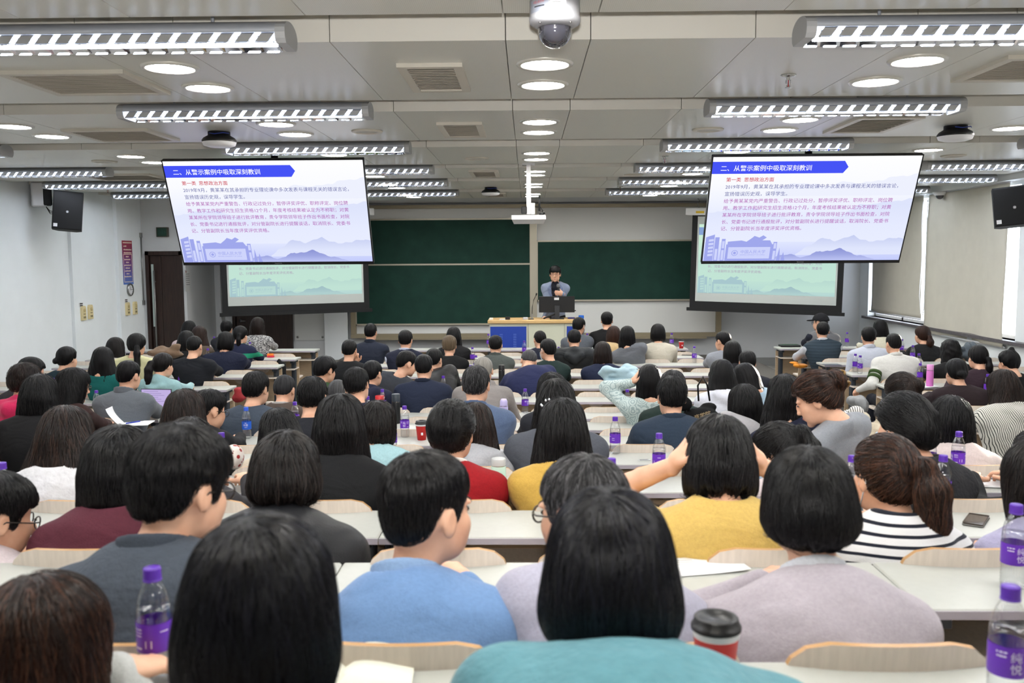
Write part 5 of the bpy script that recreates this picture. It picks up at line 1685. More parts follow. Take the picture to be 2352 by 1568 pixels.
    def body_fn(p):
        d = head_sdf(p, face)
        d = smin(d, cap(p, (0, -.018, -.055), nl_, .050, .053), .025)
        d = smin(d, cap(p, nl_, busts, .053, .075), .03)
        for k_ in (0, 1): d = smin(d, cap(p, nl_ + (busts - nl_) * .3, nl_ + (busts - nl_) * .3 + (shl[k_] - nl_) * .62, .040, .030), .03)
        return d
    ext = np.array([nl_, busts])
    lo_ = np.minimum(np.array([-.11, -.13, -.15]), ext.min(0) - [.10, .09, .06]); hi_ = np.maximum(np.array([.11, .135, .135]), ext.max(0) + [.10, .09, .03])
    V, F = surface(body_fn, lo_, hi_, hs)
    V = relax(V, F, 1, .3)
    Vw = Ch + s * (V @ Rh.T) - O
    Vs, Fs = [Vw], [F]; n0 = len(Vw)
    for sd in (-1, 1):
        if isinstance(side_m[sd], str) and side_m[sd] in ('lap', 'down') and dist > 6: pass
        fw_ = W[sd] - E[sd]; fw_ /= np.linalg.norm(fw_)
        a = side_m[sd]
        if a in ('desk', 'wide'): fw_ = fw_ * .5 + np.array([-sd * .35, .6, 0]); upd = np.array([0, 0, 1.])
        elif a == 'head': fw_ = np.array([-sd * .5, -.15, .9]); upd = np.array([sd * 1., 0, 0.3])
        elif a == 'chin': fw_ = np.array([sd * .1, -.2, 1.0]); upd = np.array([0, 1., 0.2])
        elif a == 'lap': upd = np.array([0, 0, 1.])
        else: upd = np.array([sd * .6, -.1, .6])
        if isinstance(a, (tuple, list)) and len(a) > 4: fw_ = np.array(a[4], float); upd = np.array(a[5], float)
        Rhd = frame_from(fw_, upd)
        hp = 'curl' if a in ('desk', 'wide', 'lap') else ('flat' if a == 'head' else 'fist')
        if isinstance(a, (tuple, list)) and len(a) > 6: hp = a[6]
        if a == 'down': hp = 'curl'
        HV, HF = HANDS[hp]
        HVm = HV * np.array([-sd, 1, 1.]) * s
        HFm = HF[:, ::-1] if sd == 1 else HF
        Vs.append(W[sd] + HVm @ Rhd.T - O); Fs.append(HFm + n0); n0 += len(HV)
        if short or bare:
            ab = S[sd] + (E[sd] - S[sd]) * (.1 if vest == 'sleeveless' else .45)
            def arm_fn(p):
                return smin(cap(p, ab, E[sd], .045 * s, .040 * s), cap(p, E[sd], W[sd], .040 * s, .027 * s), .02)
            q = np.array([ab, E[sd], W[sd]])
            AV, AF = surface(arm_fn, q.min(0) - .06, q.max(0) + .06, max(.009, hs))
            Vs.append(AV - O); Fs.append(AF + n0); n0 += len(AV)
    body = link('body', quads_mesh('body', np.concatenate(Vs), np.concatenate(Fs)), root, M_skin if skin_tone is None else skin_tone)
    # ---------------- hair
    if hair['style'] != 'none':
        g = np.linalg.inv(Rh) @ np.array([0, 0, -1.])
        hh = float(np.clip(dist * .0017, .0050, .0105))
        seed = rs.randint(1 << 30)
        ln = hair.get('len', 0)
        lo_ = np.array([-.16, -.24, min(-.13, (ln if hair['style'] in ('bob', 'long') else -.12) - .05)]); hi_ = np.array([.16, .15, .16])
        if hair['style'] == 'pony':
            lo_[2] = min(lo_[2], hair.get('tie', (0, 0, .045))[2] - hair.get('len', .26) - .05)
            lo_[0] -= abs(hair.get('side', 0)); hi_[0] += abs(hair.get('side', 0))
        if hair['style'] == 'bun' or hair['style'] == 'updo':
            at = hair.get('at', (0, -.12, .04)); hi_[2] = max(hi_[2], at[2] + .12); lo_[1] = min(lo_[1], at[1] - .08)
        if hair['style'] in ('short', 'balding'): lo_ = np.array([-.11, -.14, -.11]); hi_ = np.array([.11, .13, .155])
        gg = -g[:2] / max(.2, -g[2]) if False else g[:2] / max(.2, -g[2])
        if hair['style'] in ('bob', 'long') and ln < -.15:
            ex = gg * (-.02 - ln); lo_[:2] = np.minimum(lo_[:2], lo_[:2] * .8 + ex - [0, hair.get('back', 0) * (-ln)]); hi_[:2] = np.maximum(hi_[:2], hi_[:2] * .8 + ex)
        V, F = surface(lambda p: hair_sdf(p, hair, np.random.RandomState(seed), g), lo_, hi_, hh)
        if len(V):
            V = relax(V, F, 1, .4)
            N_ = vnormals(V, F)
            amp_h = hair.get('amp', .0035)
            V2 = hair_disp(V, N_, amp_h, rs)
            if hair.get('messy', 0):
                V2 = V2 + N_ * (hair['messy'] * sinnoise([V[:, 0].astype(f32), V[:, 1].astype(f32), V[:, 2].astype(f32)], rs, (95, 95, 95), 7) * 1.6)[:, None]
            uv = strand_uv(V, hair['style'], rs.rand())
            b0, b1 = HAIR[hc]
            hob = link('hair', quads_mesh('hair', Ch + s * (V2 @ Rh.T) - O, F, uv), root, hair_mat('hair_' + hc, b0, b1))
            if dist < 7.0 and hair.get('strands', 1):
                ns = int(np.clip(9000 / dist, 1500, 6000))
                isshort = hair['style'] in ('short', 'balding')
                seg, stp = (4, .010) if isshort else (6, .020)
                SP = make_strands(V, F, N_, lambda p: hair_sdf(p, hair, np.random.RandomState(seed), g), g, ns, rs, seg, stp, .004 + hair.get('messy', 0) * .6, None if hair['style'] not in ('pony', 'bun', 'updo') else np.array(hair.get('tie', hair.get('at', (0, -.11, .03)))))
                strand_object('hair_strands', Ch + s * (SP @ Rh.T) - O, root, strand_mat('strand_' + hc, b0, b1), .0007 if dist < 2.6 else .001)
    # ---------------- collar, mask, spectacles
    if collar:
        crgb, chh = collar[0], collar[1]
        def col_fn(p):
            q = loc3(p, RB, Nk)
            z = q[2] + q[1] * f32(.35)
            r_ = np.sqrt(q[0] ** 2 + ((q[1] - f32(.01))) ** 2)
            rad = f32((.070 + (collar[2] if len(collar) > 2 else 0)) * s) - (z - f32(.0)) * f32(.10)
            d = np.abs(r_ - rad) - f32(.0065)
            d = smax(d, np.abs(z - f32(.028)) - f32(chh), .006)
            return smax(d, q[1] - f32(.055), .01)
        V, F = surface(col_fn, Nk - [.12, .12, .11], Nk + [.12, .12, .13], max(.0055, hs * .8))
        if len(V): link('collar', quads_mesh('collar', V - O, F), root, cloth_mat('collar_%d_%d_%d' % crgb, crgb))
    def headpt(x, y, z): return Ch + s * (Rh @ np.array([x, y, z])) - O
    if mask:
        def mask_fn(p):
            d = np.abs(smin(head_sdf(p, False), ell(p, (0, .085, -.05), (.035, .03, .035)), .02) - f32(.006)) - f32(.003)
            bx_ = np.maximum(np.maximum(np.abs(p[2] + f32(.058)) - f32(.048), np.abs(p[0]) - f32(.060)), f32(.035) - p[1])
            return smax(d, bx_, .006)
        V, F = surface(mask_fn, (-.09, .01, -.135), (.09, .14, .02), .0055)
        mb = MB()
        if len(V): link('face_mask', quads_mesh('face_mask', Ch + s * (V @ Rh.T) - O, F), root, M_mask)
        mb = MB()
        for sd in (-1, 1):
            mb.tube([headpt(sd * .060, .045, -.03), headpt(sd * .078, .012, -.002), headpt(sd * .086, -.015, .022), headpt(sd * .084, -.03, 0), headpt(sd * .080, -.01, -.03), headpt(sd * .060, .04, -.085)], .0022, 6)
        obj('mask_loops', mb, mat('mask_elastic', (228, 232, 238), .8), root)
    if glasses:
        mb = MB()
        for sd in (-1, 1):
            ring = [headpt(sd * .032 + .023 * math.cos(a), .104 - abs(.023 * math.cos(a)) * .1, .002 + .019 * math.sin(a)) for a in np.linspace(0, 6.283, 16, endpoint=False)]
            mb.tube(ring, .0022, 6, closed=True)
            mb.tube([headpt(sd * .056, .100, .008), headpt(sd * .078, .07, .008), headpt(sd * .084, 0, .006), headpt(sd * .080, -.02, -.012)], .0022, 6)
        mb.tube([headpt(-.010, .105, .006), headpt(.010, .105, .006)], .002, 6)
        obj('spectacles', mb, M_lens, root)
    if face:
        def on_face(x, z, lift):
            y = .14
            for _ in range(40):
                d_ = float(head_sdf([np.array([x], f32), np.array([y], f32), np.array([z], f32)], True)[0])
                y -= d_ * .7
                if abs(d_) < 3e-4: break
            return headpt(x, y + lift, z)
        for sd in (-1, 1):
            mb = MB(); mb.tube([on_face(sd * (.015 + .032 * i / 5), .026 + .006 * math.sin(math.pi * (i / 5) ** .8) - .002 * i / 5, .0005) for i in range(6)], [.0022, .0034, .0036, .0034, .003, .0012], 6)
            obj('eyebrow', mb, mat('brow_dark', (34, 26, 24), .8), root)
            mb = MB(); mb.tube([on_face(sd * (.019 + .024 * i / 6), .004 + .0035 * math.sin(math.pi * i / 6), .0004) for i in range(7)], [.001, .003, .004, .0044, .004, .0028, .0012], 6)
            obj('eye', mb, mat('eye_dark', (26, 20, 20), .25), root)
        mb = MB(); mb.tube([on_face(-.020 + .040 * i / 8, -.0635 + .0006 * abs(i - 4), .0002) for i in range(9)], [.0015, .003, .0042, .0048, .0048, .0048, .0042, .003, .0015], 8)
        obj('lips', mb, mat('lip_rose', (184, 96, 92), .45), root)
    # ---------------- legs and shoes
    if trousers and extra != 'stand':
        lg = link('trousers', LEGS_ME, root, M_tr[tq % 4], (0, 0, .50), (0, 0, by * .5))
        for sd in (-1, 1):
            link('shoe', SHOE_ME, root, M_shoe, (sd * .11, .38, .04))
    if extra == 'stand':
        def st_fn(p):
            q = [np.abs(p[0] - f32(pelv[0])), p[1] - f32(pelv[1]), p[2] - f32(fz)]
            d = ell(q, (0, 0, .93), (.17, .12, .13))
            d = smin(d, cap(q, (.085, 0, .88), (.10, .01, .48), .085, .06), .05)
            return smin(d, cap(q, (.10, .01, .48), (.105, 0, .08), .06, .045), .03)
        V, F = surface(st_fn, O + [-.25, -.2, .02], O + [.25, .2, 1.08], .02)
        link('trousers', quads_mesh('trousers', V - O, F), root, M_tr[1])
        for sd in (-1, 1): link('shoe', SHOE_ME, root, M_shoe, (sd * .1, -.02, .04), (0, 0, math.pi))
    return dict(root=root, O=O, Ch=Ch, Rh=Rh, Nk=Nk, s=s, S=S, E=E, W=W, headpt=headpt, pelv=pelv, u=u, fb=fb, rb=rb)
# ---------------------------------------------------------------- the audience, row by row from the rear
def SH(t=.018, side=.008, **k): return dict(style='short', t=t, side=side, **k)
def BALD(t=.012, side=.008, **k): return dict(style='balding', t=t, side=side, **k)
def BOB(ln=-.13, t=.020, **k): return dict(style='bob', len=ln, t=t, **k)
def LONG(ln=-.30, t=.018, **k): return dict(style='long', len=ln, t=t, rag=k.pop('rag', .02), thin=k.pop('thin', .20), **k)
def PONY(**k): return dict(style='pony', t=k.pop('t', .014), **k)
def BUN(**k): return dict(style='bun', t=k.pop('t', .014), **k)
def UPDO(**k): return dict(style='updo', t=k.pop('t', .018), messy=k.pop('messy', .004), **k)
BLACK, NAVY, DGREY, CHAR = (26, 26, 29), (30, 36, 56), (62, 66, 72), (40, 43, 48)

# rear row, at the bottom edge
person(595, 1190, -1, 'person with glossy blue-black short hair in the very front of the picture', BOB(-.095, .024, rag=.02, flare=.10, taper=.25), 'blue', ('plain', (60, 62, 70)), pitch=12, depth=1.22, arms='lap', neck=-.01)
person(1400, 1125, -1, 'woman with straight black bob in a fluffy teal sweater', BOB(-.112, .022, flare=.16, taper=.45, tz=-.055), 'blue', ('fuzzy', (98, 152, 166)), depth=1.42, pitch=6, shw=1.25, bulk=1.15, arms='lap', zup=.018, nshift=.04)
person(92, 1325, -1, 'woman with long brown-tipped hair bowed low at the lower left corner', LONG(-.30, .022, flare=.2), 'brown', ('plain', (205, 208, 208)), depth=1.45, pitch=18, arms={-1: 'lap', 1: (*P(262, 1545, 1.50), .1, (.5, .6, -.1), (0, 0, 1.), 'curl')}, yaw=-8)
# row 0
R_blue = person(980, 1035, 0, 'man in a blue shirt turning to his right-hand neighbour, short black hair', SH(.024, .004), 'black', ('plain', (118, 154, 204)), yaw=-42, pitch=4, byaw=-12, collar=((150, 182, 224), .044, .008), face=True, shw=1.12, bulk=1.08, arms={-1: 'lap', 1: 'desk'}, dd=.26, zup=-.028)
person(1338, 1045, 0, 'grey-haired man with glasses in a lilac shirt leaning towards the man in blue', SH(.014, .009), 'sgrey', ('plain', (188, 187, 208)), yaw=48, pitch=10, byaw=10, face=True, glasses=True, shw=1.1, bulk=1.1, dd=.30, arms='lap')
person(412, 975, 0, 'man with thick black hair in a slate grey wool sweater', SH(.030, .014, messy=.004), 'black', ('fuzzy', (76, 84, 96)), yaw=-28, pitch=12, byaw=-4, collar=((70, 78, 90), .028, .004), shw=1.15, bulk=1.15, dd=.24, glasses=True, arms='lap')
person(1857, 1028, 0, 'woman with short black bob in a mauve cardigan over a white collar', BOB(-.062, .020, flare=.10, taper=.3, tz=-.03), 'black', ('plain', (188, 180, 190)), pitch=8, collar=((228, 232, 240), .046, .006), shw=1.12, bulk=1.12, dd=.32, arms='wide', zup=-.045)
# row 1
person(-12, 1085, 1, 'man with black hair and glasses cut off by the left edge', SH(.022, .01), 'black', ('plain', (226, 212, 216)), yaw=-45, pitch=16, glasses=True, dd=.12, arms='lap')
person(270, 978, 1, 'woman with black bob in a maroon round-necked sweater', BOB(-.125, .022, flare=.10, taper=.3), 'black', ('plain', (96, 44, 58)), pitch=8, shw=1.05, neck=-.004)
person(655, 991, 1, 'woman with chin-length dark hair in a black hooded puffer jacket', BOB(-.055, .024, flare=.14, rag=.03), 'dark', ('plain', (30, 31, 35), None, .45), pitch=10, hood=1.0, shw=1.12, bulk=1.2, arms='lap')
person(1651, 955, 1, 'woman in a mustard short-sleeved top with both hands at her face', BOB(-.098, .022, flare=.12, rag=.022), 'black', ('plain', (220, 186, 104)), pitch=16, arms='head', short=True, shw=1.08, bulk=1.05)
person(2036, 998, 1, 'woman with long brown ponytail in a white shirt with navy stripes', PONY(t=.014, len=.28, w=.048, tie=(.02, -.10, .055), side=.03), 'brown', ('hstripe', (238, 238, 240), (24, 28, 44)), yaw=14, pitch=6, mask=True)
person(2392, 1010, 1, 'person in a lilac sweater cut off by the right edge', BOB(-.12, .02), 'dark', ('plain', (176, 172, 205)), yaw=15, pitch=10, shw=1.1, bulk=1.1, arms='lap')
# row 2
person(152, 933, 2, 'woman with long chestnut hair falling over a white fleece', LONG(-.33, .020, flare=.34, taper=-.15, back=.05), 'dbrown', ('fuzzy', (226, 226, 230)), pitch=22, roll=-6, yaw=-6, shw=1.05)
person(434, 959, 2, 'dark-haired woman mostly hidden behind the man in slate grey', LONG(-.22, .02), 'dark', ('plain', (60, 58, 62)), pitch=15)
person(781, 904, 2, 'woman with shoulder-length black hair in a black vest over beige sleeves', LONG(-.15, .022, flare=.16, taper=.05), 'black', ('plain', (198, 170, 148)), pitch=6, vest=('plain', (22, 23, 26)), shw=1.08, arms={-1: 'desk', 1: 'wide'})
person(1038, 919, 2, 'woman with black updo in a red sweater with white collar', UPDO(t=.018, at=(-.01, -.085, .03), r=.058), 'black', ('plain', (158, 20, 30)), yaw=-10, pitch=6, collar=((236, 232, 226), .024, .004), shw=1.05)
R_clip = person(1291, 914, 2, 'woman with very long straight black hair and sparkling hair clips in yellow', LONG(-.36, .018, flare=.20, taper=-.05, back=.05), 'black', ('plain', (214, 174, 82)), pitch=10, shw=.95)
person(1792, 972, 2, 'masked woman with black ponytail bending forward, ear showing', PONY(t=.016, len=.16, w=.03, tie=(0, -.10, .06)), 'black', ('plain', (208, 196, 200)), yaw=48, pitch=30, mask=True)
person(2076, 903, 2, 'masked woman with pinned-up black hair and scrunchie in a black fleece jacket', UPDO(t=.020, at=(.0, -.10, -.02), r=.055, messy=.006), 'black', ('fuzzy', (42, 42, 46)), yaw=32, pitch=12, mask=True, shw=1.1, bulk=1.1)
person(2392, 985, 2, 'person in a black jacket cut off by the right edge above the lilac sweater', BUN(at=(0, -.12, .0)), 'dark', ('plain', (24, 24, 27)), yaw=20, pitch=20)
# row 3
person(423, 894, 3, 'woman with long dark brown hair, left of the man in black jacket and glasses', LONG(-.26, .020, flare=.22, taper=0), 'dbrown', ('plain', (48, 46, 50)), pitch=10)
person(645, 938, 3, 'woman with black hair leaning left in a cream jacket', BOB(-.15, .02, flare=.30), 'black', ('plain', (216, 202, 180)), pitch=20, roll=-14, shw=1.0)
person(868, 921, 3, 'masked woman with wavy black hair in a pale blue knit', BOB(-.115, .024, messy=.006, rag=.02), 'dark', ('plain', (168, 208, 216)), yaw=-18, pitch=12, mask=True, s=.86)
person(1092, 925, 3, 'woman with long brown hair in a grey hooded sweatshirt behind the red sweater', LONG(-.24, .02, flare=.2), 'dbrown', ('plain', (178, 180, 186)), hood=.8, pitch=20, s=.95)
person(1277, 870, 3, 'woman with long black hair in a wide dark grey sweatshirt', LONG(-.28, .020, flare=.2, taper=0), 'black', ('plain', (84, 88, 98)), pitch=12, shw=1.15, bulk=1.15, arms='wide')
R_grey = person(1878, 853, 3, 'woman in a grey T-shirt in profile looking down, brown hair in a claw clip', BUN(t=.020, at=(0, -.120, .050), r=.052, messy=.004), 'brown', ('plain', (152, 156, 164)), yaw=66, pitch=26, byaw=35, face=True, dd=.05, depth=4.25, shw=1.02, arms='lap', neck=.055, s=.97)
person(2184, 908, 3, 'woman with long straight black hair in a pale ribbed top', LONG(-.26, .018, flare=.12), 'black', ('plain', (226, 210, 206)), pitch=8)
person(-70, 880, 4, 'person in maroon at the left edge, only an arm with a phone showing', SH(), 'black', ('plain', (84, 30, 40)), yaw=-20, pitch=20, arms={-1: 'desk', 1: (*P(22, 1000, 5.75), .15, (.3, .4, .6), (-.4, .2, .5), 'fist')})
# row 4
person(90, 859, 4, 'woman with black bob in a black top, in front of the pink hoodie', BOB(-.14, .022, flare=.18, messy=.003), 'black', ('plain', (22, 22, 25)), pitch=10, shw=1.1, bulk=1.1)
person(480, 894, 4, 'man with short hair and glasses in a black jacket with stand-up collar', SH(.016, .006), 'black', ('plain', (26, 26, 30)), yaw=-40, pitch=16, glasses=True, collar=((24, 24, 28), .035, .006), hood=None)
person(717, 864, 4, 'man with round close-cropped black head in a black jacket', SH(.020, .010), 'black', ('plain', (34, 36, 44)), pitch=12, shw=1.05, bulk=1.05)
person(1093, 839, 4, 'balding man with grey temples in a blue-grey jacket', SH(.008, .006), 'sgrey', ('plain', (86, 104, 136)), yaw=-6, pitch=10, shw=1.12, bulk=1.1, collar=((84, 102, 134), .025, .006), glasses=True)
person(1543, 863, 4, 'man with thick black hair in a dark navy sweater', SH(.022, .012, messy=.003), 'black', ('plain', (44, 58, 76)), pitch=14, shw=1.15, bulk=1.15, collar=((44, 58, 76), .025, .004))
person(1710, 882, 4, 'woman with black bob in a pale grey top', BOB(-.125, .022, flare=.10, taper=.3), 'black', ('plain', (176, 174, 178)), pitch=12, yaw=10, dd=.5, seat_x=1.18)
person(1803, 859, 4, 'woman with long black hair in a dark navy sweater beside the profile woman', LONG(-.25, .022, flare=.3, taper=-.1), 'black', ('plain', (26, 30, 52)), pitch=10, shw=1.15, bulk=1.1, dd=.05, seat_x=1.66)
person(2073, 857, 4, 'woman with messy dark brown bun and long fringe', BUN(t=.022, at=(.055, -.10, .055), r=.034, messy=.005), 'dbrown', ('plain', (40, 38, 42)), pitch=14)
# row 5
person(56, 833, 5, 'person with tousled brown hair in a hot pink hooded sweatshirt', SH(.030, .020, messy=.007), 'dbrown', ('plain', (214, 40, 96)), hood=1.0, pitch=10, yaw=-10)
person(168, 844, 5, 'woman with long black hair and thin glasses looking right in a brown cardigan', LONG(-.28, .020, flare=.2, taper=0), 'black', ('plain', (58, 38, 36)), yaw=-48, pitch=12, glasses=True, face=True)
person(587, 852, 5, 'man with parted black hair in a slate blue jacket', SH(.020, .010), 'black', ('plain', (66, 76, 90)), yaw=-10, pitch=12, shw=1.12, bulk=1.1)
person(819, 843, 5, 'man with tilted black head in a navy jacket, left of the paper cup with straw', SH(.020, .010, messy=.003), 'black', ('plain', (38, 42, 62)), roll=-8, pitch=14)
person(1546, 850, 5, 'man in a dark green jacket mostly hidden behind the navy sweater', SH(.018, .008), 'sgrey', ('plain', (36, 52, 48)), pitch=14, shw=1.15)
person(1268, 856, 5, 'person with curly black hair directly behind the long-haired women', BOB(-.06, .026, messy=.008), 'black', ('plain', (40, 42, 50)), pitch=10)
person(2305, 849, 5, 'woman with dark brown hair in a black and white pinstriped hoodie', LONG(-.17, .020, flare=.2), 'dbrown', ('vstripe', (228, 226, 218), (48, 52, 50)), pitch=22, yaw=10, hood=.9, shw=1.15, bulk=1.15, arms='wide')
person(1492, 836, 6, 'woman with straight black hair in a white patterned blouse, hand raised to her head', BOB(-.15, .020, flare=.12), 'black', ('paisley', (206, 222, 220), (164, 184, 186)), pitch=8, arms={-1: 'head', 1: 'desk'}, bare=True, dd=-.1)
# row 6
person(71, 819, 6, 'dark-haired man in charcoal looking right, at the far left', SH(.022, .012), 'black', ('plain', (54, 50, 54)), yaw=-45, pitch=14)
person(294, 827, 6, 'man with black crew cut in a grey jacket facing a laptop', SH(.020, .008), 'black', ('plain', (106, 112, 120)), yaw=-10, pitch=10, shw=1.15, bulk=1.12, collar=((104, 110, 118), .03, .006), arms='wide')
person(653, 861, 6, 'man with greying hair in a brown suit jacket', SH(.016, .009), 'sgrey', ('plain', (84, 72, 66)), pitch=22, yaw=-4, collar=((190, 186, 184), .018, .002))
person(775, 872, 6, 'man with thin grey hair and pale blue collar bending forward', SH(.007, .005), 'grey', ('plain', (46, 48, 56)), pitch=28, collar=((180, 192, 222), .025, .003))
person(1658, 825, 6, 'woman with long black hair over a white hooded top', LONG(-.30, .020, flare=.22, taper=-.05, back=.06), 'black', ('plain', (226, 228, 240)), hood=.8, pitch=16, yaw=4, shw=1.08)
person(1712, 834, 7, 'masked woman with long black hair leaning left in a pale blue top', LONG(-.16, .018, flare=.15), 'black', ('plain', (186, 212, 232)), yaw=52, pitch=28, byaw=20, mask=True, dd=-.05, shw=1.12)
# row 7
person(1110, 819, 6, 'man with close-cropped white hair in a taupe jacket and grey hood', SH(.007, .006), 'white', ('plain', (140, 134, 132)), hood=.7, pitch=10, shw=1.15, bulk=1.1, dd=.6)
person(236, 796, 8, 'woman with long black hair in a teal green blouse', LONG(-.24, .022, flare=.3, taper=-.1), 'black', ('plain', (24, 106, 104)), pitch=8, dd=-.1)
person(746, 816, 7, 'woman with short black hair and a green and yellow patterned scarf', SH(.026, .018, fringe=1), 'black', ('patch', (52, 78, 46), (150, 138, 62)), yaw=-30, pitch=12)
person(855, 827, 7, 'man with side-parted hair in a navy hooded jacket beside the paper cup', SH(.018, .009), 'black', ('plain', (36, 40, 62)), yaw=-16, pitch=10, hood=.8)
person(973, 813, 7, 'man with short black hair in a navy suit, broad back', SH(.014, .007), 'black', ('plain', (36, 44, 66)), pitch=10, shw=1.2, bulk=1.15, collar=((34, 42, 62), .02, .004))
person(2197, 823, 7, 'woman with black hair tied low in a dark brown jacket leaning on the desk', BUN(t=.018, at=(0, -.11, -.03), r=.04), 'black', ('plain', (44, 32, 36)), pitch=16, arms='wide', shw=1.15, bulk=1.1)
# row 8
person(153, 795, 8, 'woman with low black bun in a dark teal sweater', BUN(t=.016, at=(-.045, -.11, -.025), r=.032), 'black', ('plain', (30, 54, 64)), yaw=-14, pitch=8, shw=1.1, arms='wide')
person(374, 810, 8, 'woman with low ponytail in a pale aqua hooded top', PONY(t=.016, len=.26, w=.040, tie=(-.04, -.10, .02)), 'dark', ('plain', (160, 200, 204)), yaw=-22, pitch=14, dd=-.1, hood=.6)
person(934, 805, 8, 'man in a dark grey suit bending to speak to his neighbour', SH(.020, .009), 'black', ('plain', (64, 68, 76)), yaw=-58, pitch=18, byaw=-15, shw=1.15, bulk=1.1, dd=.0, seat_x=-1.38)
person(997, 799, 8, 'man in a black leather jacket behind the navy suit', SH(.018, .009), 'black', ('plain', (28, 27, 28), None, .4), yaw=-14, pitch=10, shw=1.2, bulk=1.15, dd=.5, seat_x=-.80)
person(1214, 803, 8, 'grey-haired man slumped forward in a navy blue suit', SH(.014, .009), 'grey', ('plain', (40, 46, 84)), pitch=48, roll=8, dd=.50, shw=1.25, bulk=1.25, seat_x=P(1235, 860, 9.3)[0], curve=.12, arms='wide')
person(1717, 804, 8, 'man with parted black hair in a black jacket near the aisle', SH(.018, .010), 'black', ('plain', (32, 34, 44)), pitch=10, yaw=-8, shw=1.1)
person(2247, 792, 8, 'woman with black hair in a side plait and dark plum top', PONY(t=.016, len=.2, w=.035, tie=(.05, -.08, -.02)), 'black', ('plain', (54, 38, 48)), pitch=12)
person(2318, 803, 8, 'woman with black top-knot in a black knit at the window', BUN(t=.014, at=(.015, -.05, .125), r=.030, messy=.004), 'black', ('plain', (30, 30, 31)), yaw=14, pitch=16, shw=1.1, dd=.0)
# row 9
person(265, 774, 9, 'woman with straight dark brown hair behind the teal blouse', LONG(-.20, .018, flare=.2), 'dark', ('plain', (216, 206, 200)), pitch=10, yaw=-8, dd=.55)
person(313, 765, 9, 'woman with black hair in a plait over a pale yellow top', PONY(t=.022, len=.34, w=.035, tie=(.05, -.10, -.03), side=.02), 'black', ('plain', (224, 222, 176)), pitch=14, shw=1.1, dd=.0)
R_ear = person(446, 771, 9, 'man with earphones in a black sports jacket leaning on the desk', SH(.010, .005), 'black', ('plain', (28, 31, 38)), pitch=14, shw=1.2, bulk=1.1, arms='wide', dd=.1)
person(802, 779, 9, 'man with thinning black hair holding his ear, in black', SH(.012, .007), 'black', ('plain', (24, 25, 28)), pitch=8, arms={-1: 'lap', 1: 'chin'}, shw=1.1)
person(1258, 777, 9, 'masked man with glasses and black hair in a dark green jacket', SH(.018, .009), 'black', ('plain', (36, 54, 52)), yaw=26, pitch=8, mask=True, glasses=True)
person(1384, 784, 9, 'woman with brown bob in a navy sweater', BOB(-.14, .020, flare=.12, taper=.3), 'dbrown', ('plain', (34, 42, 68)), pitch=10, shw=1.12)
person(1682, 782, 9, 'woman with straight black hair beside the light grey suit', BOB(-.17, .020, flare=.10), 'black', ('plain', (34, 34, 40)), pitch=8)
person(2183, 779, 9, 'woman with shoulder-length black wavy hair in a black jacket by the window wall', LONG(-.16, .022, messy=.004), 'black', ('plain', (24, 24, 26)), pitch=10, yaw=8, shw=1.1)
# row 10
person(428, 759, 10, 'woman with long black hair in a black top near the dark door', LONG(-.26, .020, flare=.3), 'black', ('plain', (24, 24, 27)), pitch=12, shw=1.1)
person(518, 761, 10, 'woman with short black bob in a navy wool sweater, arms spread on the desk', BOB(-.10, .020, flare=.06, taper=.3), 'black', ('fuzzy', (28, 34, 58)), pitch=10, arms='wide', shw=1.25, bulk=1.2)
person(1032, 769, 10, 'woman with short blond-streaked hair in a black jacket', SH(.024, .014), 'blonde', ('plain', (22, 22, 24)), pitch=6, shw=1.1)
person(1138, 769, 10, 'man with flattened black hair in an olive grey jacket', SH(.014, .008), 'black', ('plain', (86, 92, 90)), pitch=8, collar=((84, 90, 88), .025, .004), shw=1.05)
person(931, 757, 10, 'man with black hair in a navy vest over white shirt sleeves', SH(.020, .009), 'black', ('plain', (206, 212, 232)), pitch=8, vest=('plain', (32, 36, 56)), collar=((200, 208, 232), .022, .004), shw=1.1)
person(1661, 760, 10, 'man in a light grey suit jacket looking left', SH(.016, .008), 'black', ('plain', (146, 150, 160)), yaw=28, pitch=8, shw=1.15, bulk=1.1)
person(1319, 756, 11, 'person in a black hooded puffer jacket facing the lectern', SH(.020, .010), 'black', ('plain', (38, 42, 46), None, .5), hood=1.15, pitch=14, shw=1.25, bulk=1.35, dd=-.3)
R_white = person(2053, 765, 9, 'man with black crew cut in a white sweater with green sleeve bands', SH(.018, .005), 'black', ('plain', (230, 230, 226)), pitch=8, shw=1.25, bulk=1.15, collar=((230, 230, 226), .02, .004), arms={-1: (*P(1972, 895, 10.2), .1), 1: 'desk'}, s=.95)
# row 11
person(457, 748, 11, 'woman with wavy brown hair beside the dark door', LONG(-.24, .022, flare=.35, taper=-.3), 'brown', ('plain', (92, 80, 70)), pitch=10, roll=6)
person(552, 748, 11, 'person with dark ponytail and lanyard in a navy and green banded sweater', PONY(t=.016, len=.2, w=.03, tie=(.045, -.08, .0)), 'black', ('bands', (32, 38, 66), (40, 158, 122)), yaw=-12, pitch=14, arms='wide', shw=1.1, collar=((225, 228, 235), .006, .002))
person(851, 742, 11, 'man with short black hair in a dark denim jacket', SH(.018, .007), 'black', ('plain', (38, 44, 60)), pitch=6, collar=((36, 42, 58), .03, .004), shw=1.15)
person(1042, 750, 11, 'woman with long black hair behind the blond-streaked woman', LONG(-.20, .020), 'black', ('plain', (26, 26, 29)), pitch=6, shw=1.05)
person(1240, 759, 11, 'man with thinning black hair in a navy jacket left of the masked man', SH(.010, .006), 'black', ('plain', (34, 38, 56)), yaw=10, pitch=10, shw=1.1)
person(1409, 748, 11, 'woman with reddish brown bob in a tan jacket', BOB(-.13, .020), 'red', ('plain', (206, 176, 128)), pitch=10, dd=.55, seat_x=1.02)
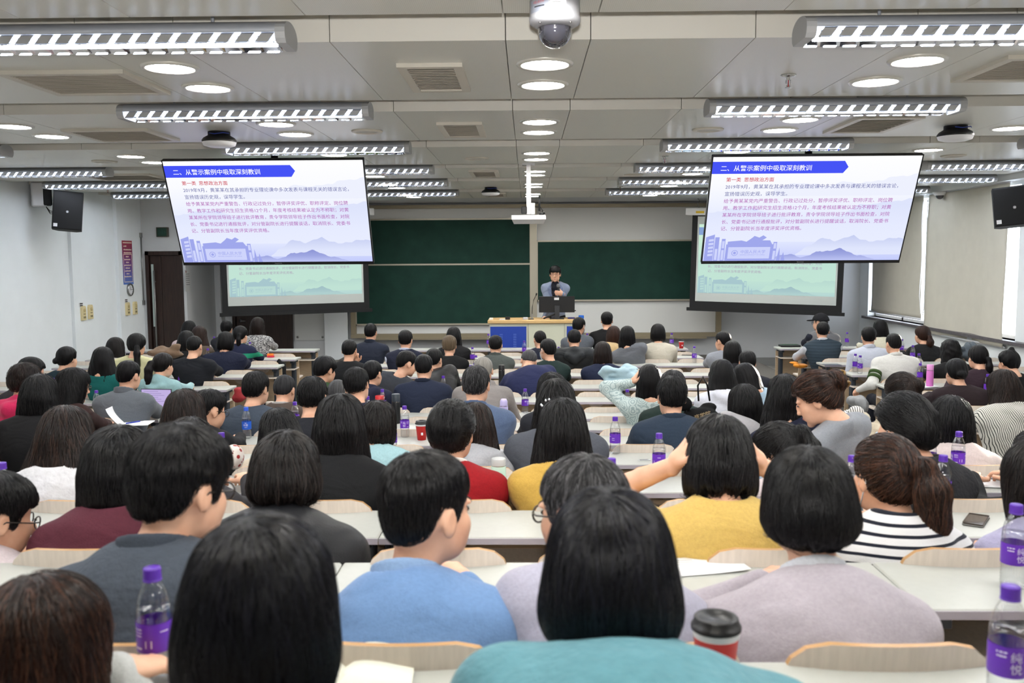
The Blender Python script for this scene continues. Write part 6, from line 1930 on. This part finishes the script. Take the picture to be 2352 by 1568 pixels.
person(1441, 748, 11, 'woman with long sleek black hair in a grey blazer', LONG(-.20, .020, flare=.12), 'black', ('plain', (116, 120, 128)), yaw=-8, pitch=8, shw=1.15, dd=-.05, seat_x=1.46)
person(1511, 743, 11, 'woman with black bob in a cream blazer', BOB(-.10, .020, flare=.04, taper=.4), 'black', ('plain', (212, 206, 190)), pitch=6, shw=1.12)
person(1890, 738, 11, 'man in a quilted navy gilet over a pale shirt, turned to the window', SH(.012, .007), 'black', ('plain', (206, 210, 220)), yaw=-14, pitch=4, vest=('quilt', (52, 66, 78), (30, 38, 46)), collar=((200, 206, 216), .022, .004), shw=1.15, arms='wide', roll=4)
person(1996, 749, 10, 'man with black hair in a pale blue dress shirt', SH(.020, .009), 'black', ('plain', (206, 212, 228)), yaw=-16, pitch=6, collar=((208, 214, 230), .026, .004), shw=1.15, bulk=1.08, arms={-1: (*P(1925, 880, 11.0), .1), 1: 'desk'})
person(2119, 747, 11, 'woman with brown low ponytail in a black top beneath the blinds', PONY(t=.018, len=.18, w=.045, tie=(.02, -.10, -.01)), 'red', ('plain', (32, 32, 34)), yaw=10, pitch=6, shw=1.05)
# row 12
person(434, 736, 12, 'woman with black hair in a pale pink top at the dark door', LONG(-.14, .02), 'black', ('plain', (220, 196, 200)), pitch=8)
person(520, 735, 12, 'person with spiky tied black hair in the first row', PONY(t=.016, len=.05, w=.02, tie=(0, -.06, .09)), 'black', ('plain', (40, 42, 50)), pitch=8, s=.92)
person(592, 728, 12, 'woman with long brown hair and hair slide in a black and white tweed jacket', LONG(-.22, .018, flare=.2), 'dbrown', ('tweed', (206, 206, 206), (40, 42, 46)), yaw=-10, pitch=4, shw=1.1)
person(1330, 728, 12, 'masked man with thick black hair and grey suit in the first row', SH(.022, .012), 'black', ('plain', (96, 102, 112)), yaw=-24, pitch=8, mask=True, shw=1.1, arms='wide')
person(1394, 715, 12, 'man with black hair in a black suit sitting upright before the board', SH(.020, .008), 'black', ('plain', (20, 20, 22)), pitch=2, shw=1.2, bulk=1.05, yaw=-4)
R_cap = person(1884, 721, 12, 'man in a black baseball cap and grey vest turned to the window', SH(.010, .006), 'grey', ('plain', (30, 34, 48)), yaw=42, pitch=4, vest=('plain', (112, 112, 116)), shw=1.2, bulk=1.1, glasses=True)
person(2022, 733, 12, 'sunlit woman with long black hair in white in the first row', LONG(-.18, .02, flare=.2), 'black', ('plain', (226, 222, 200)), yaw=-6, pitch=8)
# the speaker behind the lectern
hand_w = P(1293, 675, 15.30)
R_spk = person(1275, 609, 12, 'speaker in a pale blue blazer holding a microphone behind the lectern', SH(.020, .016, fringe=1), 'black', ('plain', (140, 152, 178)), yaw=176, pitch=3, byaw=178, face=True, glasses=True, depth=15.55, floor_z=.22, extra='stand', s=1.10,
               arms={-1: (*hand_w, .16, (-.9, -.25, .2), (-.15, -1., .25), 'fist'), 1: (*P(1250, 729, 15.3), .15, (0.2, -.8, -.1), (0, 0, 1.), 'curl')}, shw=.98)
# ---------------------------------------------------------------- things on the desks
def desk_top_z(row): return ROW_F[min(12, max(0, row + 1))] + DESK_H
def desk_band(row):
    y = ROW_D[row + 1] - .36 if row < 12 else 13.72
    return y + .04, y + .31
def on_desk(px, py, hgt=0.0, row=None):
    """the desk point whose top (height hgt above it) shows at the pixel"""
    best = None
    for r in (range(-1, 13) if row is None else [row]):
        q = PZ(px, py, desk_top_z(r) + hgt)
        a, c = desk_band(r)
        yy = min(max(q[1], a), c)
        e = abs(yy - q[1]) / q[1]
        if best is None or e < best[0]:
            best = (e, r, yy)
    _, r, yy = best
    q = P(px, py, yy)
    return (q[0], yy, desk_top_z(r) + .0005), r

BH = .217
M_cap = mat('bottle_cap_purple', (84, 42, 160), .4); M_lab = mat('bottle_label_purple', (98, 44, 176), .35)
M_cap2 = mat('bottle_cap_blue', (50, 90, 200), .4); M_lab2 = mat('bottle_label_blue', (36, 92, 200), .35)
M_prt = mat('bottle_print', (226, 220, 240), .5)
M_pet, nt, b, N, L = new_mat('pet_plastic')
tr = N.new('ShaderNodeBsdfTransparent'); tr.inputs[0].default_value = (.985, .99, .995, 1); gl = N.new('ShaderNodeBsdfGlossy'); gl.inputs['Roughness'].default_value = .06
lw = N.new('ShaderNodeLayerWeight'); lw.inputs[0].default_value = .30
mr = N.new('ShaderNodeMapRange'); mr.inputs[3].default_value = .05; mr.inputs[4].default_value = .5; L.new(lw.outputs['Facing'], mr.inputs[0])
mx = N.new('ShaderNodeMixShader'); L.new(mr.outputs[0], mx.inputs[0]); L.new(tr.outputs[0], mx.inputs[1]); L.new(gl.outputs[0], mx.inputs[2]); L.new(mx.outputs[0], N['Material Output'].inputs[0]); N.remove(b)
M_water, nt, b, N, L = new_mat('bottle_water')
tr = N.new('ShaderNodeBsdfTransparent'); tr.inputs[0].default_value = (.985, .99, 1.0, 1); gl = N.new('ShaderNodeBsdfGlossy'); gl.inputs['Roughness'].default_value = .08
lw = N.new('ShaderNodeLayerWeight'); lw.inputs[0].default_value = .35
mr = N.new('ShaderNodeMapRange'); mr.inputs[3].default_value = .03; mr.inputs[4].default_value = .4; L.new(lw.outputs['Facing'], mr.inputs[0])
mx = N.new('ShaderNodeMixShader'); L.new(mr.outputs[0], mx.inputs[0]); L.new(tr.outputs[0], mx.inputs[1]); L.new(gl.outputs[0], mx.inputs[2]); L.new(mx.outputs[0], N['Material Output'].inputs[0]); N.remove(b)
def bottle_profile():
    pr = [(.0, .004), (.022, .0), (.029, .004), (.031, .012)]
    for i in range(6):
        z = .018 + i * .008
        pr += [(.0315, z), (.0295, z + .004)]
    pr += [(.0312, .068), (.0312, .118), (.0315, .122), (.0312, .135), (.030, .15), (.0255, .168), (.0185, .184), (.0135, .193), (.0125, .2)]
    return pr
pr = bottle_profile()
mb = MB(); mb.lathe(pr, 28, cap=False); B_SHELL = mb.mesh('shell')
mb = MB(); mb.lathe([(max(0, r - .0014), z + .001) for r, z in pr if z < .146] + [(.029, .146), (0, .146)], 24); B_WATER = mb.mesh('water')
mb = MB(); mb.lathe([(.0158, .196), (.0158, .214), (.0148, .217), (0, .217)], 24, cap=False); mb.lathe([(.0165, .193), (.0165, .1965), (.0145, .1965)], 24, cap=False); B_CAP = mb.mesh('cap')
mb = MB(); mb.lathe([(.0317, .066), (.0319, .067), (.0319, .119), (.0317, .120)], 28, cap=False); B_LABEL = mb.mesh('label')
def join_wrapped(items, R):
    vs, fs, n = [], [], 0
    for s, w, hgt, a, z in items:
        me = wrap_text(text_fit(s, w, hgt), a, z, R)
        vs += [tuple(v.co) for v in me.vertices]; fs += [tuple(i + n for i in f.vertices) for f in me.polygons]; n = len(vs)
    me = bpy.data.meshes.new('lettering'); me.from_pydata(vs, [], fs); me.update()
    return me
B_TXT = join_wrapped([('纯', .019, .018, 0, .103), ('悦', .019, .018, 0, .083), ('——', .018, .003, -.75, .11), ('——', .016, .003, -.75, .103), ('——', .016, .003, .8, .075), ('———', .018, .002, .8, .11), ('——— ——', .018, .0015, .8, .104), ('———', .018, .0015, .8, .098), ('■', .012, .014, 1.5, .083), ('——', .016, .002, 2.4, .105), ('——', .016, .002, 3.1, .095), ('———', .018, .002, 3.1, .085)], .0321)
B_TXT2 = join_wrapped([('冰', .016, .016, -.3, .098), ('露', .016, .016, .25, .098), ('——', .02, .003, 0, .082), ('——', .012, .003, 0, .112)], .0321)
def bottle(px, py, where, blue=False, row=None, rot=None):
    q, r = on_desk(px, py, BH, row)
    rs = random.Random(px * 31 + py)
    a = rs.uniform(-2.8, 2.8) if rot is None else rot
    lab = ('water bottle with blue cap ' if blue else 'water bottle with purple cap ') + where
    t = thing('water_bottle', lab, 'bottle', q, a, group='water bottles on the desks')
    link('shell', B_SHELL, t, M_pet); link('water', B_WATER, t, M_water)
    link('cap', B_CAP, t, M_cap2 if blue else M_cap)
    l_ = link('label', B_LABEL, t, M_lab2 if blue else M_lab)
    link('lettering', B_TXT2 if blue else B_TXT, l_, M_prt)
BOT = [(349, 1303, 'beside the glossy black head at the bottom, left'), (2322, 1345, 'largest, at the lower right corner'), (2335, 1158, 'at the right edge, one desk behind the lower right corner'),
       (2167, 1043, 'in front of the black fleece jacket'), (2203, 991, 'right of the black fleece jacket'), (2137, 993, 'half hidden by the scrunchie, right side'), (1958, 1046, 'beside the brown ponytail and striped shirt'),
       (1514, 995, 'left of the mustard top, on the empty desk'), (1413, 957, 'right of the wide dark grey sweatshirt'), (1405, 1052, 'only its cap showing above the grey-haired man'), (1441, 894, 'beside the white patterned blouse'),
       (1206, 892, 'between the taupe jacket and the long-haired women'), (1103, 957, 'beside the red sweater, by the blue-grey jacket'), (1119, 905, 'tucked behind the blue-grey jacket shoulder'),
       (929, 932, 'standing on the desk left of the red coffee cup'), (899, 955, 'beside the pale blue knit'), (878, 893, 'behind the red-lidded tumbler'), (844, 908, 'left of the red-lidded tumbler'), (677, 927, 'behind the brown suit jacket'),
       (508, 992, 'beside the cream jacket sleeve'), (241, 990, 'behind the maroon sweater, left side'), (4, 1062, 'cut off by the left edge'), (132, 918, 'between black bob and brown cardigan'), (122, 868, 'near the pink hoodie'),
       (221, 894, 'at the grey jacket man, nearest of two'), (237, 865, 'at the teal blouse'), (414, 838, 'right of the aqua hooded top'), (477, 796, 'beside the man with earphones'), (492, 779, 'behind the man with earphones'), (574, 781, 'below the tweed jacket'),
       (1018, 861, 'in front of the leather jacket'), (1085, 795, 'right of the blond-streaked woman, taller looking of two'), (1093, 812, 'right of the blond-streaked woman, in front'), (1081, 837, 'by the leather jacket desk, cap only'),
       (1122, 764, 'in front of the lectern on the left'), (1204, 777, 'in front of the lectern blue panel'), (1283, 795, 'right of the masked man with glasses'), (1349, 764, 'behind the first-row mask wearer'),
       (1543, 763, 'left of the far red coffee cup'), (1595, 792, 'beside the light grey suit'), (1525, 860, 'right of the patterned blouse, behind the navy sweater'), (1714, 927, 'right of the pale grey top'), (1658, 951, 'cap only, above the mustard top hair'),
       (1946, 761, 'right of the quilted gilet'), (1965, 811, 'in front of the pale blue dress shirt'), (1976, 816, 'second one in front of the pale blue dress shirt'), (2072, 773, 'behind the white sweater man'), (2097, 792, 'left of the window side black jacket'), (2111, 810, 'behind the pink flask'), (2114, 832, 'directly left of the pink flask'),
       (2269, 859, 'left of the pinstriped hoodie'), (2333, 903, 'at the right edge in front of the pinstriped hoodie')]
for px, py, w in BOT:
    bottle(px, py, w, rot=(math.pi * 0 if (px, py) in ((929, 932), (2335, 1158)) else None))
bottle(565, 935, 'in front of the slate blue jacket', True, rot=0.1)

def flask(px, py, H, R, rgb, lab, lid=(30, 30, 32), style='thermos', row=None, name='thermos_flask', cat='flask'):
    q, r = on_desk(px, py, H, row)
    t = thing(name, lab, cat, q)
    m = mat('flask_%d_%d_%d' % rgb, rgb, .35); ml = mat('lid_%d_%d_%d' % lid, lid, .35)
    mb = MB(); mb.lathe([(0, 0), (R * .95, 0), (R, .006), (R, H * .70), (R * .93, H * .74), (R * .9, H * .75)], 24); obj('body', mb, m, t)
    mb = MB()
    if style == 'dome': mb.lathe([(R * .88, H * .75), (R * .86, H * .9), (R * .6, H * .985), (0, H)], 24, cap=False)
    else: mb.lathe([(R * .97, H * .75), (R * .97, H * .985), (R * .9, H), (0, H)], 24, cap=False)
    obj('lid', mb, ml, t)
    mb = MB(); mb.lathe([(R * 1.005, H * .735), (R * 1.005, H * .75)], 24, cap=False); obj('ring', mb, M_chrome, t)
    return t
flask(909, 904, .235, .034, (22, 24, 27), 'tall black thermos flask beside the red-lidded tumbler', (50, 58, 66))
flask(1152, 838, .22, .034, (20, 21, 23), 'black steel flask left of the slumped man in navy', (26, 26, 28))
flask(1157, 915, .22, .034, (186, 176, 222), 'lilac thermos flask with dome lid right of the blue-grey jacket', (190, 180, 226), 'dome')
flask(1145, 1052, .13, .034, (192, 222, 208), 'mint green flask with steel lid beside the red sweater', (190, 192, 192), row=2)
flask(2137, 838, .235, .036, (214, 120, 200), 'pink flask with grey spout ring near the white sweater', (222, 150, 210))
flask(1651, 908, .19, .040, (20, 22, 24), 'black lidded tumbler behind the black tote bag', (46, 52, 56))
t = flask(872, 906, .16, .042, (34, 30, 32), 'tumbler with bright red flip lid left of the tall black flask', (196, 44, 48))
flask(620, 923, .15, .038, (170, 172, 172), 'glass jar with steel lid in front of the slate blue jacket', (170, 160, 150))
flask(1018, 812, .10, .03, (100, 50, 170), 'small purple cup by the blond-streaked woman', (100, 50, 170), name='purple_cup', cat='cup')

def coffee_cup(px, py, lab, H=.13, row=None):
    q, r = on_desk(px, py, H, row)
    t = thing('coffee_cup', lab, 'paper cup', q)
    mb = MB(); mb.lathe([(0, 0), (.029, 0), (.041, H * .86), (.042, H * .87), (.04, H * .88)], 28); obj('paper_body', mb, mat('cup_red', (206, 36, 36), .5), t)
    mb = MB(); mb.lathe([(.0445, H * .84), (.0445, H * .89), (.041, H * .90), (.039, H * .985), (.037, H), (.030, H), (.028, H * .97), (0, H * .97)], 28, cap=False); obj('lid', mb, M_black, t)
    mb = MB(); mb.lathe([(.0408, H * .75), (.0417, H * .84)], 28, cap=False); obj('white_band', mb, M_white, t)
    obj('logo_mark', curved_patch(.0, .4, H * .28, H * .42, .0362), M_white, t)
coffee_cup(1645, 1415, 'red paper coffee cup with black lid beside the teal sweater, nearest', .14, row=-1)
coffee_cup(968, 966, 'red paper coffee cup with black lid left of the red sweater')
coffee_cup(1565, 780, 'red paper coffee cup with black lid on the far desk near the cream blazer')
# clear plastic cup with a straw
q, r = on_desk(897, 889, .11)
t = thing('plastic_cup', 'clear plastic cup with white straw beside the navy hooded jacket', 'cup', q)
mb = MB(); mb.lathe([(0, 0), (.026, 0), (.04, .10), (.042, .102)], 24, cap=False); obj('cup_wall', mb, M_pet, t)
mb = MB(); mb.lathe([(0, .104), (.042, .104), (.042, .11), (0, .112)], 24); obj('lid', mb, mat('frosted', (200, 205, 205), .5), t)
mb = MB(); mb.tube([(0, 0, .02), (.015, 0, .19)], .005, 8); obj('straw', mb, M_white, t)

M_paper = mat('paper', (236, 238, 240), .7)
def sheet(px, py, w, d_, rot, lab, cat='paper', row=None, curl=True, name='paper_sheet', rgb=None):
    q, r = on_desk(px, py, 0, row)
    t = thing(name, lab, cat, (q[0], q[1], q[2] + .001), rot)
    n = 6
    vs = [(-w / 2 + w * i / n, -d_ / 2 + d_ * j, .0015 + (.006 * (i / n) ** 3 if curl else 0)) for j in (0, 1) for i in range(n + 1)]
    mb = MB(); mb.add(vs, [(i, i + 1, n + 2 + i, n + 1 + i) for i in range(n)], True)
    o = obj('leaf', mb, M_paper if rgb is None else mat('paper_%d_%d_%d' % rgb, rgb, .6), t)
    md = o.modifiers.new('t', 'SOLIDIFY'); md.thickness = .001
    ln = MB()
    for i in range(6): ln.box(-w * .38, w * (.38 - .1 * (i % 3)), d_ * (.32 - .11 * i), d_ * (.32 - .11 * i) + .003, .0026, .0029)
    obj('printed_lines', ln, mat('ink_grey', (120, 124, 132), .7), t)
    return t
# open notebook with lifted page
q, r = on_desk(288, 962, 0, 5)
t = thing('open_notebook', 'open white notebook with lifted page and blue pen on the aisle end desk', 'notebook', q, .1)
mb = MB(); mb.rbox(-.02, .20, -.1, .1, 0, .008, .004); obj('pages', mb, M_paper, t)
mb = MB(); n = 6; vs = [(-.02 - .10 * math.sin(i / n * 1.3), -.1 + .2 * j, .008 + .13 * (i / n)) for j in (0, 1) for i in range(n + 1)]
mb.add(vs, [(i, i + 1, n + 2 + i, n + 1 + i) for i in range(n)], True); obj('lifted_page', mb, M_paper, t)
mb = MB(); mb.tube([(.02, -.05, .013), (.10, .04, .013)], .005, 8); obj('pen', mb, mat('pen_blue', (40, 60, 170), .4), t)
sheet(1172, 1012, .20, .14, .15, 'cream sheet of paper left of the wide grey sweatshirt', rgb=(228, 228, 212))
sheet(1480, 1057, .07, .02, .1, 'short white paper strip on the empty desk beside the mustard top', curl=False)
sheet(1452, 1109, .08, .05, .1, 'small folded white tissue on the desk behind the bottle', row=2)
sheet(2125, 893, .24, .17, .3, 'white papers in front of the pink flask')
sheet(1622, 1287, .2, .14, .2, 'white paper half under the mauve sleeve', row=0)
sheet(575, 800, .25, .17, .0, 'printed white sheet on the first-row desk by the tweed jacket', row=12)
sheet(1468, 952, .12, .15, .2, 'white notepad beside the dark navy sweater', row=7)
sheet(1910, 838, .22, .15, .1, 'dark grey folder on the desk in front of the window-side shirt', 'folder', rgb=(96, 104, 114), curl=False, name='folder')
# open book at the bottom edge
q, r = on_desk(790, 1552, 0, -1)
t = thing('open_book', 'open book lying on the nearest desk at the bottom edge', 'book', q, 0.05)
for sd in (-1, 1):
    mb = MB(); n = 8; vs = [(sd * (.02 + .13 * i / n) - sd * .02, -.1 + .2 * j, .006 + .016 * math.sin(math.pi * (i / n) ** .6)) for j in (0, 1) for i in range(n + 1)]
    vs += [(x, y, 0) for x, y, z in vs]
    k = n + 1; fs = [(i, i + 1, k + i + 1, k + i) for i in range(n)] + [(2 * k + i, 3 * k + i, 3 * k + i + 1, 2 * k + i + 1) for i in range(n)] + [(i, 2 * k + i, 2 * k + i + 1, i + 1) for i in range(n)] + [(k + i, k + i + 1, 3 * k + i + 1, 3 * k + i) for i in range(n)]
    mb.add(vs, fs, True); obj('page_block', mb, mat('book_paper', (226, 226, 214), .7), t)
def phone(px, py, lab, row=None, rot=.5):
    q, r = on_desk(px, py, .01, row)
    t = thing('smartphone', lab, 'phone', q, rot)
    mb = MB(); mb.rbox(-.036, .036, -.075, .075, 0, .008, .008); obj('body', mb, M_steel, t)
    mb = MB(); mb.rbox(-.034, .034, -.073, .073, .008, .0088, .006); obj('screen', mb, mat('phone_glass', (60, 52, 48), .12), t)
phone(2242, 1192, 'smartphone lying on the desk beside the lilac sweater', 1, -.6)
phone(2062, 800, 'dark phone on the first-row window-side desk', 12, .3)
phone(1578, 804, 'black phone lying on the far desk beside the red coffee cup', 11, 1.3)
# laptop at the grey jacket
q, r = on_desk(352, 925, 0, 6)
t = thing('laptop', 'open laptop with lavender document screen in front of the grey jacket', 'laptop', (q[0] - .02, q[1], q[2]), -.12)
mb = MB(); mb.rbox(-.15, .15, -.10, .10, 0, .014, .01); obj('keyboard_base', mb, mat('laptop_grey', (70, 72, 80), .35, metal=.6), t)
mb = MB(); mb.rbox(-.15, .15, .095, .103, .012, .215, .004); obj('lid', mb, MATS['laptop_grey'], t)
mb = MB(); mb.box(-.142, .142, .0925, .095, .022, .208); sc_ = obj('screen', mb, emission('laptop_screen', (206, 188, 240), .75), t)
mb = MB()
for i in range(9): mb.box(-.12, .02 + .03 * (i % 3), .0915, .0925, .19 - i * .018, .193 - i * .018)
obj('document_lines', mb, emission('laptop_text', (150, 132, 186), .7), sc_)
# closed tablet/laptop at the right
q, r = on_desk(2275, 1100, .02, 2)
t = thing('tablet', 'silver tablet with pencil on the right-hand desk behind the bottles', 'tablet', q, -.25)
mb = MB(); mb.rbox(-.15, .15, -.1, .1, 0, .012, .012); obj('body', mb, M_white, t)
mb = MB(); mb.tube([(-.02, .05, .017), (.12, -.06, .017)], .004, 8); obj('pencil', mb, M_steel, t)
# white lunch box
q, r = on_desk(2232, 906, .06)
t = thing('lunch_box', 'white lidded food box beside the dark brown jacket', 'box', q)
mb = MB(); mb.rbox(-.07, .07, -.05, .05, 0, .045, .015); obj('box', mb, M_white, t)
mb = MB(); mb.rbox(-.074, .074, -.054, .054, .045, .058, .015); obj('lid', mb, mat('lid_white', (244, 244, 244), .35), t)
# keyboard with green light on the first window-side desk
q, r = on_desk(1812, 787, .03, 12)
t = thing('keyboard_case', 'black case with green-lit keys on the first window-side desk', 'keyboard', q, .0)
mb = MB(); mb.rbox(-.14, .16, -.09, .09, 0, .03, .012); obj('case', mb, M_black, t)
mb = MB()
for i in range(10):
    for j in range(4): mb.box(-.12 + i * .026, -.12 + i * .026 + .02, -.06 + j * .03, -.06 + j * .03 + .022, .03, .034)
o = obj('keys', mb, mat('keys_green', (36, 74, 48), .5), t); o['kind'] = 'stuff'
# small red and orange pack on the left front desk
q, r = on_desk(622, 812, .05, 11)
t = thing('snack_pack', 'small orange and red pack on the left front desk', 'pack', q, .1)
mb = MB(); mb.rbox(-.05, .05, -.04, .04, 0, .022, .008); obj('red_half', mb, mat('pack_red', (214, 40, 70), .45), t)
mb = MB(); mb.rbox(-.05, .04, -.035, .035, .022, .05, .008); obj('orange_half', mb, mat('pack_orange', (232, 120, 40), .45), t)
q, r = on_desk(597, 805, .07, 11)
t = thing('grey_case', 'grey spectacle case on the left front desk', 'case', q, .1)
mb = MB(); mb.rbox(-.08, .08, -.05, .05, 0, .06, .02); obj('shell', mb, mat('case_grey', (84, 88, 94), .5), t)
mb = MB(); mb.box(-.081, .081, -.051, .051, .034, .037); obj('seam', mb, M_black, t)

# ---------------------------------------------------------------- coats and bags
def lump(name, lab, cat, c, size, rgb, seed, kind='plain', rgb2=None, rot=0, amp=.018, h=.012, rough=.85, nl=14):
    rs = np.random.RandomState(seed)
    pts = [(rs.uniform(-.75, .75) * size[0], rs.uniform(-.6, .6) * size[1], rs.uniform(-.6, .7) * size[2], rs.uniform(.25, .6), rs.uniform(.25, .6), rs.uniform(.25, .6)) for _ in range(nl)]
    sd = rs.randint(1 << 30)
    def fn(p):
        d = ell(p, (0, 0, -size[2] * .2), (size[0] * .8, size[1] * .8, size[2] * .65))
        for q in pts: d = smin(d, ell(p, q[:3], (size[0] * q[3], size[1] * q[4], size[2] * q[5])), .012)
        r2 = np.random.RandomState(sd)
        return d + f32(amp) * sinnoise(p, r2, (30, 30, 46), 5) + f32(amp * .5) * np.abs(sinnoise(p, r2, (60, 60, 70), 5))
    sz = np.array(size)
    V, F = surface(fn, -sz * 1.35 - .03, sz * 1.35 + .03, h)
    t = thing(name, lab, cat, tuple(c), rot)
    link('cloth_body', quads_mesh('cloth_body', relax(V, F, 1), F), t, cloth_mat('lump_%s_%d' % (kind, seed), rgb, kind, rgb2, rough))
    return t
lump('folded_coat', 'pale blue down coat lying on the desk beside the navy sweater', 'coat', P(1432, 862, 9.25), (.22, .14, .10), (178, 208, 220), 5, rough=.5, amp=.026)
lump('draped_coat', 'brown coat draped over a seat near the dark door', 'coat', P(378, 806, 10.9), (.24, .12, .09), (136, 112, 92), 6, amp=.03, nl=5)
lump('draped_coat', 'grey down jacket hanging beside the aisle seat of the white sweater', 'coat', P(1975, 920, 9.6), (.10, .18, .14), (150, 152, 154), 7, rough=.5, nl=3)
lump('draped_coat', 'red coat lying on the seat at the left aisle end', 'coat', P(552, 902, 9.6), (.08, .16, .12), (166, 52, 58), 8, amp=.03, nl=4)
lump('draped_coat', 'slate grey jacket over a seat back at the window wall', 'coat', P(2222, 808, 10.3), (.12, .14, .10), (96, 106, 116), 9)
lump('draped_coat', 'beige coat over a seat left of the scrunchie', 'coat', P(2000, 995, 4.9), (.13, .14, .11), (196, 184, 162), 10)
lump('orange_bag', 'bright orange pouch under the desk by the quilted gilet', 'bag', P(1838, 838, 12.3), (.12, .12, .05), (236, 150, 40), 11, nl=2, amp=.008)
lump('floral_bag', 'white bag with red flower print standing on a seat', 'bag', P(537, 1040, 3.6), (.052, .06, .08), (228, 220, 214), 12, 'flower', (150, 40, 38), amp=.004, h=.008, nl=0)
lump('striped_bag', 'black and white striped bag behind the profile woman', 'bag', P(1948, 962, 4.9), (.07, .09, .09), (232, 230, 226), 13, 'vstripe', (22, 22, 26), amp=.006, h=.01, nl=2)
lump('black_bag', 'black backpack on the floor at the left aisle end', 'bag', P(640, 862, 12.3), (.14, .16, .2), (22, 22, 26), 14)
t = lump('tote_bag', 'black cloth tote bag with gold lettering on a seat back', 'bag', P(1610, 955, 5.75), (.17, .06, .12), (18, 18, 20), 15, amp=.008, nl=4)
me = text_fit('商学院', .10)
for v in me.vertices: x, y = v.co.x, v.co.y; v.co = (x - .06, -.083 - .0 * y, y - .01 + x * .3)
link('lettering', me, t, mat('gold_print', (196, 172, 130), .5))
mb = MB(); mb.tube([(-.02, -.02, .1), (-.03, -.04, .2), (.0, -.05, .26), (.03, -.04, .2), (.05, -.02, .1)], .006, 8); obj('strap', mb, M_black, t)

# ---------------------------------------------------------------- things people wear or hold
R_ = R_cap
def hp(R, x, y, z): return np.array(R['headpt'](x, y, z))
mb = MB()
def cap_fn(p):
    d = np.maximum(np.abs(skull(p, .022)) - f32(.005), f32(.035) - p[2] + p[1] * f32(.1))
    br = ell(p, (0, .13, .040), (.075, .075, .012))
    br = smax(br, f32(.07) - p[1], .01)
    return smin(d, br, .012)
V, F = surface(cap_fn, (-.12, -.15, 0), (.12, .23, .16), .007)
link('baseball_cap', quads_mesh('baseball_cap', R_['Ch'] + R_['s'] * (V @ R_['Rh'].T) - R_['O'], F), R_['root'], cloth_mat('cap_black', (24, 25, 30)))
# green bands on the white sleeve
R_ = R_white
for k0 in (.42, .62):
    a = R_['S'][-1] + (R_['E'][-1] - R_['S'][-1]) * k0 - R_['O']; c = R_['S'][-1] + (R_['E'][-1] - R_['S'][-1]) * (k0 + .13) - R_['O']
    mb = MB(); mb.tube([a, (a + c) / 2, c], .0715, 20); obj('sleeve_band', mb, cloth_mat('band_green', (62, 84, 44)), R_['root'])
# claw clip
R_ = R_grey
for zz_ in (-1, 1):
    mb = MB()
    mb.tube([hp(R_, -.012 + .024 * i / 8, -.150 - .022 * math.sin(math.pi * i / 8), .045 + zz_ * (.012 + .03 * i / 8)) for i in range(9)], .006, 8)
    obj('claw_clip', mb, mat('clip_tortoise', (120, 92, 52), .25), R_['root'])
# microphone in the speaker's hand
R_ = R_spk
hw = R_['W'][-1]
t = thing('handheld_microphone', 'black handheld microphone with grey mesh head in the speaker’s hand', 'microphone', tuple(hw))
ax_ = np.array([-.10, -.10, .95]); ax_ /= np.linalg.norm(ax_)
off = np.array([-.065, .005, .02])
mb = MB(); mb.tube([off - ax_ * .13, off + ax_ * .09], [.014, .020], 14); obj('handle', mb, M_black, t)
mb = MB(); mb.tube([off + ax_ * .09, off + ax_ * .10, off + ax_ * .13, off + ax_ * .15, off + ax_ * .155], [.020, .029, .031, .022, .005], 16); obj('mesh_head', mb, mat('mic_mesh', (120, 122, 126), .45, metal=.6, bump=.5, bscale=900), t)
# dark shirt front and lapels of the speaker's blazer
def spk_pt(r_, z_, f_): return R_['Nk'] + R_['rb'] * r_ + R_['u'] * z_ + R_['fb'] * f_ - R_['O']
mb = MB(); mb.add([spk_pt(-.05, .035, .085), spk_pt(.05, .035, .085), spk_pt(.085, -.07, .155), spk_pt(.05, -.2, .195), spk_pt(.0, -.36, .205), spk_pt(-.05, -.2, .195), spk_pt(-.085, -.07, .155)], [(0, 1, 2, 3, 4, 5, 6)])
o = obj('shirt_front', mb, cloth_mat('shirt_navy', (20, 22, 34)), R_['root']); md = o.modifiers.new('t', 'SOLIDIFY'); md.thickness = .006
for sd in (-1, 1):
    mb = MB(); mb.add([spk_pt(sd * .06, .02, .085), spk_pt(sd * .13, -.08, .140), spk_pt(sd * .115, -.17, .182), spk_pt(sd * .006, -.37, .212), spk_pt(sd * .07, -.09, .168)], [(0, 1, 2, 3, 4)])
    o = obj('lapel', mb, cloth_mat('lapel_blue', (112, 124, 154)), R_['root']); md = o.modifiers.new('t', 'SOLIDIFY'); md.thickness = .008
# sparkling hair clips on the long-haired woman in yellow
R_ = R_clip
mb = MB()
for x_, z_ in ((-.055, .085), (-.06, .06), (-.035, .07), (-.045, .045)):
    pz = skull_surface = None
    q = np.array([x_, -.03, z_]); q = q / np.linalg.norm(q) * .128
    mb.lathe([(0, -.006), (.006, 0), (0, .006)], 8, tuple(hp(R_, *(q + np.array([0, -.03, .02])))))
obj('hair_clip', mb, mat('crystal', (235, 238, 245), .1, metal=.6), R_['root'])
